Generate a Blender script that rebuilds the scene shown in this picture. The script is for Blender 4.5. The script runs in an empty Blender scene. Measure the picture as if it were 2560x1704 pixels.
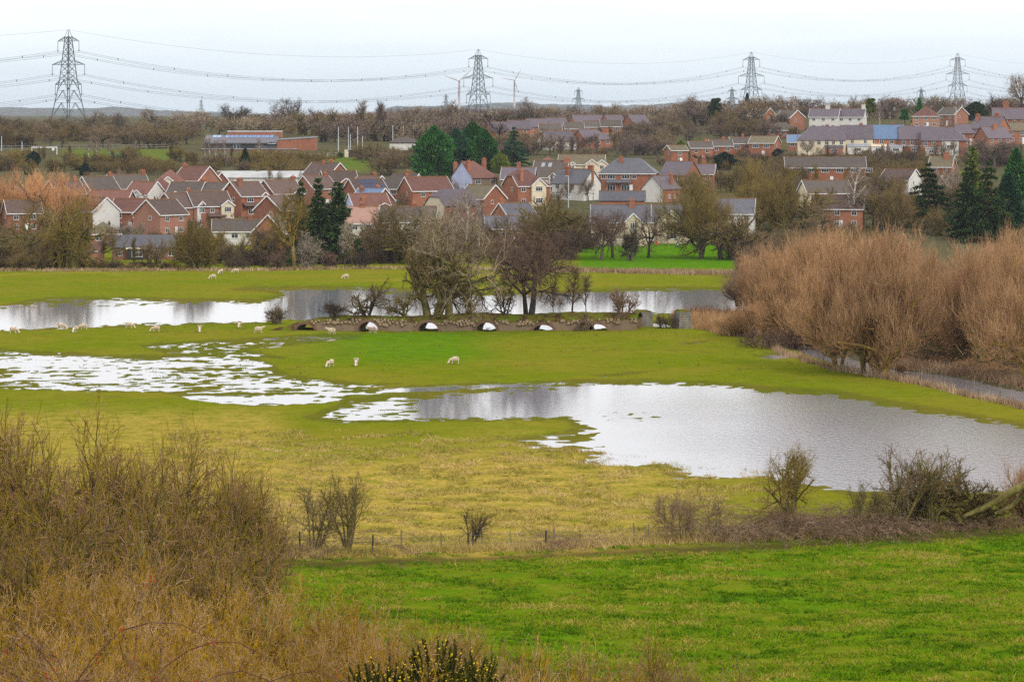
import bpy, math, random
import numpy as np
from mathutils import Vector, Matrix

# ------------------------------------------------------------------ camera, sky, sun, exposure
SC = bpy.context.scene
COL = SC.collection
R = math.radians
FPX, HZ, CAMZ = 7260.0, 284.0, 30.0          # focal length in photo pixels, horizon row, camera height over the flood plain

cd = bpy.data.cameras.new('camera')
cam = bpy.data.objects.new('camera', cd); COL.objects.link(cam)
cam.location = (0, 0, CAMZ); cam.rotation_euler = (R(90), 0, 0)
cd.sensor_width = 36.0; cd.lens = 36.0 * FPX / 2560.0
cd.shift_y = -(852.0 - HZ) / 2560.0
cd.clip_start = 0.5; cd.clip_end = 40000
SC.camera = cam

SUN_EL, SUN_AZ = 38.0, 140.0                  # azimuth clockwise from +Y: light from behind right
world = bpy.data.worlds.new('World'); SC.world = world; world.use_nodes = True
wn, wl = world.node_tree.nodes, world.node_tree.links
wn.clear()
out = wn.new('ShaderNodeOutputWorld'); bg = wn.new('ShaderNodeBackground')
sky = wn.new('ShaderNodeTexSky'); sky.sky_type = 'NISHITA'; sky.sun_disc = False
sky.sun_elevation = R(SUN_EL); sky.sun_rotation = R(SUN_AZ)
sky.air_density = 1.0; sky.dust_density = 2.0
tc = wn.new('ShaderNodeTexCoord'); sep = wn.new('ShaderNodeSeparateXYZ')
wl.new(tc.outputs['Generated'], sep.inputs[0])
ramp = wn.new('ShaderNodeValToRGB')           # overcast cloud deck: grey-blue at the horizon, white above
mr = wn.new('ShaderNodeMapRange'); mr.inputs['From Min'].default_value = -0.004; mr.inputs['From Max'].default_value = 0.06
wl.new(sep.outputs['Z'], mr.inputs['Value'])
els = ramp.color_ramp.elements
els[0].position = 0.0; els[0].color = (0.73, 0.84, 0.94, 1)
els[1].position = 1.0; els[1].color = (1.24, 1.24, 1.24, 1)
e = els.new(0.22); e.color = (0.78, 0.88, 0.96, 1)
e = els.new(0.42); e.color = (0.88, 0.96, 1.02, 1)
e = els.new(0.62); e.color = (0.98, 1.05, 1.08, 1)
cmap = wn.new('ShaderNodeMapping'); cmap.inputs['Scale'].default_value = (9, 9, 70)
wl.new(tc.outputs['Generated'], cmap.inputs['Vector'])
cn = wn.new('ShaderNodeTexNoise'); cn.inputs['Scale'].default_value = 1.5; cn.inputs['Detail'].default_value = 5; cn.inputs['Roughness'].default_value = 0.55
wl.new(cmap.outputs[0], cn.inputs['Vector'])
nadd = wn.new('ShaderNodeMath'); nadd.operation = 'MULTIPLY_ADD'; nadd.inputs[1].default_value = 0.36; nadd.inputs[2].default_value = -0.14
wl.new(cn.outputs['Fac'], nadd.inputs[0])
nsum = wn.new('ShaderNodeMath'); nsum.operation = 'ADD'
wl.new(mr.outputs[0], nsum.inputs[0]); wl.new(nadd.outputs[0], nsum.inputs[1])
wl.new(nsum.outputs[0], ramp.inputs['Fac'])
skm = wn.new('ShaderNodeMix'); skm.data_type = 'RGBA'; skm.blend_type = 'MULTIPLY'; skm.inputs['Factor'].default_value = 1.0
skm.inputs['B'].default_value = (0.08, 0.08, 0.08, 1)
wl.new(sky.outputs[0], skm.inputs['A'])
mix = wn.new('ShaderNodeMix'); mix.data_type = 'RGBA'; mix.inputs['Factor'].default_value = 0.93
wl.new(skm.outputs['Result'], mix.inputs['A']); wl.new(ramp.outputs[0], mix.inputs['B'])
wl.new(mix.outputs['Result'], bg.inputs['Color']); bg.inputs['Strength'].default_value = 1.0
wl.new(bg.outputs[0], out.inputs['Surface'])

sd = bpy.data.lights.new('sun', 'SUN'); sd.energy = 1.5; sd.angle = R(11); sd.color = (1.0, 0.96, 0.9)
sun = bpy.data.objects.new('sun', sd); COL.objects.link(sun)
_a, _e = R(SUN_AZ), R(SUN_EL)
sun.rotation_euler = Vector((math.sin(_a) * math.cos(_e), math.cos(_a) * math.cos(_e), math.sin(_e))).to_track_quat('Z', 'Y').to_euler()

SC.view_settings.view_transform = 'Standard'; SC.view_settings.look = 'None'
SC.view_settings.exposure = 0.1; SC.view_settings.gamma = 1.0
SC.render.engine = 'CYCLES'
SC.cycles.max_bounces = 5; SC.cycles.diffuse_bounces = 2; SC.cycles.glossy_bounces = 2; SC.cycles.transmission_bounces = 2
SC.cycles.use_denoising = False
SC.cycles.caustics_reflective = False; SC.cycles.caustics_refractive = False
try: SC.cycles.sampling_pattern = 'BLUE_NOISE'; SC.cycles.adaptive_threshold = 0.006
except Exception: pass

# ------------------------------------------------------------------ helpers
def new_mesh(name, V, F, mats=(), attrs=None, smooth=False, midx=None):
    """V (n,3) array, F (m,k) array or list of arrays with differing k."""
    me = bpy.data.meshes.new(name)
    V = np.asarray(V, dtype=np.float32).reshape(-1, 3)
    if not isinstance(F, (list, tuple)): F = [F]
    F = [np.asarray(f, dtype=np.int32) for f in F if len(f)]
    me.vertices.add(len(V)); me.vertices.foreach_set('co', V.ravel())
    nl = sum(f.size for f in F); npoly = sum(len(f) for f in F)
    me.loops.add(nl); me.polygons.add(npoly)
    me.loops.foreach_set('vertex_index', np.concatenate([f.ravel() for f in F]))
    st = []; o = 0
    for f in F:
        st.append(np.arange(len(f), dtype=np.int32) * f.shape[1] + o); o += f.size
    me.polygons.foreach_set('loop_start', np.concatenate(st))
    for m in mats: me.materials.append(m)
    if midx is not None: me.polygons.foreach_set('material_index', np.asarray(midx, dtype=np.int32))
    me.update(calc_edges=True)
    if smooth: me.polygons.foreach_set('use_smooth', np.ones(npoly, dtype=bool))
    if attrs:
        for k, a in attrs.items():
            at = me.attributes.new(k, 'FLOAT', 'POINT'); at.data.foreach_set('value', np.asarray(a, dtype=np.float32))
    return me

def link(name, data, parent=None, loc=(0, 0, 0), rz=0.0, sc=None):
    o = bpy.data.objects.new(name, data); COL.objects.link(o)
    o.location = loc; o.rotation_euler = (0, 0, rz)
    if sc is not None: o.scale = sc if hasattr(sc, '__len__') else (sc, sc, sc)
    if parent is not None: o.parent = parent
    return o

def tag(o, label=None, cat=None, group=None, kind=None):
    if label: o['label'] = label
    if cat: o['category'] = cat
    if group: o['group'] = group
    if kind: o['kind'] = kind
    return o

class MB:
    """collects faces, builds one mesh"""
    def __init__(s): s.v = []; s.f = []
    def face(s, pts):
        n = len(s.v); s.v += [tuple(p) for p in pts]; s.f.append(list(range(n, n + len(pts)))); return s
    def hexa(s, p):                       # 8 corners: bottom 4 ccw, top 4 ccw
        n = len(s.v); s.v += [tuple(q) for q in p]
        for q in ((3, 2, 1, 0), (4, 5, 6, 7), (0, 1, 5, 4), (1, 2, 6, 5), (2, 3, 7, 6), (3, 0, 4, 7)): s.f.append([n + i for i in q])
        return s
    def box(s, x0, x1, y0, y1, z0, z1):
        return s.hexa([(x0, y0, z0), (x1, y0, z0), (x1, y1, z0), (x0, y1, z0), (x0, y0, z1), (x1, y0, z1), (x1, y1, z1), (x0, y1, z1)])
    def beam(s, a, b, w, h=None, up=(0, 0, 1)):
        a, b = Vector(a), Vector(b); h = h or w
        d = (b - a).normalized(); u = Vector(up)
        if abs(d.dot(u)) > 0.95: u = Vector((0, 1, 0))
        x = d.cross(u).normalized() * (w / 2); y = x.cross(d).normalized() * (h / 2)
        return s.hexa([a - x - y, a + x - y, a + x + y, a - x + y, b - x - y, b + x - y, b + x + y, b - x + y])
    def tube(s, pts, rads, n=6, cap=True):
        base = len(s.v); prev = None
        for i, (p, r) in enumerate(zip(pts, rads)):
            p = Vector(p)
            d = (Vector(pts[min(i + 1, len(pts) - 1)]) - Vector(pts[max(i - 1, 0)])).normalized()
            u = Vector((0, 0, 1)) if abs(d.z) < 0.9 else Vector((1, 0, 0))
            x = d.cross(u).normalized(); y = d.cross(x).normalized()
            for k in range(n):
                t = 2 * math.pi * k / n
                s.v.append(tuple(p + x * (r * math.cos(t)) + y * (r * math.sin(t))))
        for i in range(len(pts) - 1):
            for k in range(n):
                a = base + i * n + k; b = base + i * n + (k + 1) % n
                s.f.append([a, b, b + n, a + n])
        if cap:
            s.f.append([base + k for k in range(n)]); s.f.append([base + (len(pts) - 1) * n + n - 1 - k for k in range(n)])
        return s
    def mesh(s, name, mat, smooth=False):
        me = bpy.data.meshes.new(name); me.from_pydata(s.v, [], s.f); me.update()
        if mat is not None: me.materials.append(mat)
        if smooth: me.polygons.foreach_set('use_smooth', np.ones(len(me.polygons), dtype=bool))
        return me
    def build(s, name, mat, parent=None, loc=(0, 0, 0), rz=0.0, smooth=False):
        return link(name, s.mesh(name, mat, smooth), parent, loc, rz)

def empty(name, loc, rz=0.0, sc=None):
    o = bpy.data.objects.new(name, None); COL.objects.link(o); o.empty_display_size = 0.5
    o.location = loc; o.rotation_euler = (0, 0, rz)
    if sc is not None: o.scale = sc if hasattr(sc, '__len__') else (sc, sc, sc)
    return o

def ordinal(n):
    w = ['first', 'second', 'third', 'fourth', 'fifth', 'sixth', 'seventh', 'eighth', 'ninth', 'tenth']
    if n <= 10: return w[n - 1]
    return '%d%s' % (n, 'th' if 10 <= n % 100 <= 20 else {1: 'st', 2: 'nd', 3: 'rd'}.get(n % 10, 'th'))

# value noise for the terrain
def _h(ix, iy, s):
    n = (ix.astype(np.int64) * 374761393 + iy.astype(np.int64) * 668265263 + s * 1442695041) & 0x7fffffff
    n = ((n ^ (n >> 13)) * 1274126177) & 0x7fffffff
    return ((n ^ (n >> 16)) & 0xffff) / 32767.5 - 1.0
def vnoise(x, y, s=0):
    ix, iy = np.floor(x), np.floor(y); fx, fy = x - ix, y - iy
    fx = fx * fx * (3 - 2 * fx); fy = fy * fy * (3 - 2 * fy)
    a, b, c, d = _h(ix, iy, s), _h(ix + 1, iy, s), _h(ix, iy + 1, s), _h(ix + 1, iy + 1, s)
    return (a + (b - a) * fx) * (1 - fy) + (c + (d - c) * fx) * fy
def fbm(x, y, s=0, o=4, g=0.5):
    t = 0; a = 1.0; n = 0
    for i in range(o): t = t + a * vnoise(x * 2 ** i, y * 2 ** i, s + i * 17); n += a; a *= g
    return t / n
def sstep(a, b, x):
    t = np.clip((x - a) / (b - a), 0, 1); return t * t * (3 - 2 * t)

# terrain profile along the view axis
TD = np.array([-80, 0, 20, 50, 90, 120, 160, 205, 232, 640, 660, 700, 760, 820, 900, 980, 1050, 1120, 1300, 1600, 2000, 3000, 13000], float)
TZ = np.array([32, 28.4, 23.6, 17.2, 10.2, 6.3, 3.2, 0.75, 0.18, 0.18, 1.2, 4.06, 5.7, 7.9, 9.5, 13.3, 16.4, 17.5, 20, 22.5, 24.2, 24.2, 24.2], float)
def tz(x, d):
    d = np.asarray(d, float); x = np.asarray(x, float)
    z = np.interp(d, TD, TZ)
    z = z + 1.7 * sstep(3, -6, x) * sstep(6, 30, d) * (1 - sstep(70, 118, d))       # spur of the hillside on the left
    z = z + np.interp(d, [880, 980, 1050, 1120, 1300, 3000, 6000], [0, 2.4, 4.0, 7.2, 8.2, 8.5, 3]) * sstep(58, 112, x)      # hilltop on the right
    return z
_dd = np.concatenate([np.arange(118, 700, 0.5), np.arange(700, 3000, 2.0)])
def _ray(px, h=0.0):
    return HZ + (CAMZ - h - tz((px - 1280) / FPX * _dd, _dd)) * FPX / _dd
def dist_at(px, py):                      # distance of the ground seen at photo point px, py
    i = np.argmax(_ray(px) <= py)
    return float(_dd[i]) if i > 0 else 2600.0
def ground(px, py):
    d = dist_at(px, py); x = (px - 1280) / FPX * d
    return Vector((x, d, float(tz(x, d))))
def ppm(d): return FPX / d
def dist_top(px, py, h):                  # distance at which a thing of height h standing on the ground tops out at row py
    p = _ray(px, h); ok = (_dd >= 560) & (p <= py)
    return float(_dd[np.argmax(ok)]) if ok.any() else 1500.0

# ------------------------------------------------------------------ materials
MATS = {}
def nodes(name):
    m = bpy.data.materials.new(name); m.use_nodes = True; MATS[name] = m
    n, l = m.node_tree.nodes, m.node_tree.links
    return m, n, l, n['Principled BSDF']
def setc(ramp, cols):
    el = ramp.color_ramp.elements
    while len(el) > 1: el.remove(el[-1])
    el[0].position = cols[0][0]; el[0].color = (*cols[0][1], 1)
    for p, c in cols[1:]:
        e = el.new(p); e.color = (*c, 1)
def plain(name, col, rough=0.7, var=0.0, scale=3.0, metal=0.0):
    m, n, l, b = nodes(name)
    b.inputs['Roughness'].default_value = rough; b.inputs['Metallic'].default_value = metal
    if var:
        t = n.new('ShaderNodeTexCoord'); x = n.new('ShaderNodeTexNoise'); x.inputs['Scale'].default_value = scale; x.inputs['Detail'].default_value = 6
        l.new(t.outputs['Object'], x.inputs['Vector'])
        r = n.new('ShaderNodeValToRGB'); setc(r, [(0.3, tuple(c * (1 - var) for c in col)), (0.7, tuple(min(1, c * (1 + var)) for c in col))])
        l.new(x.outputs['Fac'], r.inputs['Fac']); l.new(r.outputs[0], b.inputs['Base Color'])
    else: b.inputs['Base Color'].default_value = (*col, 1)
    return m
def brick(name, c1, c2, mortar, scale=4.0):
    m, n, l, b = nodes(name); b.inputs['Roughness'].default_value = 0.85
    t = n.new('ShaderNodeTexCoord')
    x = n.new('ShaderNodeTexNoise'); x.inputs['Scale'].default_value = 0.7; x.inputs['Detail'].default_value = 8; x.inputs['Roughness'].default_value = 0.65
    l.new(t.outputs['Object'], x.inputs['Vector'])
    oi = n.new('ShaderNodeObjectInfo')
    ad = n.new('ShaderNodeMath'); ad.operation = 'MULTIPLY_ADD'; ad.inputs[1].default_value = 0.4; l.new(oi.outputs['Random'], ad.inputs[0]); l.new(x.outputs['Fac'], ad.inputs[2])
    r = n.new('ShaderNodeValToRGB'); setc(r, [(0.45, c1), (0.95, c2)])
    l.new(ad.outputs[0], r.inputs['Fac'])
    y = n.new('ShaderNodeTexNoise'); y.inputs['Scale'].default_value = 9; y.inputs['Detail'].default_value = 3; l.new(t.outputs['Object'], y.inputs['Vector'])
    mx = n.new('ShaderNodeMix'); mx.data_type = 'RGBA'; mx.blend_type = 'MULTIPLY'; mx.inputs['Factor'].default_value = 0.6
    r2 = n.new('ShaderNodeValToRGB'); setc(r2, [(0.35, (0.6, 0.55, 0.55)), (0.65, (1, 1, 1))])
    l.new(y.outputs['Fac'], r2.inputs['Fac']); l.new(r.outputs[0], mx.inputs['A']); l.new(r2.outputs[0], mx.inputs['B'])
    l.new(mx.outputs['Result'], b.inputs['Base Color'])
    bp = n.new('ShaderNodeBump'); bp.inputs['Strength'].default_value = 0.3; bp.inputs['Distance'].default_value = 0.03; l.new(y.outputs['Fac'], bp.inputs['Height']); l.new(bp.outputs[0], b.inputs['Normal'])
    return m
def tiles(name, c1, c2, lichen=(0.3, 0.2, 0.05), lam=0.3, course=0.34, rough=0.75):
    """roof covering: courses along the slope, weathering and lichen"""
    m, n, l, b = nodes(name); b.inputs['Roughness'].default_value = rough
    t = n.new('ShaderNodeTexCoord'); oi = n.new('ShaderNodeObjectInfo')
    x = n.new('ShaderNodeTexNoise'); x.inputs['Scale'].default_value = 0.8; x.inputs['Detail'].default_value = 9; x.inputs['Roughness'].default_value = 0.8
    l.new(t.outputs['Object'], x.inputs['Vector'])
    ad = n.new('ShaderNodeMath'); ad.operation = 'MULTIPLY_ADD'; ad.inputs[1].default_value = 0.35; l.new(oi.outputs['Random'], ad.inputs[0]); l.new(x.outputs['Fac'], ad.inputs[2])
    r = n.new('ShaderNodeValToRGB'); setc(r, [(0.4, c1), (0.95, c2)]); l.new(ad.outputs[0], r.inputs['Fac'])
    w = n.new('ShaderNodeTexWave'); w.wave_type = 'BANDS'; w.bands_direction = 'Z'; w.wave_profile = 'SAW'
    w.inputs['Scale'].default_value = 0.314 / (course * 0.62) ; w.inputs['Distortion'].default_value = 0.4; w.inputs['Detail'].default_value = 2; w.inputs['Detail Scale'].default_value = 3
    l.new(t.outputs['Object'], w.inputs['Vector'])
    r2 = n.new('ShaderNodeValToRGB'); setc(r2, [(0.0, (0.55, 0.55, 0.58)), (0.25, (0.95, 0.95, 0.95)), (1.0, (1.08, 1.05, 1.02))]); l.new(w.outputs['Fac'], r2.inputs['Fac'])
    mx = n.new('ShaderNodeMix'); mx.data_type = 'RGBA'; mx.blend_type = 'MULTIPLY'; mx.inputs['Factor'].default_value = 0.8
    l.new(r.outputs[0], mx.inputs['A']); l.new(r2.outputs[0], mx.inputs['B'])
    y = n.new('ShaderNodeTexNoise'); y.inputs['Scale'].default_value = 1.3; y.inputs['Detail'].default_value = 8; y.inputs['Roughness'].default_value = 0.75
    l.new(t.outputs['Object'], y.inputs['Vector'])
    r3 = n.new('ShaderNodeValToRGB'); setc(r3, [(0.62 - lam * 0.2, (0, 0, 0)), (0.8, (lam, lam, lam))]); l.new(y.outputs['Fac'], r3.inputs['Fac'])
    mx2 = n.new('ShaderNodeMix'); mx2.data_type = 'RGBA'; l.new(r3.outputs[0], mx2.inputs['Factor']); l.new(mx.outputs['Result'], mx2.inputs['A']); mx2.inputs['B'].default_value = (*lichen, 1)
    l.new(mx2.outputs['Result'], b.inputs['Base Color'])
    bp = n.new('ShaderNodeBump'); bp.inputs['Strength'].default_value = 0.5; bp.inputs['Distance'].default_value = 0.05; l.new(w.outputs['Fac'], bp.inputs['Height']); l.new(bp.outputs[0], b.inputs['Normal'])
    return m
def twig_mat(name, cols, rough=0.9, rnd=0.25):
    """cols: ramp over the per-twig attribute v; objects differ a little in brightness"""
    m, n, l, b = nodes(name); b.inputs['Roughness'].default_value = rough
    a = n.new('ShaderNodeAttribute'); a.attribute_name = 'v'
    r = n.new('ShaderNodeValToRGB'); setc(r, cols); l.new(a.outputs['Fac'], r.inputs['Fac'])
    oi = n.new('ShaderNodeObjectInfo'); mr = n.new('ShaderNodeMapRange'); mr.inputs['To Min'].default_value = 1 - rnd; mr.inputs['To Max'].default_value = 1 + rnd
    l.new(oi.outputs['Random'], mr.inputs['Value'])
    mx = n.new('ShaderNodeMix'); mx.data_type = 'RGBA'; mx.blend_type = 'MULTIPLY'; mx.inputs['Factor'].default_value = 1.0
    l.new(r.outputs[0], mx.inputs['A']); l.new(mr.outputs[0], mx.inputs['B']); l.new(mx.outputs['Result'], b.inputs['Base Color'])
    b.inputs['Specular IOR Level'].default_value = 0.03
    return m

M_BRICK = brick('brick_red', (0.23, 0.085, 0.05), (0.39, 0.175, 0.11), (0.3, 0.28, 0.25))
M_BRICK2 = brick('brick_orange', (0.28, 0.095, 0.048), (0.42, 0.175, 0.095), (0.3, 0.28, 0.25))
M_BRICK3 = brick('brick_pinkish', (0.34, 0.15, 0.10), (0.46, 0.24, 0.16), (0.3, 0.28, 0.25))
M_CREAM = plain('cream_render', (0.68, 0.58, 0.42), 0.85, 0.12, 0.6)
M_WHITE = plain('white_render', (0.64, 0.62, 0.58), 0.8, 0.08, 0.5)
M_LAV = plain('lavender_paint', (0.50, 0.54, 0.74), 0.75, 0.10, 0.5)
M_PEBB = plain('pebbledash', (0.20, 0.14, 0.10), 0.95, 0.2, 6.0)
M_TRIM = plain('white_paint', (0.80, 0.80, 0.79), 0.45)
M_DARK = plain('dark_timber', (0.03, 0.028, 0.026), 0.7, 0.2)
M_NAVY = plain('navy_boarding', (0.02, 0.03, 0.07), 0.6)
M_GLASS, _n, _l, _b = nodes('window_glass')
_b.inputs['Base Color'].default_value = (0.03, 0.036, 0.045, 1); _b.inputs['Roughness'].default_value = 0.06; _b.inputs['Specular IOR Level'].default_value = 0.7
T_BROWN = tiles('tiles_brown', (0.055, 0.033, 0.027), (0.145, 0.085, 0.068), (0.32, 0.2, 0.05), 0.25)
T_RED = tiles('tiles_red', (0.105, 0.038, 0.028), (0.21, 0.09, 0.065), (0.35, 0.2, 0.05), 0.2)
T_DKBR = tiles('tiles_dark_brown', (0.06, 0.045, 0.04), (0.11, 0.085, 0.07), (0.2, 0.19, 0.06), 0.4)
T_PINK = tiles('tiles_pink', (0.33, 0.17, 0.13), (0.42, 0.25, 0.2), (0.4, 0.3, 0.2), 0.2)
T_SLATE = tiles('slate_grey', (0.06, 0.06, 0.075), (0.135, 0.13, 0.155), (0.3, 0.3, 0.2), 0.2, 0.25, 0.5)
T_PURP = tiles('slate_purple', (0.075, 0.055, 0.07), (0.155, 0.12, 0.145), (0.2, 0.17, 0.16), 0.3, 0.25, 0.55)
T_BLUE = tiles('slate_blue', (0.10, 0.17, 0.30), (0.15, 0.23, 0.38), (0.2, 0.25, 0.35), 0.1, 0.25, 0.45)
T_MOSS = tiles('tiles_mossy', (0.10, 0.08, 0.05), (0.17, 0.13, 0.08), (0.22, 0.22, 0.05), 0.7)
M_RIDGE = plain('ridge_lichen', (0.27, 0.13, 0.05), 0.9, 0.35, 1.2)
M_POT = plain('terracotta', (0.45, 0.16, 0.06), 0.8, 0.1)
M_LEAD = plain('lead_grey', (0.3, 0.32, 0.36), 0.5, 0.1)
M_SOLAR = plain('solar_glass', (0.015, 0.025, 0.08), 0.15)
M_STEEL = plain('galvanised_steel', (0.075, 0.10, 0.11), 0.6)
M_WIRE = plain('cable_grey', (0.10, 0.12, 0.13), 0.6)
M_POLE = plain('pole_grey', (0.55, 0.57, 0.58), 0.5)
M_TURB = plain('turbine_paint', (0.52, 0.44, 0.46), 0.6)
M_WOOD = plain('weathered_wood', (0.20, 0.155, 0.10), 0.9, 0.35, 5.0)
M_WOODG = plain('mossy_wood', (0.20, 0.20, 0.055), 0.9, 0.35, 5.0)
M_WOODD = plain('dark_wood', (0.025, 0.022, 0.02), 0.9, 0.3, 5.0)

BARK = {
 'grey': plain('bark_grey', (0.085, 0.07, 0.05), 0.95, 0.4, 4.0),
 'dark': plain('bark_dark', (0.045, 0.034, 0.026), 0.95, 0.4, 4.0),
 'moss': plain('bark_mossy', (0.15, 0.125, 0.03), 0.95, 0.5, 3.0),
 'lichen': plain('bark_lichen', (0.30, 0.20, 0.03), 0.95, 0.5, 3.0),
 'birch': plain('bark_birch', (0.62, 0.56, 0.48), 0.8, 0.25, 5.0),
 'brown': plain('bark_brown', (0.10, 0.06, 0.035), 0.95, 0.4, 4.0),
}
TW = {
 'grey': twig_mat('twigs_grey_brown', [(0, (0.04, 0.03, 0.018)), (0.4, (0.14, 0.10, 0.055)), (0.7, (0.24, 0.165, 0.095)), (1, (0.34, 0.245, 0.15))]),
 'olive': twig_mat('twigs_olive', [(0, (0.045, 0.033, 0.012)), (0.4, (0.16, 0.12, 0.025)), (0.65, (0.17, 0.115, 0.055)), (1, (0.29, 0.20, 0.10))]),
 'moss': twig_mat('twigs_mossy', [(0, (0.05, 0.038, 0.010)), (0.4, (0.21, 0.155, 0.02)), (0.65, (0.22, 0.155, 0.05)), (1, (0.32, 0.22, 0.09))]),
 'orange': twig_mat('twigs_orange', [(0, (0.264, 0.126, 0.054)), (0.5, (0.480, 0.240, 0.102)), (1, (0.624, 0.360, 0.180))]),
 'willow': twig_mat('twigs_willow', [(0, (0.1032, 0.0516, 0.0252)), (0.3, (0.2752, 0.1892, 0.0420)), (0.45, (0.3440, 0.1849, 0.0924)), (0.8, (0.4816, 0.2795, 0.1512)), (1, (0.5848, 0.3784, 0.2268))], rnd=0.15),
 'fawn': twig_mat('twigs_fawn', [(0, (0.07, 0.055, 0.035)), (0.5, (0.24, 0.18, 0.115)), (1, (0.42, 0.32, 0.22))]),
 'purple': twig_mat('twigs_purple', [(0, (0.05, 0.035, 0.03)), (0.5, (0.17, 0.115, 0.095)), (1, (0.28, 0.20, 0.165))]),
 'dark': twig_mat('twigs_dark', [(0, (0.02, 0.015, 0.011)), (0.5, (0.085, 0.06, 0.04)), (1, (0.17, 0.12, 0.08))]),
 'red': twig_mat('twigs_reddish', [(0, (0.070, 0.038, 0.031)), (0.5, (0.154, 0.091, 0.067)), (1, (0.252, 0.168, 0.119))]),
 'pale': twig_mat('twigs_pale', [(0, (0.20, 0.15, 0.11)), (0.5, (0.33, 0.26, 0.20)), (1, (0.48, 0.40, 0.31))]),
 'birch': twig_mat('twigs_birch', [(0, (0.14, 0.095, 0.085)), (0.5, (0.25, 0.18, 0.15)), (1, (0.40, 0.32, 0.25))]),
 'thorn': twig_mat('twigs_thorn', [(0, (0.0167, 0.0111, 0.0043)), (0.22, (0.0608, 0.0407, 0.0072)), (0.34, (0.2280, 0.1628, 0.0072)), (0.50, (0.3344, 0.2294, 0.0086)), (0.58, (0.1520, 0.0888, 0.0432)), (0.8, (0.3344, 0.1850, 0.1116)), (1, (0.4864, 0.3034, 0.1872))], rnd=0.15),  # near-black stops paint shade between branches into the twig colour
 'lichen': twig_mat('twigs_lichen', [(0, (0.0144, 0.0094, 0.0030)), (0.2, (0.0560, 0.0351, 0.0053)), (0.32, (0.2880, 0.1716, 0.0060)), (0.50, (0.5280, 0.3042, 0.0045)), (0.60, (0.2880, 0.1716, 0.0150)), (0.78, (0.4160, 0.2496, 0.1200)), (1, (0.6720, 0.4680, 0.3000))], rnd=0.15),  # low stops put the dark gaps inside the scrub into the branch colour
 'rose': twig_mat('twigs_rose', [(0, (0.09, 0.035, 0.03)), (0.5, (0.20, 0.10, 0.075)), (1, (0.36, 0.24, 0.17))]),
 'bramble': twig_mat('twigs_bramble', [(0, (0.098, 0.063, 0.042)), (0.5, (0.224, 0.140, 0.091)), (1, (0.378, 0.266, 0.168))]),
}
LEAF = {
 'cypress': twig_mat('leaves_cypress', [(0, (0.0165, 0.0530, 0.0161)), (0.5, (0.0374, 0.1420, 0.0266)), (1, (0.0836, 0.2660, 0.0399))]),
 'spruce': twig_mat('leaves_spruce', [(0, (0.0100, 0.0209, 0.0091)), (0.5, (0.0290, 0.0579, 0.0168)), (1, (0.0880, 0.1292, 0.0336))]),
 'bluegreen': twig_mat('leaves_bluegreen', [(0, (0.0100, 0.0323, 0.0180)), (0.5, (0.0240, 0.0808, 0.0360)), (1, (0.0600, 0.1615, 0.0638))]),
 'gold': twig_mat('leaves_gold', [(0, (0.039, 0.058, 0.013)), (0.5, (0.130, 0.169, 0.026)), (1, (0.286, 0.312, 0.052))]),
 'laurel': twig_mat('leaves_laurel', [(0, (0.006, 0.016, 0.012)), (0.5, (0.015, 0.035, 0.022)), (1, (0.04, 0.075, 0.04))]),
 'gorse': twig_mat('leaves_gorse', [(0, (0.015, 0.025, 0.006)), (0.5, (0.05, 0.065, 0.012)), (1, (0.11, 0.12, 0.025))]),
}
# ------------------------------------------------------------------ terrain
def poly_sd(px, py, poly, ys=3.0):
    """signed distance in photo pixels (rows stretched), positive inside"""
    P = np.array(poly, float); P[:, 1] *= ys
    y = py * ys
    d2 = np.full(px.shape, 1e12); ins = np.zeros(px.shape, bool)
    for i in range(len(P)):
        a, b = P[i - 1], P[i]; e = b - a
        wx, wy = px - a[0], y - a[1]
        t = np.clip((wx * e[0] + wy * e[1]) / (e @ e + 1e-9), 0, 1)
        d2 = np.minimum(d2, (wx - t * e[0]) ** 2 + (wy - t * e[1]) ** 2)
        c = ((a[1] <= y) & (y < b[1])) | ((b[1] <= y) & (y < a[1]))
        xi = a[0] + (y - a[1]) * e[0] / (e[1] if abs(e[1]) > 1e-9 else 1e-9)
        ins ^= c & (px < xi)
    s = np.sqrt(d2); return np.where(ins, s, -s)

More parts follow.
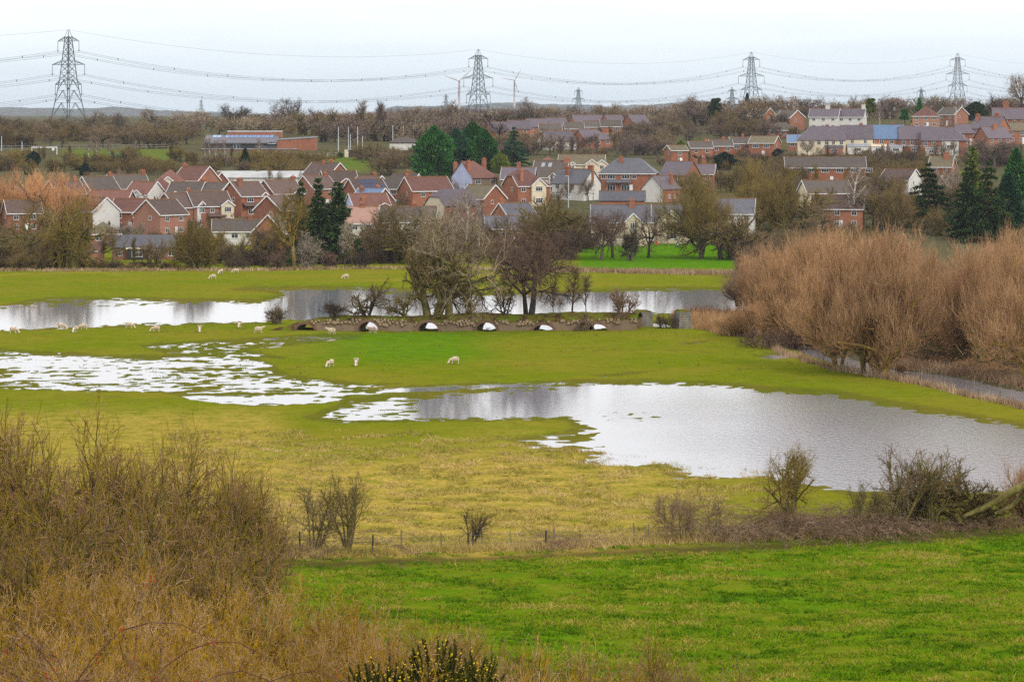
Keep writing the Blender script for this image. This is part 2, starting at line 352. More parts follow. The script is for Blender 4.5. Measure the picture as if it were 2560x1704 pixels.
# flooded areas as seen on the plain: (outline in photo coordinates of the flat plain, soft edge px, depth level)
FLOODS = [
 ([(-80, 770), (0, 766), (60, 755), (128, 747), (287, 745), (478, 751), (640, 751), (690, 744), (704, 739), (672, 730), (590, 727), (640, 722), (736, 721), (879, 718),
   (959, 721), (1050, 726), (1198, 737), (1280, 734), (1400, 730), (1503, 726), (1583, 721), (1758, 721), (1850, 724), (1960, 740), (1960, 775), (1760, 789), (1624, 789), (1560, 800), (1530, 824),
   (1300, 826), (1000, 830), (860, 826), (800, 812), (704, 800), (640, 810), (470, 813), (319, 817), (160, 825), (0, 829), (-80, 832)], 34, 1.0),
 ([(-80, 878), (0, 877), (150, 884), (300, 893), (430, 892), (560, 884), (640, 900), (700, 930), (780, 960), (900, 975), (820, 985), (720, 985), (640, 985), (520, 988), (420, 985), (300, 984), (200, 980), (0, 972), (-80, 970)], 30, 0.46),
 ([(-80, 884), (0, 884), (140, 892), (300, 905), (420, 915), (470, 935), (380, 960), (250, 965), (100, 962), (0, 962), (-80, 962)], 40, 0.62),
 ([(360, 868), (480, 857), (640, 848), (760, 840), (900, 838), (880, 848), (740, 862), (600, 876), (700, 896), (560, 892), (420, 885)], 30, 0.26),
 ([(640, 930), (760, 945), (900, 962), (1000, 962), (860, 976), (760, 972), (640, 960)], 24, 0.3),
 ([(430, 990), (520, 985), (640, 986), (780, 982), (900, 976), (1030, 967), (1150, 962), (1280, 958), (1420, 955), (1430, 962), (1300, 970), (1100, 980), (980, 986), (880, 996), (820, 1010), (720, 1016), (640, 1018), (560, 1012), (480, 1002)], 16, 0.72),
 ([(758, 1044), (830, 1022), (880, 1004), (1000, 990), (1150, 982), (1280, 968), (1423, 955), (1567, 954), (1758, 958), (1920, 972), (2079, 980), (2239, 1011), (2398, 1035), (2560, 1062), (2950, 1150),
   (2950, 1335), (2660, 1306), (2560, 1296), (2334, 1271), (2207, 1260), (2143, 1247), (2047, 1225), (1915, 1200), (1684, 1194), (1665, 1187), (1700, 1178), (1665, 1170), (1607, 1168), (1450, 1159), (1480, 1138),
   (1434, 1131), (1334, 1122), (1272, 1101), (1330, 1096), (1407, 1088), (1455, 1073), (1423, 1052), (1280, 1056), (1038, 1055), (911, 1060), (796, 1052)], 46, 1.0),
 ([(1890, 832), (2000, 845), (2080, 866), (2150, 900), (2250, 922), (2400, 942), (2500, 966), (2950, 1040), (2950, 1085), (2560, 1012), (2450, 1000), (2380, 975), (2330, 962), (2240, 948), (2170, 942), (2110, 922), (2060, 903), (2000, 882), (1950, 862)], 18, 1.0),
 ([(1626, 808), (1672, 806), (1672, 818), (1630, 819)], 8, 1.0),
 ([(1880, 893), (1920, 887), (1985, 886), (1990, 898), (1940, 901)], 12, 0.7),
 ([(1480, 674), (1640, 674), (1740, 677), (1860, 680), (1860, 684), (1740, 684), (1640, 683), (1480, 680)], 6, 1.0),
 ([(1480, 940), (1560, 934), (1640, 932), (1570, 938), (1500, 944)], 14, 0.1),
 ([(1700, 860), (1770, 856), (1760, 862), (1715, 865)], 10, 0.25),
]
ts = np.concatenate([np.linspace(-0.62, -0.21, 10)[:-1], np.linspace(-0.21, 0.21, 545), np.linspace(0.21, 0.62, 10)[1:]])
ds = np.concatenate([np.linspace(-80, 108, 30)[:-1], np.linspace(108, 205, 110)[:-1], 1.0 / np.linspace(1 / 205.0, 1 / 650.0, 460)[:-1], np.linspace(650, 1300, 50)[:-1], 1300 * (12000 / 1300.0) ** np.linspace(0, 1, 34)])
TT, DD = np.meshgrid(ts, ds)
XX = TT * (DD + 95.0)
ZB = tz(XX, DD)
dsafe = np.maximum(DD, 30.0)
PX = 1280 + XX / dsafe * FPX
PY = HZ + (CAMZ - ZB) * FPX / dsafe
sh = XX.shape
x, d, px, py = XX.ravel(), DD.ravel(), PX.ravel(), PY.ravel()
n1 = fbm(x / 2.6, d / 2.6, 3, 4, 0.75); n2 = fbm(x / 14.0, d / 14.0, 40, 3); n3 = fbm(x / 0.8, d / 1.6, 9, 2)
wet = np.full(x.shape, -1.0)
sel = (d > 214) & (d < 640)
fpx = 1280 + x[sel] / d[sel] * FPX; fpy = HZ + CAMZ * FPX / d[sel]
ws = np.full(fpx.shape, -1.0)
jx, jy = 16 * n2[sel] + 14 * n1[sel], 2.6 * n2[sel] + 3.2 * n1[sel]
for poly, soft, lev in FLOODS:
    s = poly_sd(fpx + jx, fpy + jy, poly) / soft
    ws = np.maximum(ws, np.where(s > 0, np.minimum(s * 1.0, lev), np.maximum(s * 1.3, -1)))
for poly, lev in (([(1290, 1080), (1500, 1074), (1540, 1110), (1470, 1150), (1330, 1125)], .46), ([(1470, 1022), (1660, 1026), (1690, 1060), (1500, 1070)], .66), ([(740, 980), (1000, 975), (1080, 1000), (1060, 1062), (740, 1062)], .58), ([(1560, 1160), (1720, 1170), (1760, 1205), (1600, 1205)], .4),
                  ([(1000, 950), (1400, 945), (1420, 985), (1010, 1000)], .62), ([(-80, 740), (640, 735), (640, 764), (-80, 778)], .42), ([(940, 712), (1260, 716), (1260, 742), (940, 742)], .4)):        # shallows with emergent grass
    s = poly_sd(fpx + jx, fpy + jy, poly) / 30.0
    ws = np.where(s > 0, np.minimum(ws, 1 + (lev - 1) * np.minimum(s, 1)), ws)
wet[sel] = ws
nz = 0.75 * fbm(x / 4.2, d / 2.2, 103, 4, 0.8) + 0.25 * n2 + 0.45 * vnoise(x / 1.7, d / 1.2, 109) + 0.45 * vnoise(x / 0.7, d / 0.9, 113)
plain_w = sstep(212, 240, d) * (1 - sstep(600, 650, d))
z = ZB.ravel() + plain_w * (-0.10 - 0.20 * wet + 0.26 * nz * (1 - 0.68 * np.abs(np.clip(wet, -1, 1))))
# bank beside the flooded meadow in front of the bridge stays dry
strawm = sstep(1050, 1190, py + 50 * n2) * (1 - sstep(1395, 1405, py)) * (1 - sstep(1430, 1980, px + 120 * n2)) * sstep(430, 620, px + (py - 1000) * 0.9)
strawm = np.maximum(strawm, 0.75 * sstep(1000, 1060, py) * (1 - sstep(640, 760, px)) * (1 - sstep(1400, 1420, py)))
strawm = np.maximum(strawm, 0.45 * sstep(0.1, 0.5, n2) * sstep(676, 684, py) * (1 - sstep(700, 712, py)))
bnd = np.interp(px, [600, 930, 1280, 1700, 2100, 2560], [1404, 1393, 1379, 1361, 1343, 1318])
lush = sstep(-3, 6, py - bnd + 4 * n1)
strip = np.exp(-((py - bnd + 10) / 9.0) ** 2)                       # dry strip under the fence
strawm = np.maximum(strawm, 0.9 * strip)
mud = 1.0 * np.exp(-((py - bnd - 14 - 5 * n2) / 9.0) ** 2) * sstep(-0.7, -0.1, n2 + 0.35 * n1)
mud = np.maximum(mud, .8 * lush * (1 - sstep(960, 1240, px + 120 * n2)) * (1 - sstep(1405, 1450, py + 16 * n1)) * sstep(-0.2, 0.3, n1))
mud = np.maximum(mud, 0.35 * sstep(0.2, 0.5, -wet * 0 + n2) * (d > 240) * (d < 560) * sstep(0.15, 0.5, n1))
mud = np.maximum(mud, 1.0 - sstep(100, 116, d))  # ground under the scrub: leaf litter darkened to paint in the shaded gaps
mud = np.maximum(mud, .5 * sstep(-.55, -.1, wet) * (d > 216))
lawn = sstep(1425, 1470, px) * (1 - sstep(1860, 1900, px)) * sstep(604, 610, py) * (1 - sstep(668, 676, py))
lawn = np.maximum(lawn, .55 * sstep(120, 200, px) * (1 - sstep(430, 470, px)) * sstep(370, 375, py) * (1 - sstep(398, 406, py)))
lawn = np.maximum(lawn, .6 * sstep(800, 830, px) * (1 - sstep(900, 960, px)) * sstep(388, 392, py) * (1 - sstep(424, 432, py)))
lawn = np.maximum(lawn, 0.75 * sstep(640, 960, px) * (1 - sstep(1100, 1300, px)) * sstep(826, 840, py) * (1 - sstep(880, 930, py)))
rivl = np.interp(px, [1850, 1950, 2060, 2170, 2330, 2560, 2950], [800, 850, 885, 925, 945, 985, 1045])
garden = np.maximum(sstep(642, 660, d) * (1 - lawn), sstep(1880, 1960, px) * sstep(0, 12, rivl - py) * (d > 250))
hum = sstep(108, 125, d) * (1 - sstep(560, 640, d))
z = z + hum * (0.10 * strawm * np.clip(n3 + 0.6 * n1, 0, 1) + 0.16 * lush * (0.6 * n1 + 0.5 * n3)) * (wet < -0.3)
z = z + (d > 1300) * 0.0
ny, nx = sh
idx = np.arange(ny * nx).reshape(sh)
quads = np.stack([idx[:-1, :-1], idx[:-1, 1:], idx[1:, 1:], idx[1:, :-1]], -1).reshape(-1, 4)

m, n, l, b = nodes('meadow_ground'); M_GROUND = m
b.inputs['Roughness'].default_value = 0.95; b.inputs['Specular IOR Level'].default_value = 0.0
geo = n.new('ShaderNodeNewGeometry')
def attr(nm):
    a = n.new('ShaderNodeAttribute'); a.attribute_name = nm; return a.outputs['Fac']
def noise(sc, det=6, ro=0.6, vec=None):
    t = n.new('ShaderNodeTexNoise'); t.inputs['Scale'].default_value = sc; t.inputs['Detail'].default_value = det; t.inputs['Roughness'].default_value = ro
    l.new(vec if vec is not None else geo.outputs['Position'], t.inputs['Vector']); return t.outputs['Fac']
def cramp(fac, cols):
    r = n.new('ShaderNodeValToRGB'); setc(r, cols); l.new(fac, r.inputs['Fac']); return r.outputs[0]
def cmix(f, a, bb, mode='MIX'):
    x_ = n.new('ShaderNodeMix'); x_.data_type = 'RGBA'; x_.blend_type = mode
    (l.new(f, x_.inputs['Factor']) if hasattr(f, 'links') else setattr(x_.inputs['Factor'], 'default_value', f))
    l.new(a, x_.inputs['A']); l.new(bb, x_.inputs['B']); return x_.outputs['Result']
def mmath(op, a, bb):
    x_ = n.new('ShaderNodeMath'); x_.operation = op; x_.use_clamp = True
    for i, q in enumerate((a, bb)):
        (l.new(q, x_.inputs[i]) if hasattr(q, 'links') else setattr(x_.inputs[i], 'default_value', q))
    return x_.outputs[0]
N_big, N_mid, N_fine = noise(0.05, 5), noise(0.45, 6, 0.65), noise(2.6, 5, 0.7)
base = cramp(N_mid, [(0.25, (0.075, 0.095, 0.004)), (0.5, (0.16, 0.175, 0.005)), (0.75, (0.25, 0.21, 0.018))])
dull = cramp(N_fine, [(0.3, (0.07, 0.09, 0.004)), (0.7, (0.22, 0.21, 0.010))])
base = cmix(0.45, base, dull)
warm = cramp(N_big, [(0.4, (0.12, 0.20, 0.004)), (0.62, (0.27, 0.215, 0.03))])
base = cmix(0.3, base, warm)
lawnc = cramp(N_mid, [(0.3, (0.055, 0.15, 0.002)), (0.7, (0.10, 0.22, 0.003))])
base = cmix(attr('lawn'), base, lawnc)
N_pat = noise(0.16, 6, 0.7)
lushc = cramp(N_mid, [(0.25, (0.03, 0.055, 0.002)), (0.42, (0.07, 0.15, 0.002)), (0.6, (0.12, 0.22, 0.003)), (0.8, (0.25, 0.20, 0.02))])
lushf = cramp(N_fine, [(0.28, (0.025, 0.04, 0.002)), (0.5, (0.09, 0.18, 0.003)), (0.72, (0.32, 0.25, 0.05))])
lushp = cramp(N_pat, [(0.34, (0.07, 0.20, 0.002)), (0.46, (0.12, 0.17, 0.003)), (0.56, (0.24, 0.18, 0.018)), (0.68, (0.07, 0.04, 0.012))])
base = cmix(attr('lush'), base, cmix(0.35, cmix(0.5, lushc, lushf), lushp))
strawc = cramp(N_fine, [(0.28, (0.18, 0.17, 0.012)), (0.5, (0.38, 0.27, 0.05)), (0.72, (0.60, 0.40, 0.13))])
sfac = mmath('MULTIPLY', attr('straw'), cramp(N_mid, [(0.34, (0.2, 0.2, 0.2)), (0.56, (1.0, 1.0, 1.0))]))
base = cmix(sfac, base, strawc)
mud_shade_col = cramp(N_fine, [(0.3, (0.035, 0.022, 0.010)), (0.7, (0.10, 0.065, 0.028))])
base = cmix(mmath('MULTIPLY', attr('mud'), cramp(N_fine, [(0.35, (0.45, 0.45, 0.45)), (0.6, (1, 1, 1))])), base, mud_shade_col)
gardc = cramp(N_mid, [(0.3, (0.07, 0.065, 0.03)), (0.5, (0.10, 0.085, 0.05)), (0.7, (0.10, 0.13, 0.03))])
base = cmix(attr('garden'), base, gardc)
l.new(base, b.inputs['Base Color'])
bp = n.new('ShaderNodeBump'); bp.inputs['Strength'].default_value = 0.9; bp.inputs['Distance'].default_value = 0.35
l.new(cmix(0.5, N_mid, N_fine), bp.inputs['Height']); l.new(bp.outputs[0], b.inputs['Normal'])
me = new_mesh('ground', np.stack([x, d, z], -1), quads, [M_GROUND], dict(straw=strawm, lush=lush, mud=mud, lawn=lawn, garden=garden), smooth=True)
gobj = link('ground', me); tag(gobj, 'wide green meadow and hillside ground under the whole valley', 'ground', kind='structure')
# ground height lookup for scattering
def gz(xx, dd_):
    xx, dd_ = np.asarray(xx, float), np.asarray(dd_, float)
    j = np.clip(np.searchsorted(ds, dd_) - 1, 0, len(ds) - 2); t = xx / (dd_ + 95.0)
    i = np.clip(np.searchsorted(ts, t) - 1, 0, len(ts) - 2)
    zz = z.reshape(sh); fj = (dd_ - ds[j]) / (ds[j + 1] - ds[j]); fi = np.clip((t - ts[i]) / (ts[i + 1] - ts[i]), 0, 1)
    return (zz[j, i] * (1 - fi) + zz[j, i + 1] * fi) * (1 - fj) + (zz[j + 1, i] * (1 - fi) + zz[j + 1, i + 1] * fi) * fj

def mud_shade_at(xx, dd_):
    j = np.clip(np.searchsorted(ds, dd_) - 1, 0, len(ds) - 2); i = np.clip(np.searchsorted(ts, xx / (dd_ + 95.0)) - 1, 0, len(ts) - 2); return mud.reshape(sh)[j, i]
def wetat(xx, dd_):
    j = np.clip(np.searchsorted(ds, dd_) - 1, 0, len(ds) - 2); i = np.clip(np.searchsorted(ts, xx / (dd_ + 95.0)) - 1, 0, len(ts) - 2); return wet.reshape(sh)[j, i]
# ------------------------------------------------------------------ flood water
m, n, l, b = nodes('flood_water'); M_WATER = m
geo = n.new('ShaderNodeNewGeometry')
b.inputs['Base Color'].default_value = (0.27, 0.27, 0.30, 1); b.inputs['Roughness'].default_value = 0.03; b.inputs['IOR'].default_value = 1.55
mp = n.new('ShaderNodeMapping'); mp.inputs['Scale'].default_value = (1.0, 0.6, 1.0); l.new(geo.outputs['Position'], mp.inputs['Vector'])
rip = noise(2.2, 4, 0.6, mp.outputs[0]); calm = noise(0.022, 3, 0.5)
sepx = n.new('ShaderNodeSeparateXYZ'); l.new(geo.outputs['Position'], sepx.inputs[0])
mrr = n.new('ShaderNodeMapRange'); mrr.inputs['From Min'].default_value = 4; mrr.inputs['From Max'].default_value = 30; l.new(sepx.outputs['X'], mrr.inputs['Value'])
mry = n.new('ShaderNodeMapRange'); mry.inputs['From Min'].default_value = 330; mry.inputs['From Max'].default_value = 300; l.new(sepx.outputs['Y'], mry.inputs['Value'])
str_ = mmath('MULTIPLY', mmath('MULTIPLY', mrr.outputs[0], mry.outputs[0]), cramp(calm, [(0.3, (0.5, 0.5, 0.5)), (0.6, (1, 1, 1))]))
amp = n.new('ShaderNodeMath'); amp.operation = 'MULTIPLY_ADD'; amp.inputs[1].default_value = 0.11; amp.inputs[2].default_value = 0.006; l.new(str_, amp.inputs[0])
bp = n.new('ShaderNodeBump'); bp.inputs['Strength'].default_value = 1.0; l.new(amp.outputs[0], bp.inputs['Distance']); l.new(rip, bp.inputs['Height']); l.new(bp.outputs[0], b.inputs['Normal'])
w0, w1 = 219.0, 622.0
me = new_mesh('water', [(-0.32 * w0 - 60, w0, 0), (0.32 * w0 + 60, w0, 0), (0.32 * w1, w1, 0), (-0.32 * w1, w1, 0)], np.array([[0, 1, 2, 3]]), [M_WATER])
tag(link('flood_water', me), 'grey flood water lying across the meadow', 'water', kind='structure')

# ------------------------------------------------------------------ far hills
hp = np.arange(-400, 2961, 12.0)
crest = np.interp(hp, [-400, 0, 110, 180, 225, 277, 341, 414, 542, 640, 900, 985, 1060, 1160, 1240, 1300, 1420, 1520, 1690, 1726, 1770, 1850, 2200, 2560, 2960],
                      [274, 271, 270, 272, 272, 266, 271, 277, 282, 286, 288, 268, 264, 263, 258, 256, 262, 266, 258, 253, 255, 262, 268, 266, 268])
crest = crest + 1.2 * vnoise(hp / 23.0, hp * 0, 5) + 0.7 * vnoise(hp / 7.0, hp * 0, 8)
V = []; rows = 7
for k in range(rows):
    f = k / (rows - 1.0); D = 7200 + 2600 * f
    Dz = CAMZ - (crest - HZ) * 9000.0 / FPX
    zz = 20 + (Dz - 20) * (math.sin(min(f / 0.7, 1) * math.pi / 2)) - (max(0, f - 0.7) * 60)
    zz = zz + 3 * vnoise(hp / 30.0, hp * 0 + k * 3.1, 21)
    V.append(np.stack([(hp - 1280) / FPX * D, np.full_like(hp, D), zz], -1))
V = np.concatenate(V); nh = len(hp)
idx = np.arange(rows * nh).reshape(rows, nh)
q = np.stack([idx[:-1, :-1], idx[:-1, 1:], idx[1:, 1:], idx[1:, :-1]], -1).reshape(-1, 4)
M_HILL = plain('wooded_hill', (0.06, 0.065, 0.06), 0.95, 0.5, 0.012)
tag(link('hills', new_mesh('hills', V, q, [M_HILL])), 'distant blue wooded hills along the skyline', 'hills', kind='structure')
# ------------------------------------------------------------------ tree prototypes
def nrm(a): return a / np.maximum(np.linalg.norm(a, axis=-1, keepdims=True), 1e-9)

def grow(rng, P):
    """skeleton: list of (x0,y0,z0,x1,y1,z1,r0,r1,level); P['lv'] per level (n, ang, lenratio, start, ns, wig, up)"""
    segs = []; U = rng.uniform; G = rng.gauss
    lv = P['lv']; nl = len(lv)
    ids = [0]
    def run(p, dv, L, r, k, anc=0):
        ids[0] += 1; own = ids[0]; anc = own if k <= 1 else anc
        n, ang, lr, start, ns, wig, up = lv[k]
        st = L / ns; pts = [(p, dv, r)]; taper = P.get('taper', 0.65)
        for i in range(ns):
            dx, dy, dz = dv[0] + G(0, wig), dv[1] + G(0, wig), dv[2] + G(0, wig) + up
            q = math.sqrt(dx * dx + dy * dy + dz * dz) or 1; dv = (dx / q, dy / q, dz / q)
            p1 = (p[0] + dv[0] * st, p[1] + dv[1] * st, max(p[2] + dv[2] * st, 0.05))
            r1 = r * (1 - taper / ns) if k < nl - 1 else r * (1 - 0.8 / ns)
            segs.append((*p, *p1, r, r1, k, anc, own)); p = p1; r = r1; pts.append((p, dv, r))
        if k + 1 < nl:
            az = U(0, 6.28)
            for c in range(n):
                f = start + (1 - start) * (c + U(0, 1)) / n
                j = min(int(f * ns), ns); bp, bd, br = pts[j]
                a = R(U(*ang)); az += 2.4 + U(-0.5, 0.5)
                # frame
                ux, uy, uz = (0, 0, 1) if abs(bd[2]) < 0.9 else (1, 0, 0)
                tx, ty, tz_ = bd[1] * uz - bd[2] * uy, bd[2] * ux - bd[0] * uz, bd[0] * uy - bd[1] * ux
                q = math.sqrt(tx * tx + ty * ty + tz_ * tz_); tx, ty, tz_ = tx / q, ty / q, tz_ / q
                sx, sy, sz = bd[1] * tz_ - bd[2] * ty, bd[2] * tx - bd[0] * tz_, bd[0] * ty - bd[1] * tx
                ca, sa, cz, sn = math.cos(a), math.sin(a), math.cos(az), math.sin(az)
                nd = tuple(bd[i] * ca + sa * (cz * (tx, ty, tz_)[i] + sn * (sx, sy, sz)[i]) for i in range(3))
                run(bp, nd, L * U(*lr) * (1.15 - 0.45 * f if P.get('cone') is None else max(0.15, P['cone'] * (1.05 - f))), br * U(0.5, 0.75), k + 1, anc)
    for s in range(P.get('stems', 1)):
        a = U(0, 6.28); lean = P.get('lean', 0.05) * U(0.3, 1)
        o = P.get('foot', 0) * math.sqrt(U(0, 1))
        run((o * math.cos(a), o * math.sin(a), 0), (lean * math.cos(a), lean * math.sin(a), 1), P['L'] * U(0.8, 1.1), P['r'] * U(0.7, 1.1), 0)
    return np.array(segs)

def prisms(S, k=4):
    p0, p1, r0, r1 = S[:, 0:3], S[:, 3:6], S[:, 6:7], S[:, 7:8]
    d = nrm(p1 - p0); h = np.where(np.abs(d[:, 2:3]) < 0.9, [[0, 0, 1.0]], [[1.0, 0, 0]])
    u = nrm(np.cross(d, h)); w = np.cross(d, u); V = []
    for p, r in ((p0, r0), (p1 + d * r1 * 0.3, r1)):
        for i in range(k):
            t = 2 * math.pi * i / k; V.append(p + r * (u * math.cos(t) + w * math.sin(t)))
    V = np.stack(V, 1); n = len(S); base = (np.arange(n) * 2 * k)[:, None]
    F = np.concatenate([base + np.array([[i, (i + 1) % k, k + (i + 1) % k, k + i]]) for i in range(k)])
    return V.reshape(-1, 3), F

def twigs(g, S, n, L, spread, up, bias=0.7, lo=0.0):
    """n thin shoots springing from segments S; returns starts, ends"""
    i = g.integers(0, len(S), n); t = g.uniform(lo, 1, (n, 1))
    b = S[i, 0:3] * (1 - t) + S[i, 3:6] * t
    d = nrm(nrm(S[i, 3:6] - S[i, 0:3]) * bias + g.normal(0, spread, (n, 3)) + [[0, 0, up]])
    return b, b + d * (L * g.uniform(0.5, 1.25, (n, 1)))
def ribbons(g, b, e, w, bend=0.0):
    n = len(b); d = nrm(e - b); s = nrm(np.cross(d, g.normal(0, 1, (n, 3)))) * (w / 2)
    w_ = g.uniform(0.7, 1.3, (n, 1)); s = s * w_
    if bend <= 0:
        V = np.stack([b - s, b + s, e], 1); return V.reshape(-1, 3), np.arange(n * 3).reshape(n, 3), np.repeat(g.uniform(0, 1, n), 3)
    mid = (b + e) / 2 + g.normal(0, 1, (n, 3)) * (np.linalg.norm(e - b, axis=1, keepdims=True) * bend)
    V = np.stack([b - s, b + s, mid + s * .7, mid - s * .7, e], 1); o = (np.arange(n) * 5)[:, None]
    F = np.concatenate([o + [[0, 1, 2]], o + [[0, 2, 3]], o + [[3, 2, 4]]])
    return V.reshape(-1, 3), F, np.repeat(g.uniform(0, 1, n), 5)

PROTO = {}
def bare(name, seed, P, tw, w0=None, sides=4, thick=2):
    """bare tree normalised to 10 m: trunk mesh (levels < thick) and crown mesh (finer branches + twigs)"""
    rng = random.Random(seed); g = np.random.default_rng(seed)
    S = grow(rng, P)
    H = S[:, 5].max(); sc = 10.0 / (H + tw[0][1] * 0.5); S[:, :8] *= sc
    if P.get('rmin'): S[:, 6:8] = np.maximum(S[:, 6:8], P['rmin'])
    cut = S[:, 8]
    V, F = prisms(S[cut < thick], 5)
    tr = new_mesh(name + '_trunk', V, F, [BARK['grey']], smooth=True)
    parts = []; off = 0
    Sc = S[cut >= thick]; V, F = prisms(Sc, 3); top_ = len(P['lv']) - 1
    tb = g.uniform(0, 1, int(S[:, 10].max()) + 2); ia, io = Sc[:, 9].astype(int), Sc[:, 10].astype(int)
    A = np.clip(.40 * tb[ia] + .60 * tb[io] + .22 * ((Sc[:, 8] - thick) / max(1.0, top_ - thick) - .5) + g.normal(0, .05, len(Sc)), 0, 1); A = np.repeat(A, 6)
    VV = [V]; FF = [F]; F3 = []; AA = [A]; off = len(V)
    src = S[cut >= len(P['lv']) - 2][:, :9]
    for ti, (n, L, w, spread, up, bias, bend) in enumerate(tw):
        b, e = twigs(g, src, n, L, spread, up, bias)
        e[:, 2] = np.maximum(e[:, 2], 0.03)
        v, f, a = ribbons(g, b, e, w, bend); VV.append(v); F3.append(f + off); AA.append(a * .65 + .2 if ti == 0 else a * .6 + .4); off += len(v)
        src = np.concatenate([b, e, np.zeros((n, 3))], 1)
    cr = new_mesh(name + '_crown', np.concatenate(VV), [FF[0], np.concatenate(F3)], [TW['grey']], dict(v=np.concatenate(AA)))
    PROTO[name] = (tr, cr)

# level tuples: (children, angle, length ratio, start, steps, wiggle, upward)
spread = dict(L=3.4, r=0.34, lv=[(8, (25, 78), (1.0, 1.6), 0.5, 4, 0.08, 0.1), (6, (25, 65), (0.45, 0.75), 0.3, 6, 0.22, 0.035), (5, (25, 60), (0.45, 0.7), 0.25, 5, 0.28, 0.03), (4, (25, 55), (0.4, 0.7), 0.2, 4, 0.28, 0.03), (0, (0, 1), (0, 1), 0, 3, 0.25, 0.03)])
TWF = [(1900, 0.7, 0.030, 0.5, 0.12, 0.7, 0), (2600, 0.5, 0.024, 0.55, 0.12, 0.7, 0)]
for i, s in enumerate((11, 12, 13, 14)): bare('spread%d' % i, s, spread, TWF)
gnarl = dict(L=3.0, r=0.36, stems=3, foot=0.5, lean=0.5, lv=[(6, (25, 70), (0.9, 1.5), 0.35, 5, 0.16, 0.08), (6, (30, 75), (0.45, 0.75), 0.2, 6, 0.3, 0.05), (5, (30, 65), (0.45, 0.7), 0.2, 5, 0.3, 0.03), (3, (25, 60), (0.4, 0.7), 0.2, 4, 0.3, 0.02), (0, (0, 1), (0, 1), 0, 3, 0.3, 0.0)])
for i, s in enumerate((21, 25)): bare('gnarl%d' % i, s, gnarl, [(1000, 0.6, 0.026, 0.6, 0.05, 0.6, 0.06), (1200, 0.42, 0.021, 0.65, 0.05, 0.6, 0)])
rnd = dict(L=2.2, r=0.22, stems=4, foot=0.7, lean=0.45, lv=[(6, (20, 55), (0.7, 1.1), 0.25, 5, 0.15, 0.08), (6, (25, 60), (0.45, 0.7), 0.2, 5, 0.25, 0.05), (5, (25, 60), (0.45, 0.7), 0.2, 4, 0.28, 0.03), (0, (0, 1), (0, 1), 0, 3, 0.3, 0.0)])
for i, s in enumerate((31, 32, 33)): bare('bush%d' % i, s, rnd, [(2600, 0.8, 0.045, 0.6, 0.1, 0.6, 0), (3800, 0.6, 0.035, 0.65, 0.1, 0.6, 0)])
wil = dict(L=3.2, r=0.19, stems=3, foot=0.5, lean=0.5, lv=[(8, (20, 75), (0.8, 1.35), 0.22, 5, 0.14, 0.07), (7, (15, 58), (0.5, 0.8), 0.15, 6, 0.18, 0.07), (6, (15, 50), (0.45, 0.7), 0.15, 5, 0.16, 0.10), (0, (0, 1), (0, 1), 0, 4, 0.14, 0.14)])
for i, s in enumerate((41, 42)): bare('willow%d' % i, s, wil, [(8000, 1.1, 0.026, 0.36, 0.65, 0.6, 0), (12500, 0.85, 0.020, 0.36, 0.65, 0.6, 0)])
sal = dict(L=2.6, r=0.24, stems=5, foot=1.4, lean=0.85, lv=[(7, (20, 70), (0.8, 1.4), 0.15, 5, 0.16, 0.08), (7, (18, 60), (0.5, 0.8), 0.15, 6, 0.18, 0.09), (6, (15, 50), (0.45, 0.7), 0.15, 5, 0.16, 0.12), (0, (0, 1), (0, 1), 0, 4, 0.14, 0.16)])
for i, s in enumerate((43, 44)): bare('willow%d' % (i + 2), s, sal, [(5000, 1.1, 0.03, 0.36, 0.65, 0.6, 0), (8000, 0.85, 0.025, 0.36, 0.65, 0.6, 0)])
bir = dict(L=8.5, r=0.17, lean=0.1, lv=[(16, (20, 50), (0.22, 0.36), 0.28, 8, 0.06, 0.1), (6, (20, 50), (0.4, 0.6), 0.2, 5, 0.12, 0.08), (4, (20, 50), (0.4, 0.7), 0.2, 4, 0.15, -0.02), (0, (0, 1), (0, 1), 0, 3, 0.15, -0.08)])
for i, s in enumerate((51, 52)): bare('birch%d' % i, s, bir, [(1800, 0.7, 0.025, 0.4, -0.1, 0.7, 0), (1800, 0.5, 0.02, 0.4, -0.25, 0.6, 0)], thick=2)
pol = dict(L=4.6, r=0.55, lean=0.03, taper=0.25, lv=[(9, (15, 70), (0.12, 0.25), 0.78, 4, 0.05, 0.1), (9, (5, 45), (1.2, 2.6), 0.4, 3, 0.1, 0.1), (3, (8, 30), (0.4, 0.6), 0.2, 5, 0.08, 0.12), (0, (0, 1), (0, 1), 0, 3, 0.08, 0.1)])
bare('pollard0', 61, pol, [(1500, 0.8, 0.03, 0.25, 0.3, 0.9, 0)], thick=2)
pop = dict(L=8.5, r=0.2, lean=0.06, lv=[(22, (15, 40), (0.25, 0.4), 0.12, 8, 0.05, 0.1), (6, (15, 40), (0.4, 0.6), 0.2, 4, 0.1, 0.15), (3, (15, 40), (0.4, 0.6), 0.2, 4, 0.1, 0.12), (0, (0, 1), (0, 1), 0, 3, 0.1, 0.1)])
for i, s in enumerate((66, 67)): bare('upright%d' % i, s, pop, [(2200, 0.8, 0.03, 0.35, 0.3, 0.8, 0), (2200, 0.5, 0.025, 0.4, 0.3, 0.8, 0)])
scr = dict(L=2.6, r=0.10, stems=16, foot=3.0, lean=0.6, lv=[(7, (20, 60), (0.6, 1.0), 0.15, 5, 0.2, 0.06), (6, (25, 65), (0.45, 0.7), 0.15, 4, 0.28, 0.04), (0, (0, 1), (0, 1), 0, 4, 0.3, 0.0)])
for i, s in enumerate((71, 72, 73)): bare('scrub%d' % i, s, scr, [(4000, 1.2, 0.06, 0.6, 0.15, 0.6, 0), (5000, 0.9, 0.05, 0.65, 0.15, 0.6, 0)], thick=1)
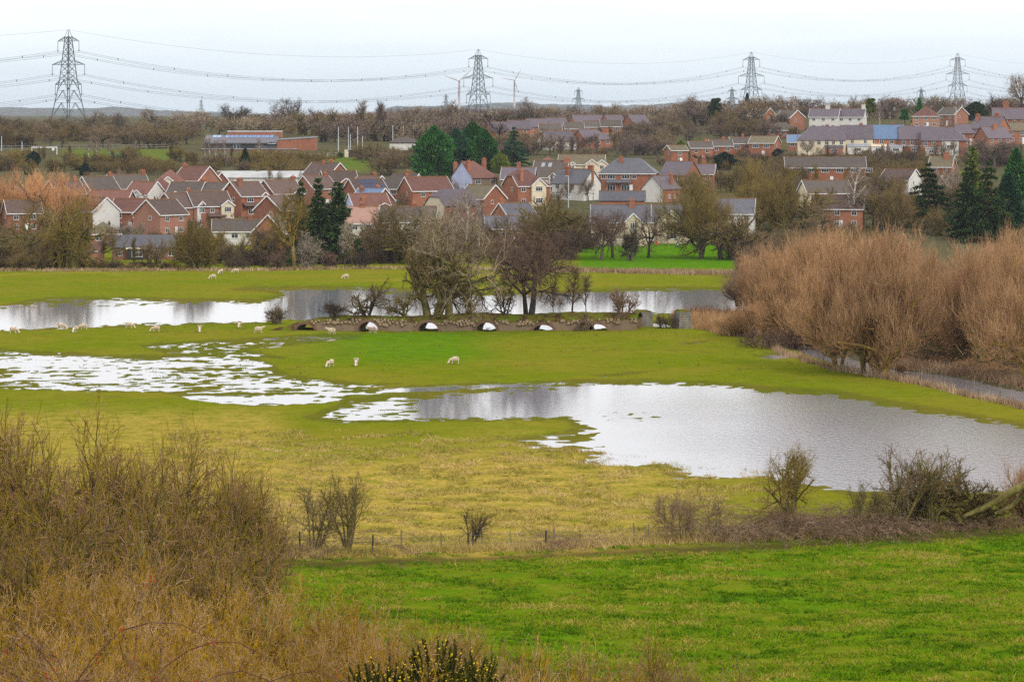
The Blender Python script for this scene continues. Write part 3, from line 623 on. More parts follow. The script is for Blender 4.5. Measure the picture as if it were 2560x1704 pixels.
# nearer shrubs with more detail (normalised to 10 m, used at 5-9 m)
thn = dict(L=4.6, r=0.13, rmin=0.013, stems=6, foot=1.0, lean=0.5, lv=[(7, (18, 55), (0.55, 0.9), 0.25, 7, 0.15, 0.11), (6, (22, 60), (0.45, 0.75), 0.2, 6, 0.22, 0.09), (5, (25, 60), (0.45, 0.75), 0.2, 5, 0.26, 0.08), (0, (0, 1), (0, 1), 0, 4, 0.28, 0.06)])
for i, s in enumerate((81, 82, 83)): bare('thorn%d' % i, s, thn, [(1500, 0.45, 0.03, 0.65, 0.2, 0.6, 0), (1500, 0.26, 0.024, 0.7, 0.2, 0.6, 0)])
hth = dict(L=3.6, r=0.2, rmin=0.016, stems=4, foot=0.5, lean=0.6, lv=[(7, (20, 65), (0.6, 1.0), 0.25, 6, 0.2, 0.06), (6, (30, 70), (0.4, 0.7), 0.2, 5, 0.32, 0.03), (4, (30, 70), (0.4, 0.7), 0.2, 4, 0.35, 0.0), (0, (0, 1), (0, 1), 0, 3, 0.35, 0.0)])
for i, s in enumerate((91, 92)): bare('hawthorn%d' % i, s, hth, [(900, 0.5, 0.028, 0.65, 0.1, 0.5, 0.08), (900, 0.3, 0.022, 0.7, 0.1, 0.5, 0)])
lic = dict(L=4.6, r=0.075, rmin=0.012, stems=9, foot=3.2, lean=0.7, lv=[(7, (18, 60), (0.45, 0.85), 0.2, 8, 0.2, 0.08), (6, (20, 60), (0.45, 0.75), 0.2, 6, 0.22, 0.09), (5, (20, 60), (0.45, 0.75), 0.2, 5, 0.24, 0.10), (0, (0, 1), (0, 1), 0, 4, 0.24, 0.08)])
for i, s in enumerate((101, 102, 103)): bare('lichen%d' % i, s, lic, [(1200, 0.5, 0.03, 0.7, 0.2, 0.6, 0), (1200, 0.3, 0.024, 0.75, 0.2, 0.5, 0)], thick=1)
opn = dict(L=6.2, r=0.16, rmin=0.014, stems=7, foot=0.45, lean=0.62, lv=[(6, (15, 50), (0.3, 0.55), 0.35, 8, 0.10, 0.06), (5, (20, 55), (0.45, 0.75), 0.25, 5, 0.2, 0.05), (4, (25, 60), (0.4, 0.7), 0.2, 4, 0.26, 0.04), (0, (0, 1), (0, 1), 0, 3, 0.28, 0.02)])
for i, s in enumerate((121, 122)): bare('open%d' % i, s, opn, [(700, 0.45, 0.026, 0.6, 0.1, 0.6, 0.06), (600, 0.3, 0.022, 0.65, 0.1, 0.6, 0)])
# arching brambles and rose canes
def canes(name, seed, n, L, rise, w, sidetw):
    g = np.random.default_rng(seed); segs = []
    for c in range(n):
        a = g.uniform(0, 6.28); o = g.uniform(0, 3.0, 2) * g.choice([-1, 1], 2)
        p = np.array([o[0], o[1], 0.0]); dv = nrm(np.array([math.cos(a) * .6, math.sin(a) * .6, 1.0])); ln = L * g.uniform(0.6, 1.2); ns = 10
        for i in range(ns):
            dv = nrm(dv + [math.cos(a) * .1, math.sin(a) * .1, -rise * (0.6 + i / ns)] + g.normal(0, 0.07, 3)); p1 = p + dv * ln / ns
            if p1[2] < 0.02: break
            segs.append((*p, *p1, w * (1 - i / ns * .6), w * (1 - (i + 1) / ns * .6), 0)); p = p1
    S = np.array(segs); S[:, :6] *= 10.0 / S[:, 5].max()
    V, F = prisms(S, 4); A = np.repeat(g.uniform(0, 0.7, len(S)), 8); VV, F3, AA = [V], [], [A]; off = len(V); src = S
    for (k, l2, w2, sp, up) in sidetw:
        b, e = twigs(g, src, k, l2, sp, up, 0.5); e[:, 2] = np.maximum(e[:, 2], 0.02); v, f, a = ribbons(g, b, e, w2, 0.12); VV.append(v); F3.append(f + off); AA.append(a); off += len(v)
        src = np.concatenate([b, e, np.zeros((k, 3))], 1)
    PROTO[name] = (None, new_mesh(name, np.concatenate(VV), [F, np.concatenate(F3)], [TW['bramble']], dict(v=np.concatenate(AA))), S)
canes('bramble0', 111, 70, 9, 0.22, 0.045, [(3500, 1.6, 0.07, 0.7, 0.1), (3000, 1.1, 0.06, 0.7, 0.1)])
canes('bramble1', 112, 60, 9, 0.20, 0.045, [(3000, 1.6, 0.07, 0.7, 0.1), (3000, 1.1, 0.06, 0.7, 0.1)])
canes('rose0', 113, 34, 10, 0.15, 0.04, [(900, 2.2, 0.03, 0.7, 0.1), (1500, 1.4, 0.022, 0.8, 0.05)])

# evergreens: leaf faces through the crown's volume
def leafmesh(name, g, c, out_, size, mat, extraV=None):
    n = len(c); d = nrm(out_ + g.normal(0, 0.55, (n, 3))); s = nrm(np.cross(d, g.normal(0, 1, (n, 3))))
    L = size * g.uniform(0.6, 1.3, (n, 1))
    V = np.stack([c - s * L * .32, c + s * L * .32, c + d * L], 1).reshape(-1, 3)
    return new_mesh(name, V, np.arange(n * 3).reshape(n, 3), [mat], dict(v=np.repeat(np.clip(g.normal(0.5, 0.22, n), 0, 1), 3)))
def stem(name, h, r):
    return MB().tube([(0, 0, 0), (0.05, 0, h * .5), (0, 0.03, h)], [r, r * .7, r * .15], 6).mesh(name, BARK['brown'], True)
def cypress(name, seed, wid, n=9000, lump=0.22, size=0.55, point=1.0):
    g = np.random.default_rng(seed)
    zf = g.uniform(0.02, 1, n) ** 0.9; a = g.uniform(0, 2 * math.pi, n)
    prof = np.where(zf < 0.3, 0.75 + 0.25 * zf / 0.3, np.maximum(0, 1 - ((zf - 0.3) / 0.7) ** (1.6 * point)))
    lumps = 1 + lump * (np.sin(a * 3 + zf * 9 + seed) * 0.5 + vnoise(a * 1.9, zf * 6, seed) + 0.7 * vnoise(a * 4, zf * 14, seed + 3))
    rr = wid * prof * lumps * np.where(g.uniform(0, 1, n) > .88, g.uniform(1.0, 1.18, n), g.uniform(0.5, 1, n) ** 0.4) + 0.05
    c = np.stack([rr * np.cos(a), rr * np.sin(a), zf * 9.6], -1)
    o = np.stack([np.cos(a), np.sin(a), np.full(n, 0.9)], -1)
    PROTO[name] = (stem(name + '_stem', 9.3, 0.28), leafmesh(name + '_crown', g, c, o, size, LEAF['cypress']))
cypress('cypress0', 5, 3.3, 11000, 0.34, 0.6, 1.7); cypress('cypress1', 6, 3.0, 10000, 0.42, 0.6, 1.5); cypress('column0', 7, 1.5, 5000, 0.15, 0.45)
cypress('dome0', 8, 5.0, 9000, 0.25, 0.6, 2.2); cypress('dome1', 9, 5.6, 9000, 0.35, 0.6, 2.4)
def spruce(name, seed, wid, tiers=13, gap=0.25, n=7500):
    g = np.random.default_rng(seed); C, O = [], []; segs = []
    for t in range(tiers):
        z0 = 1.0 + 8.6 * (t / (tiers - 1.0)) ** 0.95; L = wid * (1.02 - (z0 / 10.0)) ** 0.85 * g.uniform(0.8, 1.1); nb = int(7 + 4 * L / wid)
        for k in range(nb):
            a = k / nb * 6.283 + g.uniform(-.4, .4); ln = L * g.uniform(0.3, 1.35)
            m = max(8, int(n / (tiers * 9) * ln / (wid * 0.55))); u = g.uniform(0.12, 1, m)
            droop = -0.22 * ln * u ** 1.5 + 0.10 * ln * np.maximum(0, u - 0.75)
            side = g.normal(0, 0.14, m) * (0.5 + u) * ln * 0.5
            C.append(np.stack([np.cos(a) * u * ln - np.sin(a) * side, np.sin(a) * u * ln + np.cos(a) * side, z0 + droop + g.normal(0, .08, m) + 0.15], -1))
            O.append(np.tile([math.cos(a) * .9, math.sin(a) * .9, -0.15], (m, 1)))
            segs.append((0, 0, z0, math.cos(a) * ln * .8, math.sin(a) * ln * .8, z0 - .15 * ln, 0.05, 0.015, 1))
    C, O = np.concatenate(C), np.concatenate(O)
    st_ = MB().tube([(0, 0, 0), (0.05, 0, 5), (0, 0, 9.8)], [0.26, 0.16, 0.03], 6)
    PROTO[name] = (st_.mesh(name + '_stem', BARK['brown'], True), leafmesh(name + '_crown', g, C, O, 0.5, LEAF['spruce']))
spruce('spruce0', 15, 3.6); spruce('spruce1', 16, 4.4, 11); spruce('spruce2', 17, 2.4, 15)
def pine(name, seed):
    g = np.random.default_rng(seed); C, O = [], []
    for k in range(22):
        a = g.uniform(0, 6.28); r = g.uniform(0.3, 2.6); zc = g.uniform(4.0, 9.3); rad = g.uniform(0.7, 1.4); r *= 1 - 0.5 * (zc - 4) / 6
        m = 330; v = nrm(g.normal(0, 1, (m, 3))); C.append(v * rad * g.uniform(0.6, 1, (m, 1)) * [[1, 1, .6]] + [[r * math.cos(a), r * math.sin(a), zc]]); O.append(v + [[0, 0, .5]])
    PROTO[name] = (stem(name + '_stem', 8.8, 0.3), leafmesh(name + '_crown', g, np.concatenate(C), np.concatenate(O), 0.5, LEAF['spruce']))
pine('pine0', 18)

TREEROWS = {}
def plant(proto, loc, h, wid=1.0, rz=None, tw='grey', bark='grey', label=None, cat='tree', group=None, name=None, rngs=random.Random(5)):
    """one tree or shrub: an empty with trunk and crown"""
    P = PROTO[proto]; s = h / 10.0
    rz = rngs.uniform(0, 6.28) if rz is None else rz
    nm = name or ('bare_tree' if cat == 'tree' else cat.replace(' ', '_'))
    t = empty(nm, loc, rz, (s * wid, s * wid, s))
    tm = TW.get(tw) or LEAF.get(tw)
    for pn, me, mt in (('stems' if proto[:4] in ('scru', 'lich', 'bush', 'will', 'thor', 'hawt', 'gnar', 'open') else 'trunk', P[0], BARK[bark]), ('crown', P[1], tm)):
        if me is None: continue
        o = link(pn, me, t); o.material_slots[0].link = 'OBJECT'; o.material_slots[0].material = mt
    tag(t, label, cat, group); return t
def tree_at(proto, px, base, hpx, **k):
    g = ground(px, base); return plant(proto, g, hpx / ppm(g.y), **k)
def row(protos, x0, x1, b0, b1, n, h0, h1, tws, barks, phrase, group, seed, cat='tree', wid=(0.9, 1.25), gapf=None, name=None):
    rg = random.Random(seed); its = []
    for i in range(n):
        px = x0 + (x1 - x0) * (i + rg.uniform(0.1, 0.9)) / n; py_ = rg.uniform(b0, b1)
        if gapf and gapf(px): continue
        its.append((px, py_))
    its.sort()
    for i, (px, py_) in enumerate(its):
        plant(rg.choice(protos), ground(px, py_), rg.uniform(h0, h1), rg.uniform(*wid), rg.uniform(0, 6.28), rg.choice(tws), rg.choice(barks), phrase % ordinal(i + 1), cat, group, name)

# light versions for woods that read as one mass
FARP = []
for s_ in (301, 302, 303, 304):
    rng_ = random.Random(s_); g_ = np.random.default_rng(s_); S_ = grow(rng_, spread if s_ % 2 else rnd); S_[:, :8] *= 9.6 / S_[:, 5].max()
    v1, f1_ = prisms(S_[S_[:, 8] < 2], 3); last = S_[S_[:, 8] >= S_[:, 8].max() - 1]
    b0_, e0_ = twigs(g_, last, 700, 1.15, 0.55, 0.2, 0.6); b1_, e1_ = twigs(g_, np.concatenate([b0_, e0_, np.zeros((700, 3))], 1), 600, 0.85, 0.6, 0.2, 0.6)
    v2, f2_, a2 = ribbons(g_, np.concatenate([b0_, b1_]), np.concatenate([e0_, e1_]), 0.115)
    q3 = np.concatenate([f1_[:, [0, 1, 2]], f1_[:, [0, 2, 3]]])
    FARP.append((np.concatenate([v1, v2]), np.concatenate([q3, f2_ + len(v1)]), np.concatenate([np.full(len(v1), .15), a2])))
def wood(name, label, x0, x1, b0, b1, n, h0, h1, mats, seed, wid=(1.1, 1.5)):
    rg = random.Random(seed); VV, FF, AA, MI, off = [], [], [], [], 0
    for i in range(n):
        g = ground(x0 + (x1 - x0) * (i + rg.random()) / n, rg.uniform(b0, b1)); V, F, A = FARP[rg.randrange(4)]; s = rg.uniform(h0, h1) / 10.0; w_ = s * rg.uniform(*wid); a = rg.uniform(0, 6.28); c_, s2 = math.cos(a), math.sin(a)
        VV.append(np.stack([(V[:, 0] * c_ - V[:, 1] * s2) * w_ + g.x, (V[:, 0] * s2 + V[:, 1] * c_) * w_ + g.y, V[:, 2] * s + g.z - .1], -1)); FF.append(F + off); off += len(V)
        k_ = rg.uniform(-.25, .25); AA.append(np.clip(A + k_, 0, 1)); MI.append(np.full(len(F), rg.randrange(len(mats))))
    o = link(name, new_mesh(name, np.concatenate(VV), np.concatenate(FF), [TW[m_] for m_ in mats], dict(v=np.concatenate(AA)), midx=np.concatenate(MI)))
    return tag(o, label, 'woodland', kind='stuff')
# ------------------------------------------------------------------ houses
_wcache = {}
def window_meshes(w, h, k, t=0.07, fm=None):
    key = (round(w, 2), round(h, 2), k, fm)
    if key in _wcache: return _wcache[key]
    f = MB(); d0, d1 = -0.07, 0.03                                   # y: outside is negative
    f.box(-w / 2, -w / 2 + t, d0, d1, -h / 2, h / 2); f.box(w / 2 - t, w / 2, d0, d1, -h / 2, h / 2)
    f.box(-w / 2 + t, w / 2 - t, d0, d1, h / 2 - t, h / 2); f.box(-w / 2 - 0.06, w / 2 + 0.06, d0 - 0.05, d1, -h / 2 - 0.06, -h / 2 + t * .8)
    for i in range(1, k):
        x = -w / 2 + w * i / k; f.box(x - t * .45, x + t * .45, d0 + .005, d1, -h / 2 + t * .8, h / 2 - t)
    if h > 0.9: f.box(-w / 2 + t, w / 2 - t, d0 + .012, d1, h * .18, h * .18 + t * .6)
    p = MB().box(-w / 2 + t, w / 2 - t, -0.025, 0.02, -h / 2 + t, h / 2 - t)
    _wcache[key] = (f.mesh('window', fm or M_TRIM), p.mesh('pane', M_GLASS)); return _wcache[key]
def add_window(root, loc, rz, w, h, k=2, fm=None):
    a, b_ = window_meshes(w, h, k, fm=fm)
    o = link('window', a, root, loc, rz); link('pane', b_, o); return o
def roof_slab(polys, t=0.14):
    mb = MB(); cnt = {}
    for p in polys:
        p = [tuple(round(c, 4) for c in q) for q in p]
        mb.face(p); mb.face([(q[0], q[1], q[2] - t) for q in reversed(p)])
        for i in range(len(p)):
            k = frozenset((p[i - 1], p[i])); cnt.setdefault(k, []).append((p[i - 1], p[i]))
    for k, es in cnt.items():
        if len(es) == 1:
            a, b_ = es[0]; mb.face([b_, a, (a[0], a[1], a[2] - t), (b_[0], b_[1], b_[2] - t)])
    return mb

def house(name, px, pr, yaw, L, W, He, rise, wall, roof, label, ql=1, qr=1, ch=(), gab=(), win=None, st=2, porch=(), lean=(), trim=True, ridge=True, group=None, solar=(), side=None, cat='house', dist=None, door=True, skyl=(), sill=-3.0):
    D = dist or dist_top(px, pr, He + rise); X = (px - 1280) / FPX * D
    zb = CAMZ - (pr - HZ) * D / FPX - He - rise if dist else float(tz(X, D))
    root = empty(name, (X, D, zb), R(yaw)); tag(root, label, cat, group)
    a, b = L / 2.0, W / 2.0; Z0 = sill
    # walls
    w = MB(); w.face([(-a, -b, Z0), (a, -b, Z0), (a, -b, He), (-a, -b, He)]); w.face([(a, b, Z0), (-a, b, Z0), (-a, b, He), (a, b, He)])
    for sx, q in ((-1, ql), (1, qr)):
        pts = [(sx * a, -b, Z0), (sx * a, b, Z0), (sx * a, b, He)]
        if q > 0: pts += [(sx * a, b * (1 - q), He + rise * q)] + ([(sx * a, -b * (1 - q), He + rise * q)] if q < 1 else [])
        pts += [(sx * a, -b, He)]
        w.face(pts if sx > 0 else list(reversed(pts)))
    w.build('wall', wall, root)
    if side is not None:                                             # differently finished gable wall
        sx, smat, q = side; pts = [(sx * (a + .02), -b - .02, Z0), (sx * (a + .02), b, Z0), (sx * (a + .02), b, He)]
        pts += [(sx * (a + .02), b * (1 - q), He + rise * q)] + ([(sx * (a + .02), -b * (1 - q), He + rise * q)] if q < 1 else []) + [(sx * (a + .02), -b - .02, He)]
        MB().face(pts).build('gable_wall', smat, root)
    # roof
    o, g = 0.35, 0.28; s = rise / b; ze = He - o * s + 0.10
    up = 0.10
    def verge(sx, q):                                                # points of one end, front half then back
        if q >= 1: return [(sx * (a + g), 0, He + rise + up)], [], []
        xe = sx * (a + (g if q > 0 else o)); zq = He + rise * q + up; yq = b * (1 - q)
        if q == 0: zq = ze; yq = b + o
        xr = sx * max(0.0, (a - (1 - q) * min(b, a)))
        return [(xr, 0, He + rise + up)], [(xe, -yq, zq)], [(xe, yq, zq)]
    lr, lf, lb = verge(-1, ql); rr, rf, rb = verge(1, qr)
    xl, xr_ = -(a + (g if ql > 0 else o)), a + (g if qr > 0 else o)
    F = [(xl, -b - o, ze), (xr_, -b - o, ze)] + (rf if 0 < qr < 1 else []) + rr + lr + (lf if 0 < ql < 1 else [])
    Bk = [(xr_, b + o, ze), (xl, b + o, ze)] + (lb if 0 < ql < 1 else []) + lr + rr + (rb if 0 < qr < 1 else [])
    polys = [F, Bk]
    if ql < 1: polys.append([lb[0], lf[0], lr[0]])
    if qr < 1: polys.append([rf[0], rb[0], rr[0]])
    rf_o = roof_slab(polys).build('roof', roof, root)
    if ridge: MB().box(lr[0][0] + .02, rr[0][0] - .02, -0.13, 0.13, He + rise + up - .06, He + rise + up + .09).build('ridge_tiles', M_RIDGE, root)
    if trim:
        for sx, q in ((-1, ql), (1, qr)):
            if q <= 0: continue
            xg = sx * (a + g + .03)
            for sy in (-1, 1):
                MB().beam((xg, sy * (b + o), ze - .06), (xg, sy * b * (1 - q), He + rise * q + up - .04), 0.06, 0.26).build('bargeboard', M_TRIM, root)
        for sy in (-1, 1): MB().box(xl + .05, xr_ - .05, sy * (b + o + .05) - .04, sy * (b + o + .05) + .04, ze - .22, ze - .02).build('fascia', M_TRIM, root)
    # chimneys: (x, y, height above ridge, w)
    for c in ch:
        cx, cy, hh = c[:3]; cw = c[3] if len(c) > 3 else 0.45; cm = c[4] if len(c) > 4 else M_BRICK2
        top = He + rise + hh
        m_ = MB().box(cx - cw, cx + cw, cy - .38, cy + .38, He + .2, top - .3).box(cx - cw - .07, cx + cw + .07, cy - .45, cy + .45, top - .3, top)
        co = m_.build('chimney', cm, root)
        for k in (-1, 1): MB().tube([(cx + k * cw * .5, cy, top - .02), (cx + k * cw * .5, cy, top + .42)], [.15, .11], 6).build('chimney_pot', M_POT, co)
    # projecting gables on the front: (x, width, projection, wall material, rise factor, window or None)
    for gx, gw, gp, gm, gf, gwin in gab:
        h2 = gw / 2.0; gr = h2 * s * gf; yf = -b - gp; zt = He + gr
        m_ = MB().face([(gx - h2, yf, Z0), (gx + h2, yf, Z0), (gx + h2, yf, He), (gx, yf, zt), (gx - h2, yf, He)])
        m_.face([(gx - h2, -b, Z0), (gx - h2, yf, Z0), (gx - h2, yf, He), (gx - h2, -b, He)]).face([(gx + h2, yf, Z0), (gx + h2, -b, Z0), (gx + h2, -b, He), (gx + h2, yf, He)])
        m_.build('gable_wall', gm, root)
        yb = -b + gr / s + 0.05; e = 0.25; zl = He - e * gr / h2 + .1
        roof_slab([[(gx - h2 - e, yf - e, zl), (gx, yf - e, zt + .1), (gx, yb, zt + .1), (gx - h2 - e, -b - .02, zl)], [(gx, yf - e, zt + .1), (gx + h2 + e, yf - e, zl), (gx + h2 + e, -b - .02, zl), (gx, yb, zt + .1)]], .12).build('gable_roof', roof, root)
        for k in (-1, 1): MB().beam((gx + k * (h2 + e), yf - e - .03, zl - .05), (gx, yf - e - .03, zt + .06), 0.06, 0.24).build('bargeboard', M_TRIM, root)
        if gwin:
            if He > 4:
                add_window(root, (gx, yf, He - 0.9), 0, min(gwin, gw * .7), 1.25, 3)
                add_window(root, (gx, yf, 1.4), 0, min(gwin, gw * .7), 1.4, 3)
            else: add_window(root, (gx, yf, 1.35), 0, min(gwin, gw * .7), 1.2, 2)
    # windows on the front: list of (x, z, w, h); default spaced by storey
    if win is None:
        win = []; nn = max(1, int(L / 3.1))
        zs = [He - 1.05] + ([1.35] if st == 2 else [])
        for zc in zs:
            for i in range(nn):
                xx = -a + L * (i + .5) / nn
                if any(abs(xx - q[0]) < q[1] / 2 + .7 for q in gab): continue
                win.append((xx, zc, 1.25 if st == 2 else 1.5, 1.15))
    for (xx, zc, ww, hh) in win: add_window(root, (xx, -b, zc), 0, ww, hh, 3 if ww > 1.5 else 2)
    for sx, q in ((-1, ql), (1, qr)):                                # one small window high in each gable end that can be seen
        if (sx < 0) == (yaw > 0) and abs(yaw) > 12 and side is None:
            add_window(root, (sx * a, -b * .25, He - .9), R(90 * sx), 0.75, 1.0, 1)
    if door and He > 4:
        MB().box(a * .15 - .45, a * .15 + .45, -b - .06, -b + .02, -.6, 2.05).build('door', M_TRIM, root)
    for (x0, x1, dp, z0, z1) in porch:
        roof_slab([[(x0, -b - dp, z0), (x1, -b - dp, z0), (x1, -b - .01, z1), (x0, -b - .01, z1)]], .1).build('porch_roof', roof, root)
    for (x0, x1, dp, z0, z1, wm, rm) in lean:                        # lean-to extension with its own roof
        MB().box(x0, x1, -b - dp, -b - .01, Z0, z0 - .05).build('extension', wm, root)
        roof_slab([[(x0 - .15, -b - dp - .2, z0), (x1 + .15, -b - dp - .2, z0), (x1 + .15, -b - .01, z1), (x0 - .15, -b - .01, z1)]], .1).build('extension_roof', rm, root)
        add_window(root, ((x0 + x1) / 2, -b - dp, z0 * .55), 0, min(2.2, (x1 - x0) * .6), 1.1, 3)
    for (u0, u1, v0, v1, nu, nv) in solar:                           # panels on the front slope, v from eave 0 to ridge 1
        for i in range(nu):
            for j in range(nv):
                xa, xb = u0 + (u1 - u0) * i / nu + .03, u0 + (u1 - u0) * (i + 1) / nu - .03; va, vb = v0 + (v1 - v0) * j / nv + .006, v0 + (v1 - v0) * (j + 1) / nv - .006
                f = lambda xx, v: (xx, -b * (1 - v), He + rise * v + up + .07)
                roof_slab([[f(xa, va), f(xb, va), f(xb, vb), f(xa, vb)]], .05).build('solar_panel', M_SOLAR, root)
    for (u, v, ww) in skyl:
        f = lambda xx, vv: (xx, -b * (1 - vv), He + rise * vv + up + .05)
        roof_slab([[f(u - ww, v - .12), f(u + ww, v - .12), f(u + ww, v + .12), f(u - ww, v + .12)]], .06).build('roof_window', M_LEAD, root)
    return root

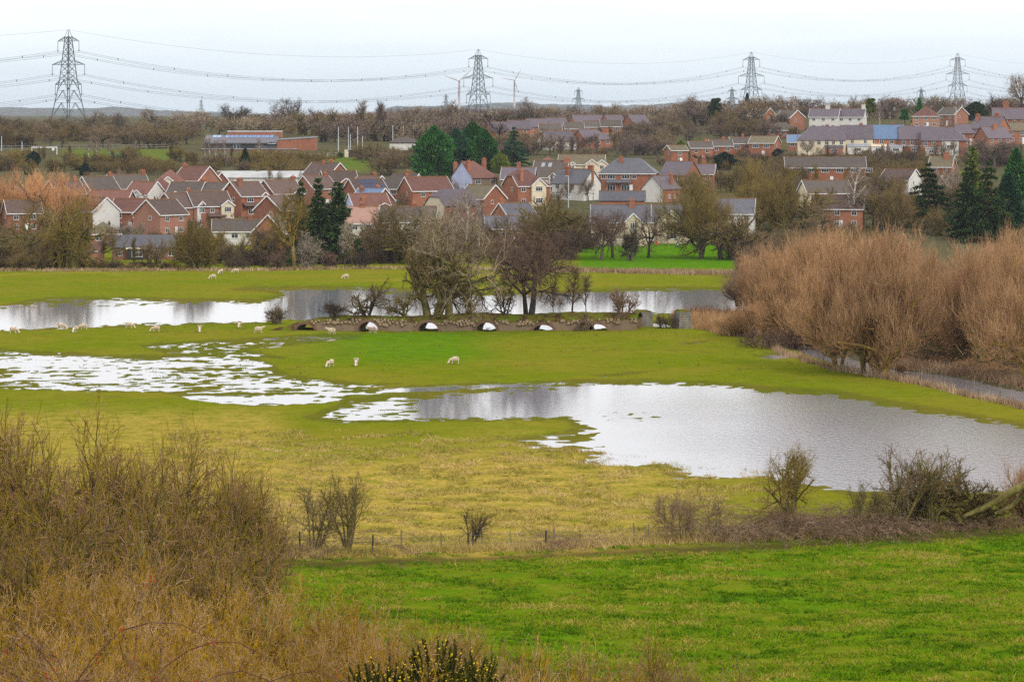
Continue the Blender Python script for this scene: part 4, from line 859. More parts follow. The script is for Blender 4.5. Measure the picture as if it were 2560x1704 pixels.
B1, B2, B3 = M_BRICK, M_BRICK2, M_BRICK3
C_, W_ = M_CREAM, M_WHITE
GE = 'houses of the brick estate'; GR = 'houses on the right hillside'; GC = 'houses of the village centre'; GU = 'houses of the upper estate'
HS = [
 # left estate
 (14, 466, 35, 8, 8, 5.0, 3.0, B1, T_BROWN, 'brick house half cut off by the left picture edge', dict(group=GE)),
 (100, 469, 50, 7, 7, 4.8, 2.8, B1, T_BROWN, 'brick house whose white peak shows through the orange willow', dict(group=GE)),
 (160, 451, 35, 8, 8, 5.0, 3.2, B1, T_BROWN, 'brick house with pale gable behind the top of the orange willow', dict(group=GE, ch=[(3, 0, .8)])),
 (243, 442, 38, 8.5, 8, 5.0, 3.2, B3, T_DKBR, 'brick house with dark roof and yellow topped chimney at its right end', dict(group=GE, ch=[(4, .4, .9, .5)])),
 (316, 437, 25, 10, 8.5, 5.0, 3.4, B1, T_DKBR, 'house with brick front gable and single white window under dark roof', dict(group=GE, ch=[(4.6, 0, 1)], gab=[(.5, 3.3, .6, B1, 1, 1.2)])),
 (363, 455, -28, 7, 8, 5.0, 3.0, W_, T_RED, 'white timbered house with two narrow gables side by side', dict(group=GE, gab=[(-1.9, 2.8, .6, W_, 1, 1.2), (1.2, 2.6, 1.2, W_, 1, 1.2)])),
 (403, 446, 8, 9, 9, 5.0, 3.3, B1, T_RED, 'hipped red brown house with cream gables behind the pollarded tree', dict(group=GE, ql=0, qr=0, gab=[(-2.9, 2.8, .8, C_, 1, 1.3), (2.9, 2.4, .8, C_, 1, 1.0)])),
 (426, 424, 8, 9, 9, 5.0, 3.6, B1, T_RED, 'large red hipped house with cream triangular front gable', dict(group=GE, ql=0, qr=0, gab=[(-.8, 4.2, .8, C_, 1, None)])),
 (491, 417, -38, 9.5, 8.5, 5.0, 3.6, B1, T_RED, 'tallest red roofed estate house with navy and white dormer gable', dict(group=GE, ch=[(-4.4, 0, .6, .55)], gab=[(-2.6, 2.6, .5, M_NAVY, 1, 1.2)])),
 (534, 431, -38, 5.5, 6, 4.2, 2.6, B1, T_RED, 'lower red roofed wing with navy porch gable beside the tallest house', dict(group=GE, gab=[(-1.4, 2.0, .5, M_NAVY, 1, 1.0)])),
 (470, 456, -14, 8.5, 8, 5.0, 3.0, B1, T_DKBR, 'brick house with dark roof and small orange gable, mid estate', dict(group=GE, ch=[(4, .6, .8, .5)], gab=[(-1.6, 2.0, .5, B2, 1, 1.0)])),
 (536, 457, -36, 9, 8, 5.0, 3.0, B1, T_DKBR, 'brick house with long white bargeboard facing right, mid estate', dict(group=GE, ch=[(-3.8, 0, .7)])),
 (450, 482, 42, 8.5, 8.5, 5.0, 3.2, B1, T_BROWN, 'brick house with broad left gable and narrow white bay', dict(group=GE, gab=[(2.7, 2.6, .8, W_, 1.2, 1.6)])),
 (517, 479, 26, 9.5, 8.5, 5.0, 3.2, B1, T_BROWN, 'brick house with cream timbered right gable and two upper windows', dict(group=GE, ch=[(-4.4, .6, .6)], gab=[(3.4, 3.1, .9, C_, 1, 1.7)], win=[(-2.6, 4.0, 1.0, 1.3), (-.2, 4.0, 1.0, 1.3)], porch=[(-1.5, 3, 1.6, 2.5, 3.3)])),
 (611, 455, 44, 8.5, 8.2, 5.1, 3.3, B2, T_BROWN, 'orange brick house with wide windows and slated porch, beside white hall', dict(group=GE, ch=[(-2.6, -1.2, .8, .5)], win=[(-1.4, 4.1, 2.0, 1.2), (2.6, 4.1, 1.2, 1.2), (-1, 1.3, 2.0, 1.6)], porch=[(-4, 4, 1.4, 2.6, 3.4)], gab=[(3.0, 1.9, .25, B2, .8, None)])),
 (698, 451, 40, 9, 8.5, 5.0, 3.2, B1, T_BROWN, 'brick house with chimney right of the white hall roof', dict(group=GE, ch=[(4.3, 0, .9, .5)], gab=[(2.2, 2.0, .5, M_DARK, 1, None)])),
 (690, 489, 68, 9, 7, 4.6, 3.2, B1, T_BROWN, 'steep brick gabled house with triple window left of the spruces', dict(group=GE)),
 (700, 536, 62, 9, 8, 4.8, 3.6, B2, T_MOSS, 'orange brick gable end with small white window by the hedge', dict(group=GE)),
 (606, 549, 4, 13, 7, 3.0, 2.4, W_, T_DKBR, 'low white walled bungalow with dark roof behind the pollarded willow', dict(group=GE, st=1, ch=[(1.8, 0, .9, .5)])),
 (243, 494, -48, 7.5, 7.5, 5.0, 3.0, B3, T_BROWN, 'pink brick house with white gable and orange lichen on its ridge', dict(group=GE, side=(1, W_, 1))),
 (279, 476, -12, 10, 8, 5.0, 3.0, B1, T_RED, 'red roofed house behind the big mossy tree, small left peak', dict(group=GE, gab=[(-3.5, 2.6, .5, B1, 1, 1.0)])),
 (402, 499, 52, 9, 8.5, 5.0, 3.2, B3, T_BROWN, 'pink brick house with long white sloping verge behind pollarded tree', dict(group=GE)),
 (258, 555, 20, 6.5, 6.5, 2.6, 2.4, B1, T_MOSS, 'small pyramid roofed building with white fascia in the garden', dict(ql=0, qr=0, st=1, cat='building', group=GE)),
 (330, 497, -10, 8, 7, 4.6, 2.8, B1, T_RED, 'red brick house hidden low among trees in mid estate', dict(group=GE)),
 (55, 500, 20, 8, 7, 4.6, 2.8, B1, T_BROWN, 'brick house hidden behind the orange willow trunk', dict(group=GE)),
 # centre left
 (815, 408, -38, 10, 8.5, 5.0, 3.3, B1, T_BROWN, 'brick house with gable facing right under the green field', dict(group=GC, ch=[(1.6, .5, .8, .5), (-.5, -.5, .5)])),
 (846, 428, 16, 9, 8.5, 5.0, 3.2, B1, T_BROWN, 'brown roofed house with brick front gable and blue tinted window', dict(group=GC, gab=[(.9, 3.2, .9, B2, 1, 2.0)])),
 (789, 440, 44, 8, 8, 5.0, 3.1, B1, T_BROWN, 'brick house with wide left gable and brick chimney on ridge', dict(group=GC, ch=[(3.2, 0, .8, .55)])),
 (925, 440, -36, 7.5, 7.5, 4.8, 2.6, B1, T_BROWN, 'brick house peeping out behind the solar panelled house', dict(group=GC, ch=[(1, .5, .8)])),
 (913, 448, 30, 9, 8.5, 4.8, 3.2, B2, T_BROWN, 'house with two rows of dark solar panels on its roof', dict(group=GC, solar=[(-2.2, 2.6, .62, .92, 5, 1), (-2.9, 4.3, .12, .52, 7, 1)])),
 (880, 466, 40, 6, 5.5, 3.0, 2.4, B2, T_BROWN, 'small garage with a block of solar panels on its roof', dict(group=GC, st=1, solar=[(-1.8, 2.2, .2, .85, 3, 2)], door=False)),
 (930, 471, -34, 7.5, 7.5, 4.6, 2.8, B1, T_BLUE, 'house with bright blue roof beside the solar panelled house', dict(group=GC, ch=[(-2.4, -1, .3), (1.5, .3, .6)])),
 (1003, 435, -22, 9.5, 9, 5.0, 3.6, B1, T_DKBR, 'large dark roofed house left of the green cypress trees', dict(group=GC, ql=.4, ch=[(2, 0, .8, .5)])),
 (1064, 443, 27, 11.5, 8.8, 5.0, 3.3, B2, T_RED, 'brick house with broad red roof and three small white windows', dict(group=GC, ch=[(-5.2, .3, .7, .5)], win=[(-2.8, 4.0, 1.2, 1.2), (.6, 4.0, 1.3, 1.2), (4, 4.0, 2.2, 1.0), (-2, 1.3, 1.2, 1.2)])),
 (1128, 474, 38, 10, 8, 4.0, 3.6, B1, T_PURP, 'purple slate barn with stained cream half hipped end wall', dict(group=GC, ql=.5, side=(-1, C_, .5), win=[], door=False, trim=False, ridge=False)),
 (918, 484, 22, 9, 8, 4.8, 3.2, B3, T_RED, 'red roofed house with pale blue gable behind the pink tiled roof', dict(group=GC, side=(-1, M_LAV, 1), ch=[(-1.6, -2.0, -.8, .5)], gab=[(2.6, 4.6, .8, B3, .55, None)])),
 (893, 517, -4, 9.5, 8, 4.8, 3.4, W_, T_PINK, 'white house with pink tiled roof right of the dark spruces', dict(group=GC, ch=[(1.2, 0, .8, .6)])),
 (1008, 516, -2, 15, 8, 4.8, 3.2, W_, T_DKBR, 'long white terrace with brown roof behind the bridge trees', dict(group=GC, ch=[(2.5, 0, .7, .6)])),
 # centre
 (1186, 404, 40, 9.0, 9.2, 5.2, 4.2, M_PEBB, T_RED, 'house with lavender blue gable wall and three tall brick chimneys', dict(group=GC, qr=0.0, side=(-1, M_LAV, 1), trim=False, ch=[(-4.0, 3.4, -.4, .5), (-3.8, -2.2, .2, .6), (4.4, 1.2, .7, .6)], win=[(-2.5, 4.1, 1.9, 1.6), (2.8, 4.1, 1.9, 1.6)])),
 (1297, 419, -6, 9, 8, 5.0, 3.0, B1, T_PURP, 'purple slated house with central chimney behind the cream gabled house', dict(group=GC, ch=[(0, 0, 1.2, .55)])),
 (1316, 427, 27, 9.5, 9, 5.4, 3.8, B2, T_RED, 'red brick house with tall cream front gable and half hipped end', dict(group=GC, ql=.6, qr=0, ch=[(-3.0, -3.0, .2, .4)], gab=[(1.0, 4.2, .8, C_, 1, 2.0)])),
 (1205, 463, -44, 9, 8, 4.2, 3.2, B2, T_MOSS, 'brick house with mossy brown roof and gable facing right, below lavender house', dict(group=GC, porch=[(1, 3, 1, 2.4, 3.0)])),
 (1285, 508, 35, 8, 7, 4.0, 3.0, B3, T_SLATE, 'slate roofed cottage with brick left gable above the bridge tree', dict(group=GC, ch=[(-3.6, 0, .9, .5)])),
 (1280, 540, 4, 12, 7, 3.2, 2.6, W_, T_SLATE, 'low slate roofed white cottage directly behind the right bridge tree', dict(group=GC, st=1)),
 (1380, 402, -14, 9.5, 10, 4.6, 4.4, W_, T_DKBR, 'dark roofed house with two bright roof windows', dict(group=GC, ch=[(4.4, -.5, .8, .9)], skyl=[(-2.2, .72, .5), (-.2, .72, .5)], gab=[(1.6, 2.4, .4, W_, 1, 1.2)])),
 (1370, 391, 4, 8, 8, 5.0, 3.0, B1, T_RED, 'maroon hipped roof just behind the house with roof windows', dict(group=GC, ql=0, qr=0)),
 (1441, 423, -40, 11, 7.5, 4.6, 3.6, W_, T_SLATE, 'white cottage with slate roof and big white gable facing right', dict(group=GC, trim=False, ch=[(5.0, 0, 1.1, .8), (-1.8, -1.6, .6, .6)], win=[(-3.6, 3.6, 1.4, 1.2), (1.6, 3.6, 1.4, 1.2), (0, 1.2, 1.2, 1.2)])),
 (1455, 387, -5, 14, 8, 5.0, 2.8, C_, T_MOSS, 'long cream house with several cream gables behind the white cottage', dict(group=GC, gab=[(3.4, 4.0, 1.0, C_, 1.0, 1.2), (-2.6, 1.8, .4, C_, 1, 1.0), (6.4, 3.6, .6, C_, 1, 1.2)])),
 (1572, 396, -9, 16, 9.5, 5.4, 4.0, B2, T_SLATE, 'big red brick semi with hipped slate roof and white bay windows', dict(group=GC, ql=0, qr=0, trim=True, ridge=False, ch=[(-2.0, -1.4, .3, .55)], win=[(-6.6, 4.4, 1.3, 1.5), (-4.4, 4.4, 2.2, 1.5), (-.3, 4.4, 2.2, 1.5), (2.1, 4.4, 1.2, 1.5), (-4.4, 1.3, 2.4, 1.8), (-.4, 1.3, 2.4, 1.8)], porch=[(-5.8, 1.2, 1.1, 2.7, 3.5)])),
 (1652, 441, 56, 9, 6.5, 3.6, 3.2, B2, T_PURP, 'cottage with pale pink gable wall and tall brick chimney', dict(group=GC, side=(-1, W_, 1), trim=False, ch=[(1.6, -2.2, .6, .5)], win=[(-1, 1.4, .9, 1.0), (1.8, 1.4, .9, 1.0)])),
 (1700, 404, -34, 8.5, 8, 5.0, 3.6, B2, T_PURP, 'brick house with purple slate roof right of the big semi', dict(group=GC, trim=False, ch=[(3.4, 1, 1.0, .6)])),
 (1757, 411, -10, 7, 7, 4.5, 2.6, B2, T_PURP, 'small purple slated house with two chimneys near the golden conifer', dict(group=GC, ch=[(-2, 0, 1.4, .5), (.2, .6, 1.8, .5)])),
 (1556, 478, -3, 11.5, 6, 2.6, 2.2, B2, T_SLATE, 'low slate roofed outbuilding behind two round laurel bushes', dict(group=GC, st=1, trim=False, win=[], cat='building', door=False)),
 (1552, 512, -3, 13, 8, 5.2, 3.6, C_, T_SLATE, 'cream house with orange chimney and tall front gable behind white cars', dict(group=GC, ch=[(2.5, -.6, 1.2, .6)], gab=[(2.9, 3.6, .7, C_, 1.1, 1.4)])),
 (1682, 512, -4, 11, 9, 4.6, 3.6, C_, T_SLATE, 'cream house with wide low gable behind the big park tree', dict(group=GC, gab=[(-.2, 6.4, 1.0, C_, .95, 2.4)])),
 (1832, 497, -8, 10, 8, 5.0, 3.2, W_, T_SLATE, 'white house glimpsed behind mossy trees right of the park', dict(group=GC)),
 # upper estate
 (1246, 305, 20, 9, 9, 5, 3.6, B2, T_PURP, 'purple roofed house right behind the tall green cypresses', dict(group=GU, trim=False)),
 (1296, 301, 6, 9, 9, 5, 3.4, B2, T_PURP, 'purple roofed house at the left end of the upper estate', dict(group=GU, trim=False)),
 (1341, 297, 6, 9, 9, 5, 3.4, B2, T_PURP, 'purple roofed house second from left in upper estate', dict(group=GU, trim=False)),
 (1389, 295, 26, 9, 9, 5, 3.6, B2, T_PURP, 'purple roofed house with orange brick left gable, upper estate', dict(group=GU, trim=False)),
 (1467, 288, 22, 15, 9, 5, 3.8, B2, T_PURP, 'longest purple roof in the upper estate', dict(group=GU, trim=False)),
 (1532, 288, 30, 9, 9, 5, 3.8, B2, T_PURP, 'purple roofed house with red gable right of the longest roof', dict(group=GU, trim=False)),
 (1590, 287, 38, 10, 9, 5, 4.0, B2, T_PURP, 'rightmost purple roofed house with tall red brick gable, upper estate', dict(group=GU, trim=False)),
 (1375, 311, 3, 9, 8, 4.6, 2.6, B1, T_DKBR, 'dark flat pitched roof at left of the upper estate front row', dict(group=GU, ch=[(-4, 0, .5)])),
 (1434, 306, 3, 8, 8, 4.8, 2.6, B1, T_DKBR, 'dark roofed house second in the upper estate front row', dict(group=GU)),
 (1479, 302, 3, 8, 8, 4.8, 2.6, B1, T_DKBR, 'dark roofed house third in the upper estate front row', dict(group=GU)),
 (1526, 301, 4, 9, 8, 5.0, 2.6, B2, T_DKBR, 'brick and white house with wide window, right end of front row', dict(group=GU, win=[(2.2, 3.8, 2.4, 1.3), (-2, 1.2, 1.6, 1.2)])),
 (1392, 328, 32, 12, 8, 3.4, 3.4, W_, T_PURP, 'low purple roof with white left gable below the upper estate', dict(group=GU, trim=False, st=1)),
 (1482, 324, 26, 12, 9, 3.4, 3.6, B2, T_PURP, 'low purple hipped roof with brick left end below upper estate', dict(group=GU, trim=False, qr=0, st=1)),
 # right hillside
 (1690, 364, 18, 6, 7, 4.6, 1.6, B2, T_MOSS, 'narrow brick house with lichen roof left of the golden conifer', dict(group=GR)),
 (1750, 355, 4, 7.6, 8, 4.8, 2.0, B2, T_DKBR, 'brick and white terrace house just right of the golden conifer', dict(group=GR, ch=[(2, 0, .7)])),
 (1801, 350, 4, 7.6, 8, 4.8, 2.0, B2, T_DKBR, 'brick and white terrace house, second right of golden conifer', dict(group=GR, ch=[(1, 0, .8)])),
 (1853, 344, 4, 7.8, 8, 4.8, 2.0, B2, T_DKBR, 'terrace house with two wide windows, third right of golden conifer', dict(group=GR, ch=[(.5, 0, .9)], win=[(-2, 3.7, 2.2, 1.3), (1.8, 3.7, 2.4, 1.3)])),
 (1912, 341, -22, 9, 8, 4.8, 2.2, B2, T_MOSS, 'end terrace house with blank red brick right gable', dict(group=GR, win=[(-2, 3.7, 2.2, 1.3), (1.8, 3.7, 2.0, 1.3)])),
 (2053, 316, -3, 16, 8.5, 5.0, 4.4, C_, T_PURP, 'left end of long terrace with cream wall and hipped purple roof', dict(group=GR, ql=0, trim=False, ridge=False, ch=[(2, .5, .5, .6)], win=[(-6.5, 3.9, 1, 1.2), (-4, 3.9, 1, 1.2), (-1, 3.9, 1.3, 1.3), (1.6, 3.9, 1.3, 1.3), (4, 3.9, 1, 1.2), (6.6, 3.9, 1.2, 1.3)], lean=[(1, 7, 2.4, 2.2, 3.0, B1, T_SLATE)])),
 (2145, 313.5, -3, 9.5, 8.5, 5.0, 4.4, C_, T_PURP, 'cream terrace section between purple and blue roofs', dict(group=GR, trim=False, ridge=False, ch=[(1, .4, .6, .6)], win=[(-2.2, 3.9, 1.1, 1.3), (2.2, 3.9, 1.1, 1.3)], lean=[(-4, 3, 2.6, 2.2, 3.0, W_, M_LEAD)])),
 (2213, 313.5, -4, 12.5, 8.5, 5.0, 4.4, B2, T_BLUE, 'terrace section with bright blue slate roof', dict(group=GR, trim=False, ridge=False, ch=[(2.6, .4, .5, .6)], win=[(-4.5, 3.9, 1.3, 1.5), (-1.5, 3.9, 1.3, 1.5), (2, 3.9, 1.4, 1.6), (5, 3.9, 1.4, 1.6)], lean=[(-5, 0, 2.6, 2.2, 3.0, W_, M_CREAM), (1, 5.5, 2.8, 2.1, 2.9, W_, M_LEAD)])),
 (2288, 316, -5, 11, 8.5, 5.0, 4.2, B2, T_PURP, 'brick terrace section right of the blue roof', dict(group=GR, trim=False, ridge=False, ch=[(-1, .4, .5, .6)], win=[(-4, 3.7, 1.3, 1.5), (-1.2, 3.7, 1.3, 1.5), (1.8, 3.7, 1.3, 1.5), (4.4, 3.7, 1.3, 1.5)], lean=[(-4, 3, 2.4, 2.4, 2.7, B2, M_LEAD)])),
 (2362, 319, -13, 15, 9, 5.0, 4.2, B2, T_PURP, 'right end of long terrace with hipped purple roof', dict(group=GR, qr=0, trim=False, ridge=False, ch=[(.5, .5, .5, .6)], win=[(-6, 3.7, 1.3, 1.4), (-3.4, 3.7, 1.3, 1.4), (.4, 3.7, 1.2, 1.5), (3.2, 3.7, 1.2, 1.5)], gab=[], lean=[(-6, -1, 2.2, 2.2, 2.6, W_, M_LEAD), (-.6, 5, .12, 5.0, 5.05, W_, M_LEAD)])),
 (1974, 277, -52, 8.5, 8, 4.8, 2.8, B1, T_DKBR, 'brick house with white edged gable facing right below the birches', dict(group=GR)),
 (2063, 272, -16, 11, 8, 5.0, 3.0, W_, T_PURP, 'white semi with white chimney, left of two on the hilltop', dict(group=GR, ch=[(1, 0, 1.5, .8, W_)])),
 (2130, 272, -16, 10, 8, 5.0, 3.0, W_, T_PURP, 'white house with right end chimney beside the round pine', dict(group=GR, ch=[(4.4, 0, 1.6, .7, W_)])),
 (1955, 307, 0, 12, 9, 2.8, 2.6, B1, T_DKBR, 'grey brown hipped bungalow above the end terrace house', dict(group=GR, ql=0, qr=0, st=1)),
 (1993, 337, -6, 6.5, 6, 3.0, 2.4, B1, T_BLUE, 'small house with dark blue roof left of the long terrace', dict(group=GR, st=1)),
 (2315, 265, -10, 10, 10, 4.6, 3.8, B3, T_RED, 'pyramid red roofed house behind the hilltop spruce', dict(group=GR, ql=0, qr=0)),
 (2382, 268, -52, 9, 8, 4.6, 2.8, B1, T_DKBR, 'brick house with white edged gable right of the pyramid roof', dict(group=GR)),
 (2475, 292, -40, 11, 8, 6.0, 4.0, B2, T_PURP, 'tall brick gable house near the right picture edge', dict(group=GR, trim=False, ch=[(-5, 0, .8, .7), (3, 0, 1.2, .7)])),
 (2420, 311, -4, 9, 7, 4.2, 3.0, B2, T_PURP, 'purple slated cottage between terrace end and tall brick gable', dict(group=GR, trim=False, ch=[(3.6, 0, 2.2, .8)])),
 (2482, 318, 28, 10, 8, 4.6, 3.6, B2, T_PURP, 'brick house with left gable below the tall brick gable', dict(group=GR, trim=False, ch=[(0, -1, 1.0, .7)])),
 (2535, 270, -8, 16, 9, 5.4, 4.0, B2, T_PURP, 'slate roofed row with brick chimneys at top right corner', dict(group=GR, trim=False, ch=[(-3, 0, 2.4, 1.1), (5, 0, 2.6, 1.1)])),
 (2545, 308, 8, 10, 8, 4.6, 2.6, B2, T_MOSS, 'mossy green roofed house cut by the right picture edge', dict(group=GR, trim=False)),
 (2062, 393, -2, 24, 8, 4.8, 3.0, B2, T_DKBR, 'long low brick block with dark roof and row of white windows', dict(group=GR, win=[(-9 + 4.4 * i, 3.9, 2.2, 1.3) for i in range(6)])),
 (2062, 452, 14, 12, 8, 4.8, 3.0, C_, T_DKBR, 'cream house hidden behind the white birch', dict(group=GR)),
 (2095, 488, -10, 12, 8, 4.8, 3.0, B2, T_BROWN, 'brick house with white windows low behind the white birch', dict(group=GR)),
 (2252, 424, -36, 9, 8, 4.6, 2.8, W_, T_BROWN, 'house whose white verge shows left of the tall conifers', dict(group=GR)),
 (2356, 391, -20, 7, 7, 4.6, 3.0, B2, T_MOSS, 'brick house beneath the flag with twin chimney', dict(group=GR, ch=[(1.5, -1, 1.2, .8)])),
 (1700, 262, -40, 8, 8, 4.6, 2.8, B2, T_DKBR, 'far brick house with small white peak in the upper wood', dict(group=GR)),
 (1905, 271, -45, 8, 8, 4.6, 2.8, B2, T_DKBR, 'far house with white edged peak left of hilltop houses', dict(group=GR)),
]
for (px_, pr_, yw, L_, W__, he_, ri_, wm_, rm_, lb_, kw_) in HS: house('house', px_, pr_, yw, L_, W__, he_, ri_, wm_, rm_, lb_, **kw_)

# front gardens' brick bungalows by the meadow hedge
house('bungalow', 366, 588, 3, 13.5, 8, 2.7, 2.2, B3, T_SLATE, 'long low brick bungalow with grey roof and pale awning behind hedge', st=1, trim=False, ridge=False, win=[(2.6, 1.5, 1.6, 1.3), (5.4, 1.5, 1.4, 1.3), (-5.0, 1.4, .8, 1.1)], lean=[(-3.6, .6, 1.2, 2.35, 2.6, M_DARK, M_CREAM)], cat='bungalow')
house('bungalow', 205, 606, -3, 8, 6, 2.5, 1.4, B3, T_RED, 'small brick hut with blue grey lean-to between two mossy trunks', st=1, trim=False, ridge=False, win=[(1.6, 1.4, 1.3, 1.1), (-2.4, 1.4, .9, .9)], lean=[(-4, 3.8, .7, 2.2, 2.5, B3, M_LEAD)], cat='bungalow')
# ------------------------------------------------------------------ school and sports ground
def slab(root, nm, mat, *boxes):
    m_ = MB()
    for b_ in boxes: m_.box(*b_)
    return m_.build(nm, mat, root)
D0 = 1060.0; k = D0 / FPX
def sx(px): return (px - 1280) * k
def sz(py): return CAMZ - (py - HZ) * k
sch = empty('school', (sx(640), D0, 0)); ox = sx(640)
tag(sch, 'modern red brick school with dark sloping roof and blue glazing strip', 'school')
X = lambda p: sx(p) - ox
slab(sch, 'ground_floor', M_BRICK2, (X(512), X(744), -6, 12, sz(400), sz(373)))
slab(sch, 'flat_roof', M_LEAD, (X(508), X(747), -6.4, 4, sz(373), sz(371)))
slab(sch, 'upper_wall', M_DARK, (X(514), X(644), -1.5, 11, sz(371), sz(357)))
roof_slab([[(X(510), -2.2, sz(357)), (X(694), -2.2, sz(357)), (X(694), 8, sz(338)), (X(510), 8, sz(338))]], .3).build('sloping_roof', T_SLATE, sch)
roof_slab([[(X(643), -4.5, sz(370)), (X(694), -4.5, sz(370)), (X(694), 2, sz(350)), (X(643), 2, sz(350))]], .3).build('sloping_roof', plain('black_roof', (0.03, 0.035, 0.045), .6, .2), sch)
slab(sch, 'clerestory', M_BRICK2, (X(563), X(699), 8.1, 14, sz(371), sz(329.5)))
slab(sch, 'parapet', M_TRIM, (X(562), X(700), 7.9, 14.2, sz(329.5), sz(328)))
M_BLUEG = plain('blue_glazing', (0.22, 0.36, 0.62), .12, .15, .8)
for i in range(14):
    p0 = 528 + i * 11.0
    if 545 < p0 < 552: continue
    f = lambda p, v: (X(p), 8 - 10.2 * (1 - v), sz(357) + (sz(338) - sz(357)) * v + .06)
    roof_slab([[f(p0, .72), f(p0 + 9.6, .72), f(p0 + 9.6, .97), f(p0, .97)]], .08).build('glazing_panel', M_BLUEG, sch)
hb = [(X(694), -3, sz(392)), (X(788), -3, sz(392)), (X(788), 12, sz(392)), (X(694), 12, sz(392)), (X(694), -3, sz(350)), (X(788), -3, sz(344)), (X(788), 12, sz(344)), (X(694), 12, sz(350))]
MB().hexa(hb).build('hall_wall', M_BRICK2, sch)
MB().hexa([(X(693), -3.3, sz(350)), (X(789.5), -3.3, sz(344)), (X(789.5), 12.3, sz(344)), (X(693), 12.3, sz(350)), (X(693), -3.3, sz(350) + .35), (X(789.5), -3.3, sz(344) + .35), (X(789.5), 12.3, sz(344) + .35), (X(693), 12.3, sz(350) + .35)]).build('hall_roof', M_LEAD, sch)
for p in (553, 580, 644, 655, 676, 690, 711, 732): add_window(sch, (X(p), -6, sz(382)), 0, 1.4, 1.1, 2)
for p in (588, 597): add_window(sch, (X(p), -1.5, sz(364)), 0, 1.1, 2.2, 1)
add_window(sch, (X(683), -4.6, sz(356)), 0, 2.8, .9, 4)

# white hall between the estate and the school
hl = empty('white_hall', (0, 0, 0)); gl = ground(670, 462); hl.location = gl
tag(hl, 'long low white roofed hall behind the brick estate', 'hall')
kk = gl.y / FPX; xa, xb = (540 - 670) * kk, (805 - 670) * kk
slab(hl, 'wall', M_WHITE, (xa, xb, 0, 9, -3, 2.3))
roof_slab([[(xa - .3, -.4, 2.2), (xb + .3, -.4, 2.2), (xb + .3, 6, 4.0), (xa - .3, 6, 4.0)], [(xb + .3, 6, 4.0), (xb + .3, 12, 2.4), (xa - .3, 12, 2.4), (xa - .3, 6, 4.0)]], .2).build('roof', plain('white_roof', (.42, .42, .42), .6, .15, .3), hl)
# pavilion and dugout shed
pv = ground(1010, 376); r_ = empty('pavilion', pv); tag(r_, 'low white pavilion with dark hipped roof left of the cypresses', 'pavilion')
slab(r_, 'wall', M_WHITE, (-5.2, 5.2, -2, 4, -1, 2.6)); slab(r_, 'brick_band', M_BRICK, (-5.3, 5.3, -2.1, 4.1, 2.6, 2.9))
roof_slab([[(-5.6, -2.5, 2.9), (5.6, -2.5, 2.9), (2, 1, 4.8), (-2, 1, 4.8)], [(5.6, -2.5, 2.9), (5.6, 4.5, 2.9), (2, 1, 4.8)], [(5.6, 4.5, 2.9), (-5.6, 4.5, 2.9), (-2, 1, 4.8), (2, 1, 4.8)], [(-5.6, 4.5, 2.9), (-5.6, -2.5, 2.9), (-2, 1, 4.8)]]).build('roof', T_DKBR, r_)
dg = ground(902, 393); r_ = empty('sports_shed', dg); tag(r_, 'dark timber sports shed with flat roof at the pitch side', 'shed')
slab(r_, 'wall', plain('creosote_boards', (.06, .035, .03), .9, .3), (-4.2, 4.2, -1, 2, -1, 2.5)); slab(r_, 'roof', M_LEAD, (-4.5, 4.5, -1.3, 2.3, 2.5, 2.65)); slab(r_, 'pier', M_CREAM, (-5.6, -4.25, -1, 1, -1, 2.6)); slab(r_, 'post', M_POLE, (2.6, 2.8, -1.2, -1.02, -1, 2.45))
# floodlight masts
for i, (p, b_, t_) in enumerate(((846, 380, 316), (871, 378, 315), (876, 378, 333), (894, 376, 315), (906, 376, 338), (982, 356, 311), (1008, 358, 312), (1034, 360, 311), (1115, 330, 306), (4, 377, 339), (55, 377, 352))):
    g_ = ground(p, b_); h_ = (b_ - t_) / ppm(g_.y); r_ = empty('floodlight_mast', g_)
    tag(r_, ('slim grey floodlight mast, %s from left among the masts behind the houses' % ordinal(i + 1 if i < 9 else 0)) if i < 9 else ('short grey lamp mast at the far left, %s one' % ('taller' if i == 9 else 'shorter')), 'mast', 'sports ground masts')
    MB().tube([(0, 0, -1), (0, 0, h_)], [.2, .12], 6).build('pole', M_POLE, r_); slab(r_, 'lamp_head', M_DARK, (-.55, .55, -.25, .25, h_ - .15, h_ + .35))
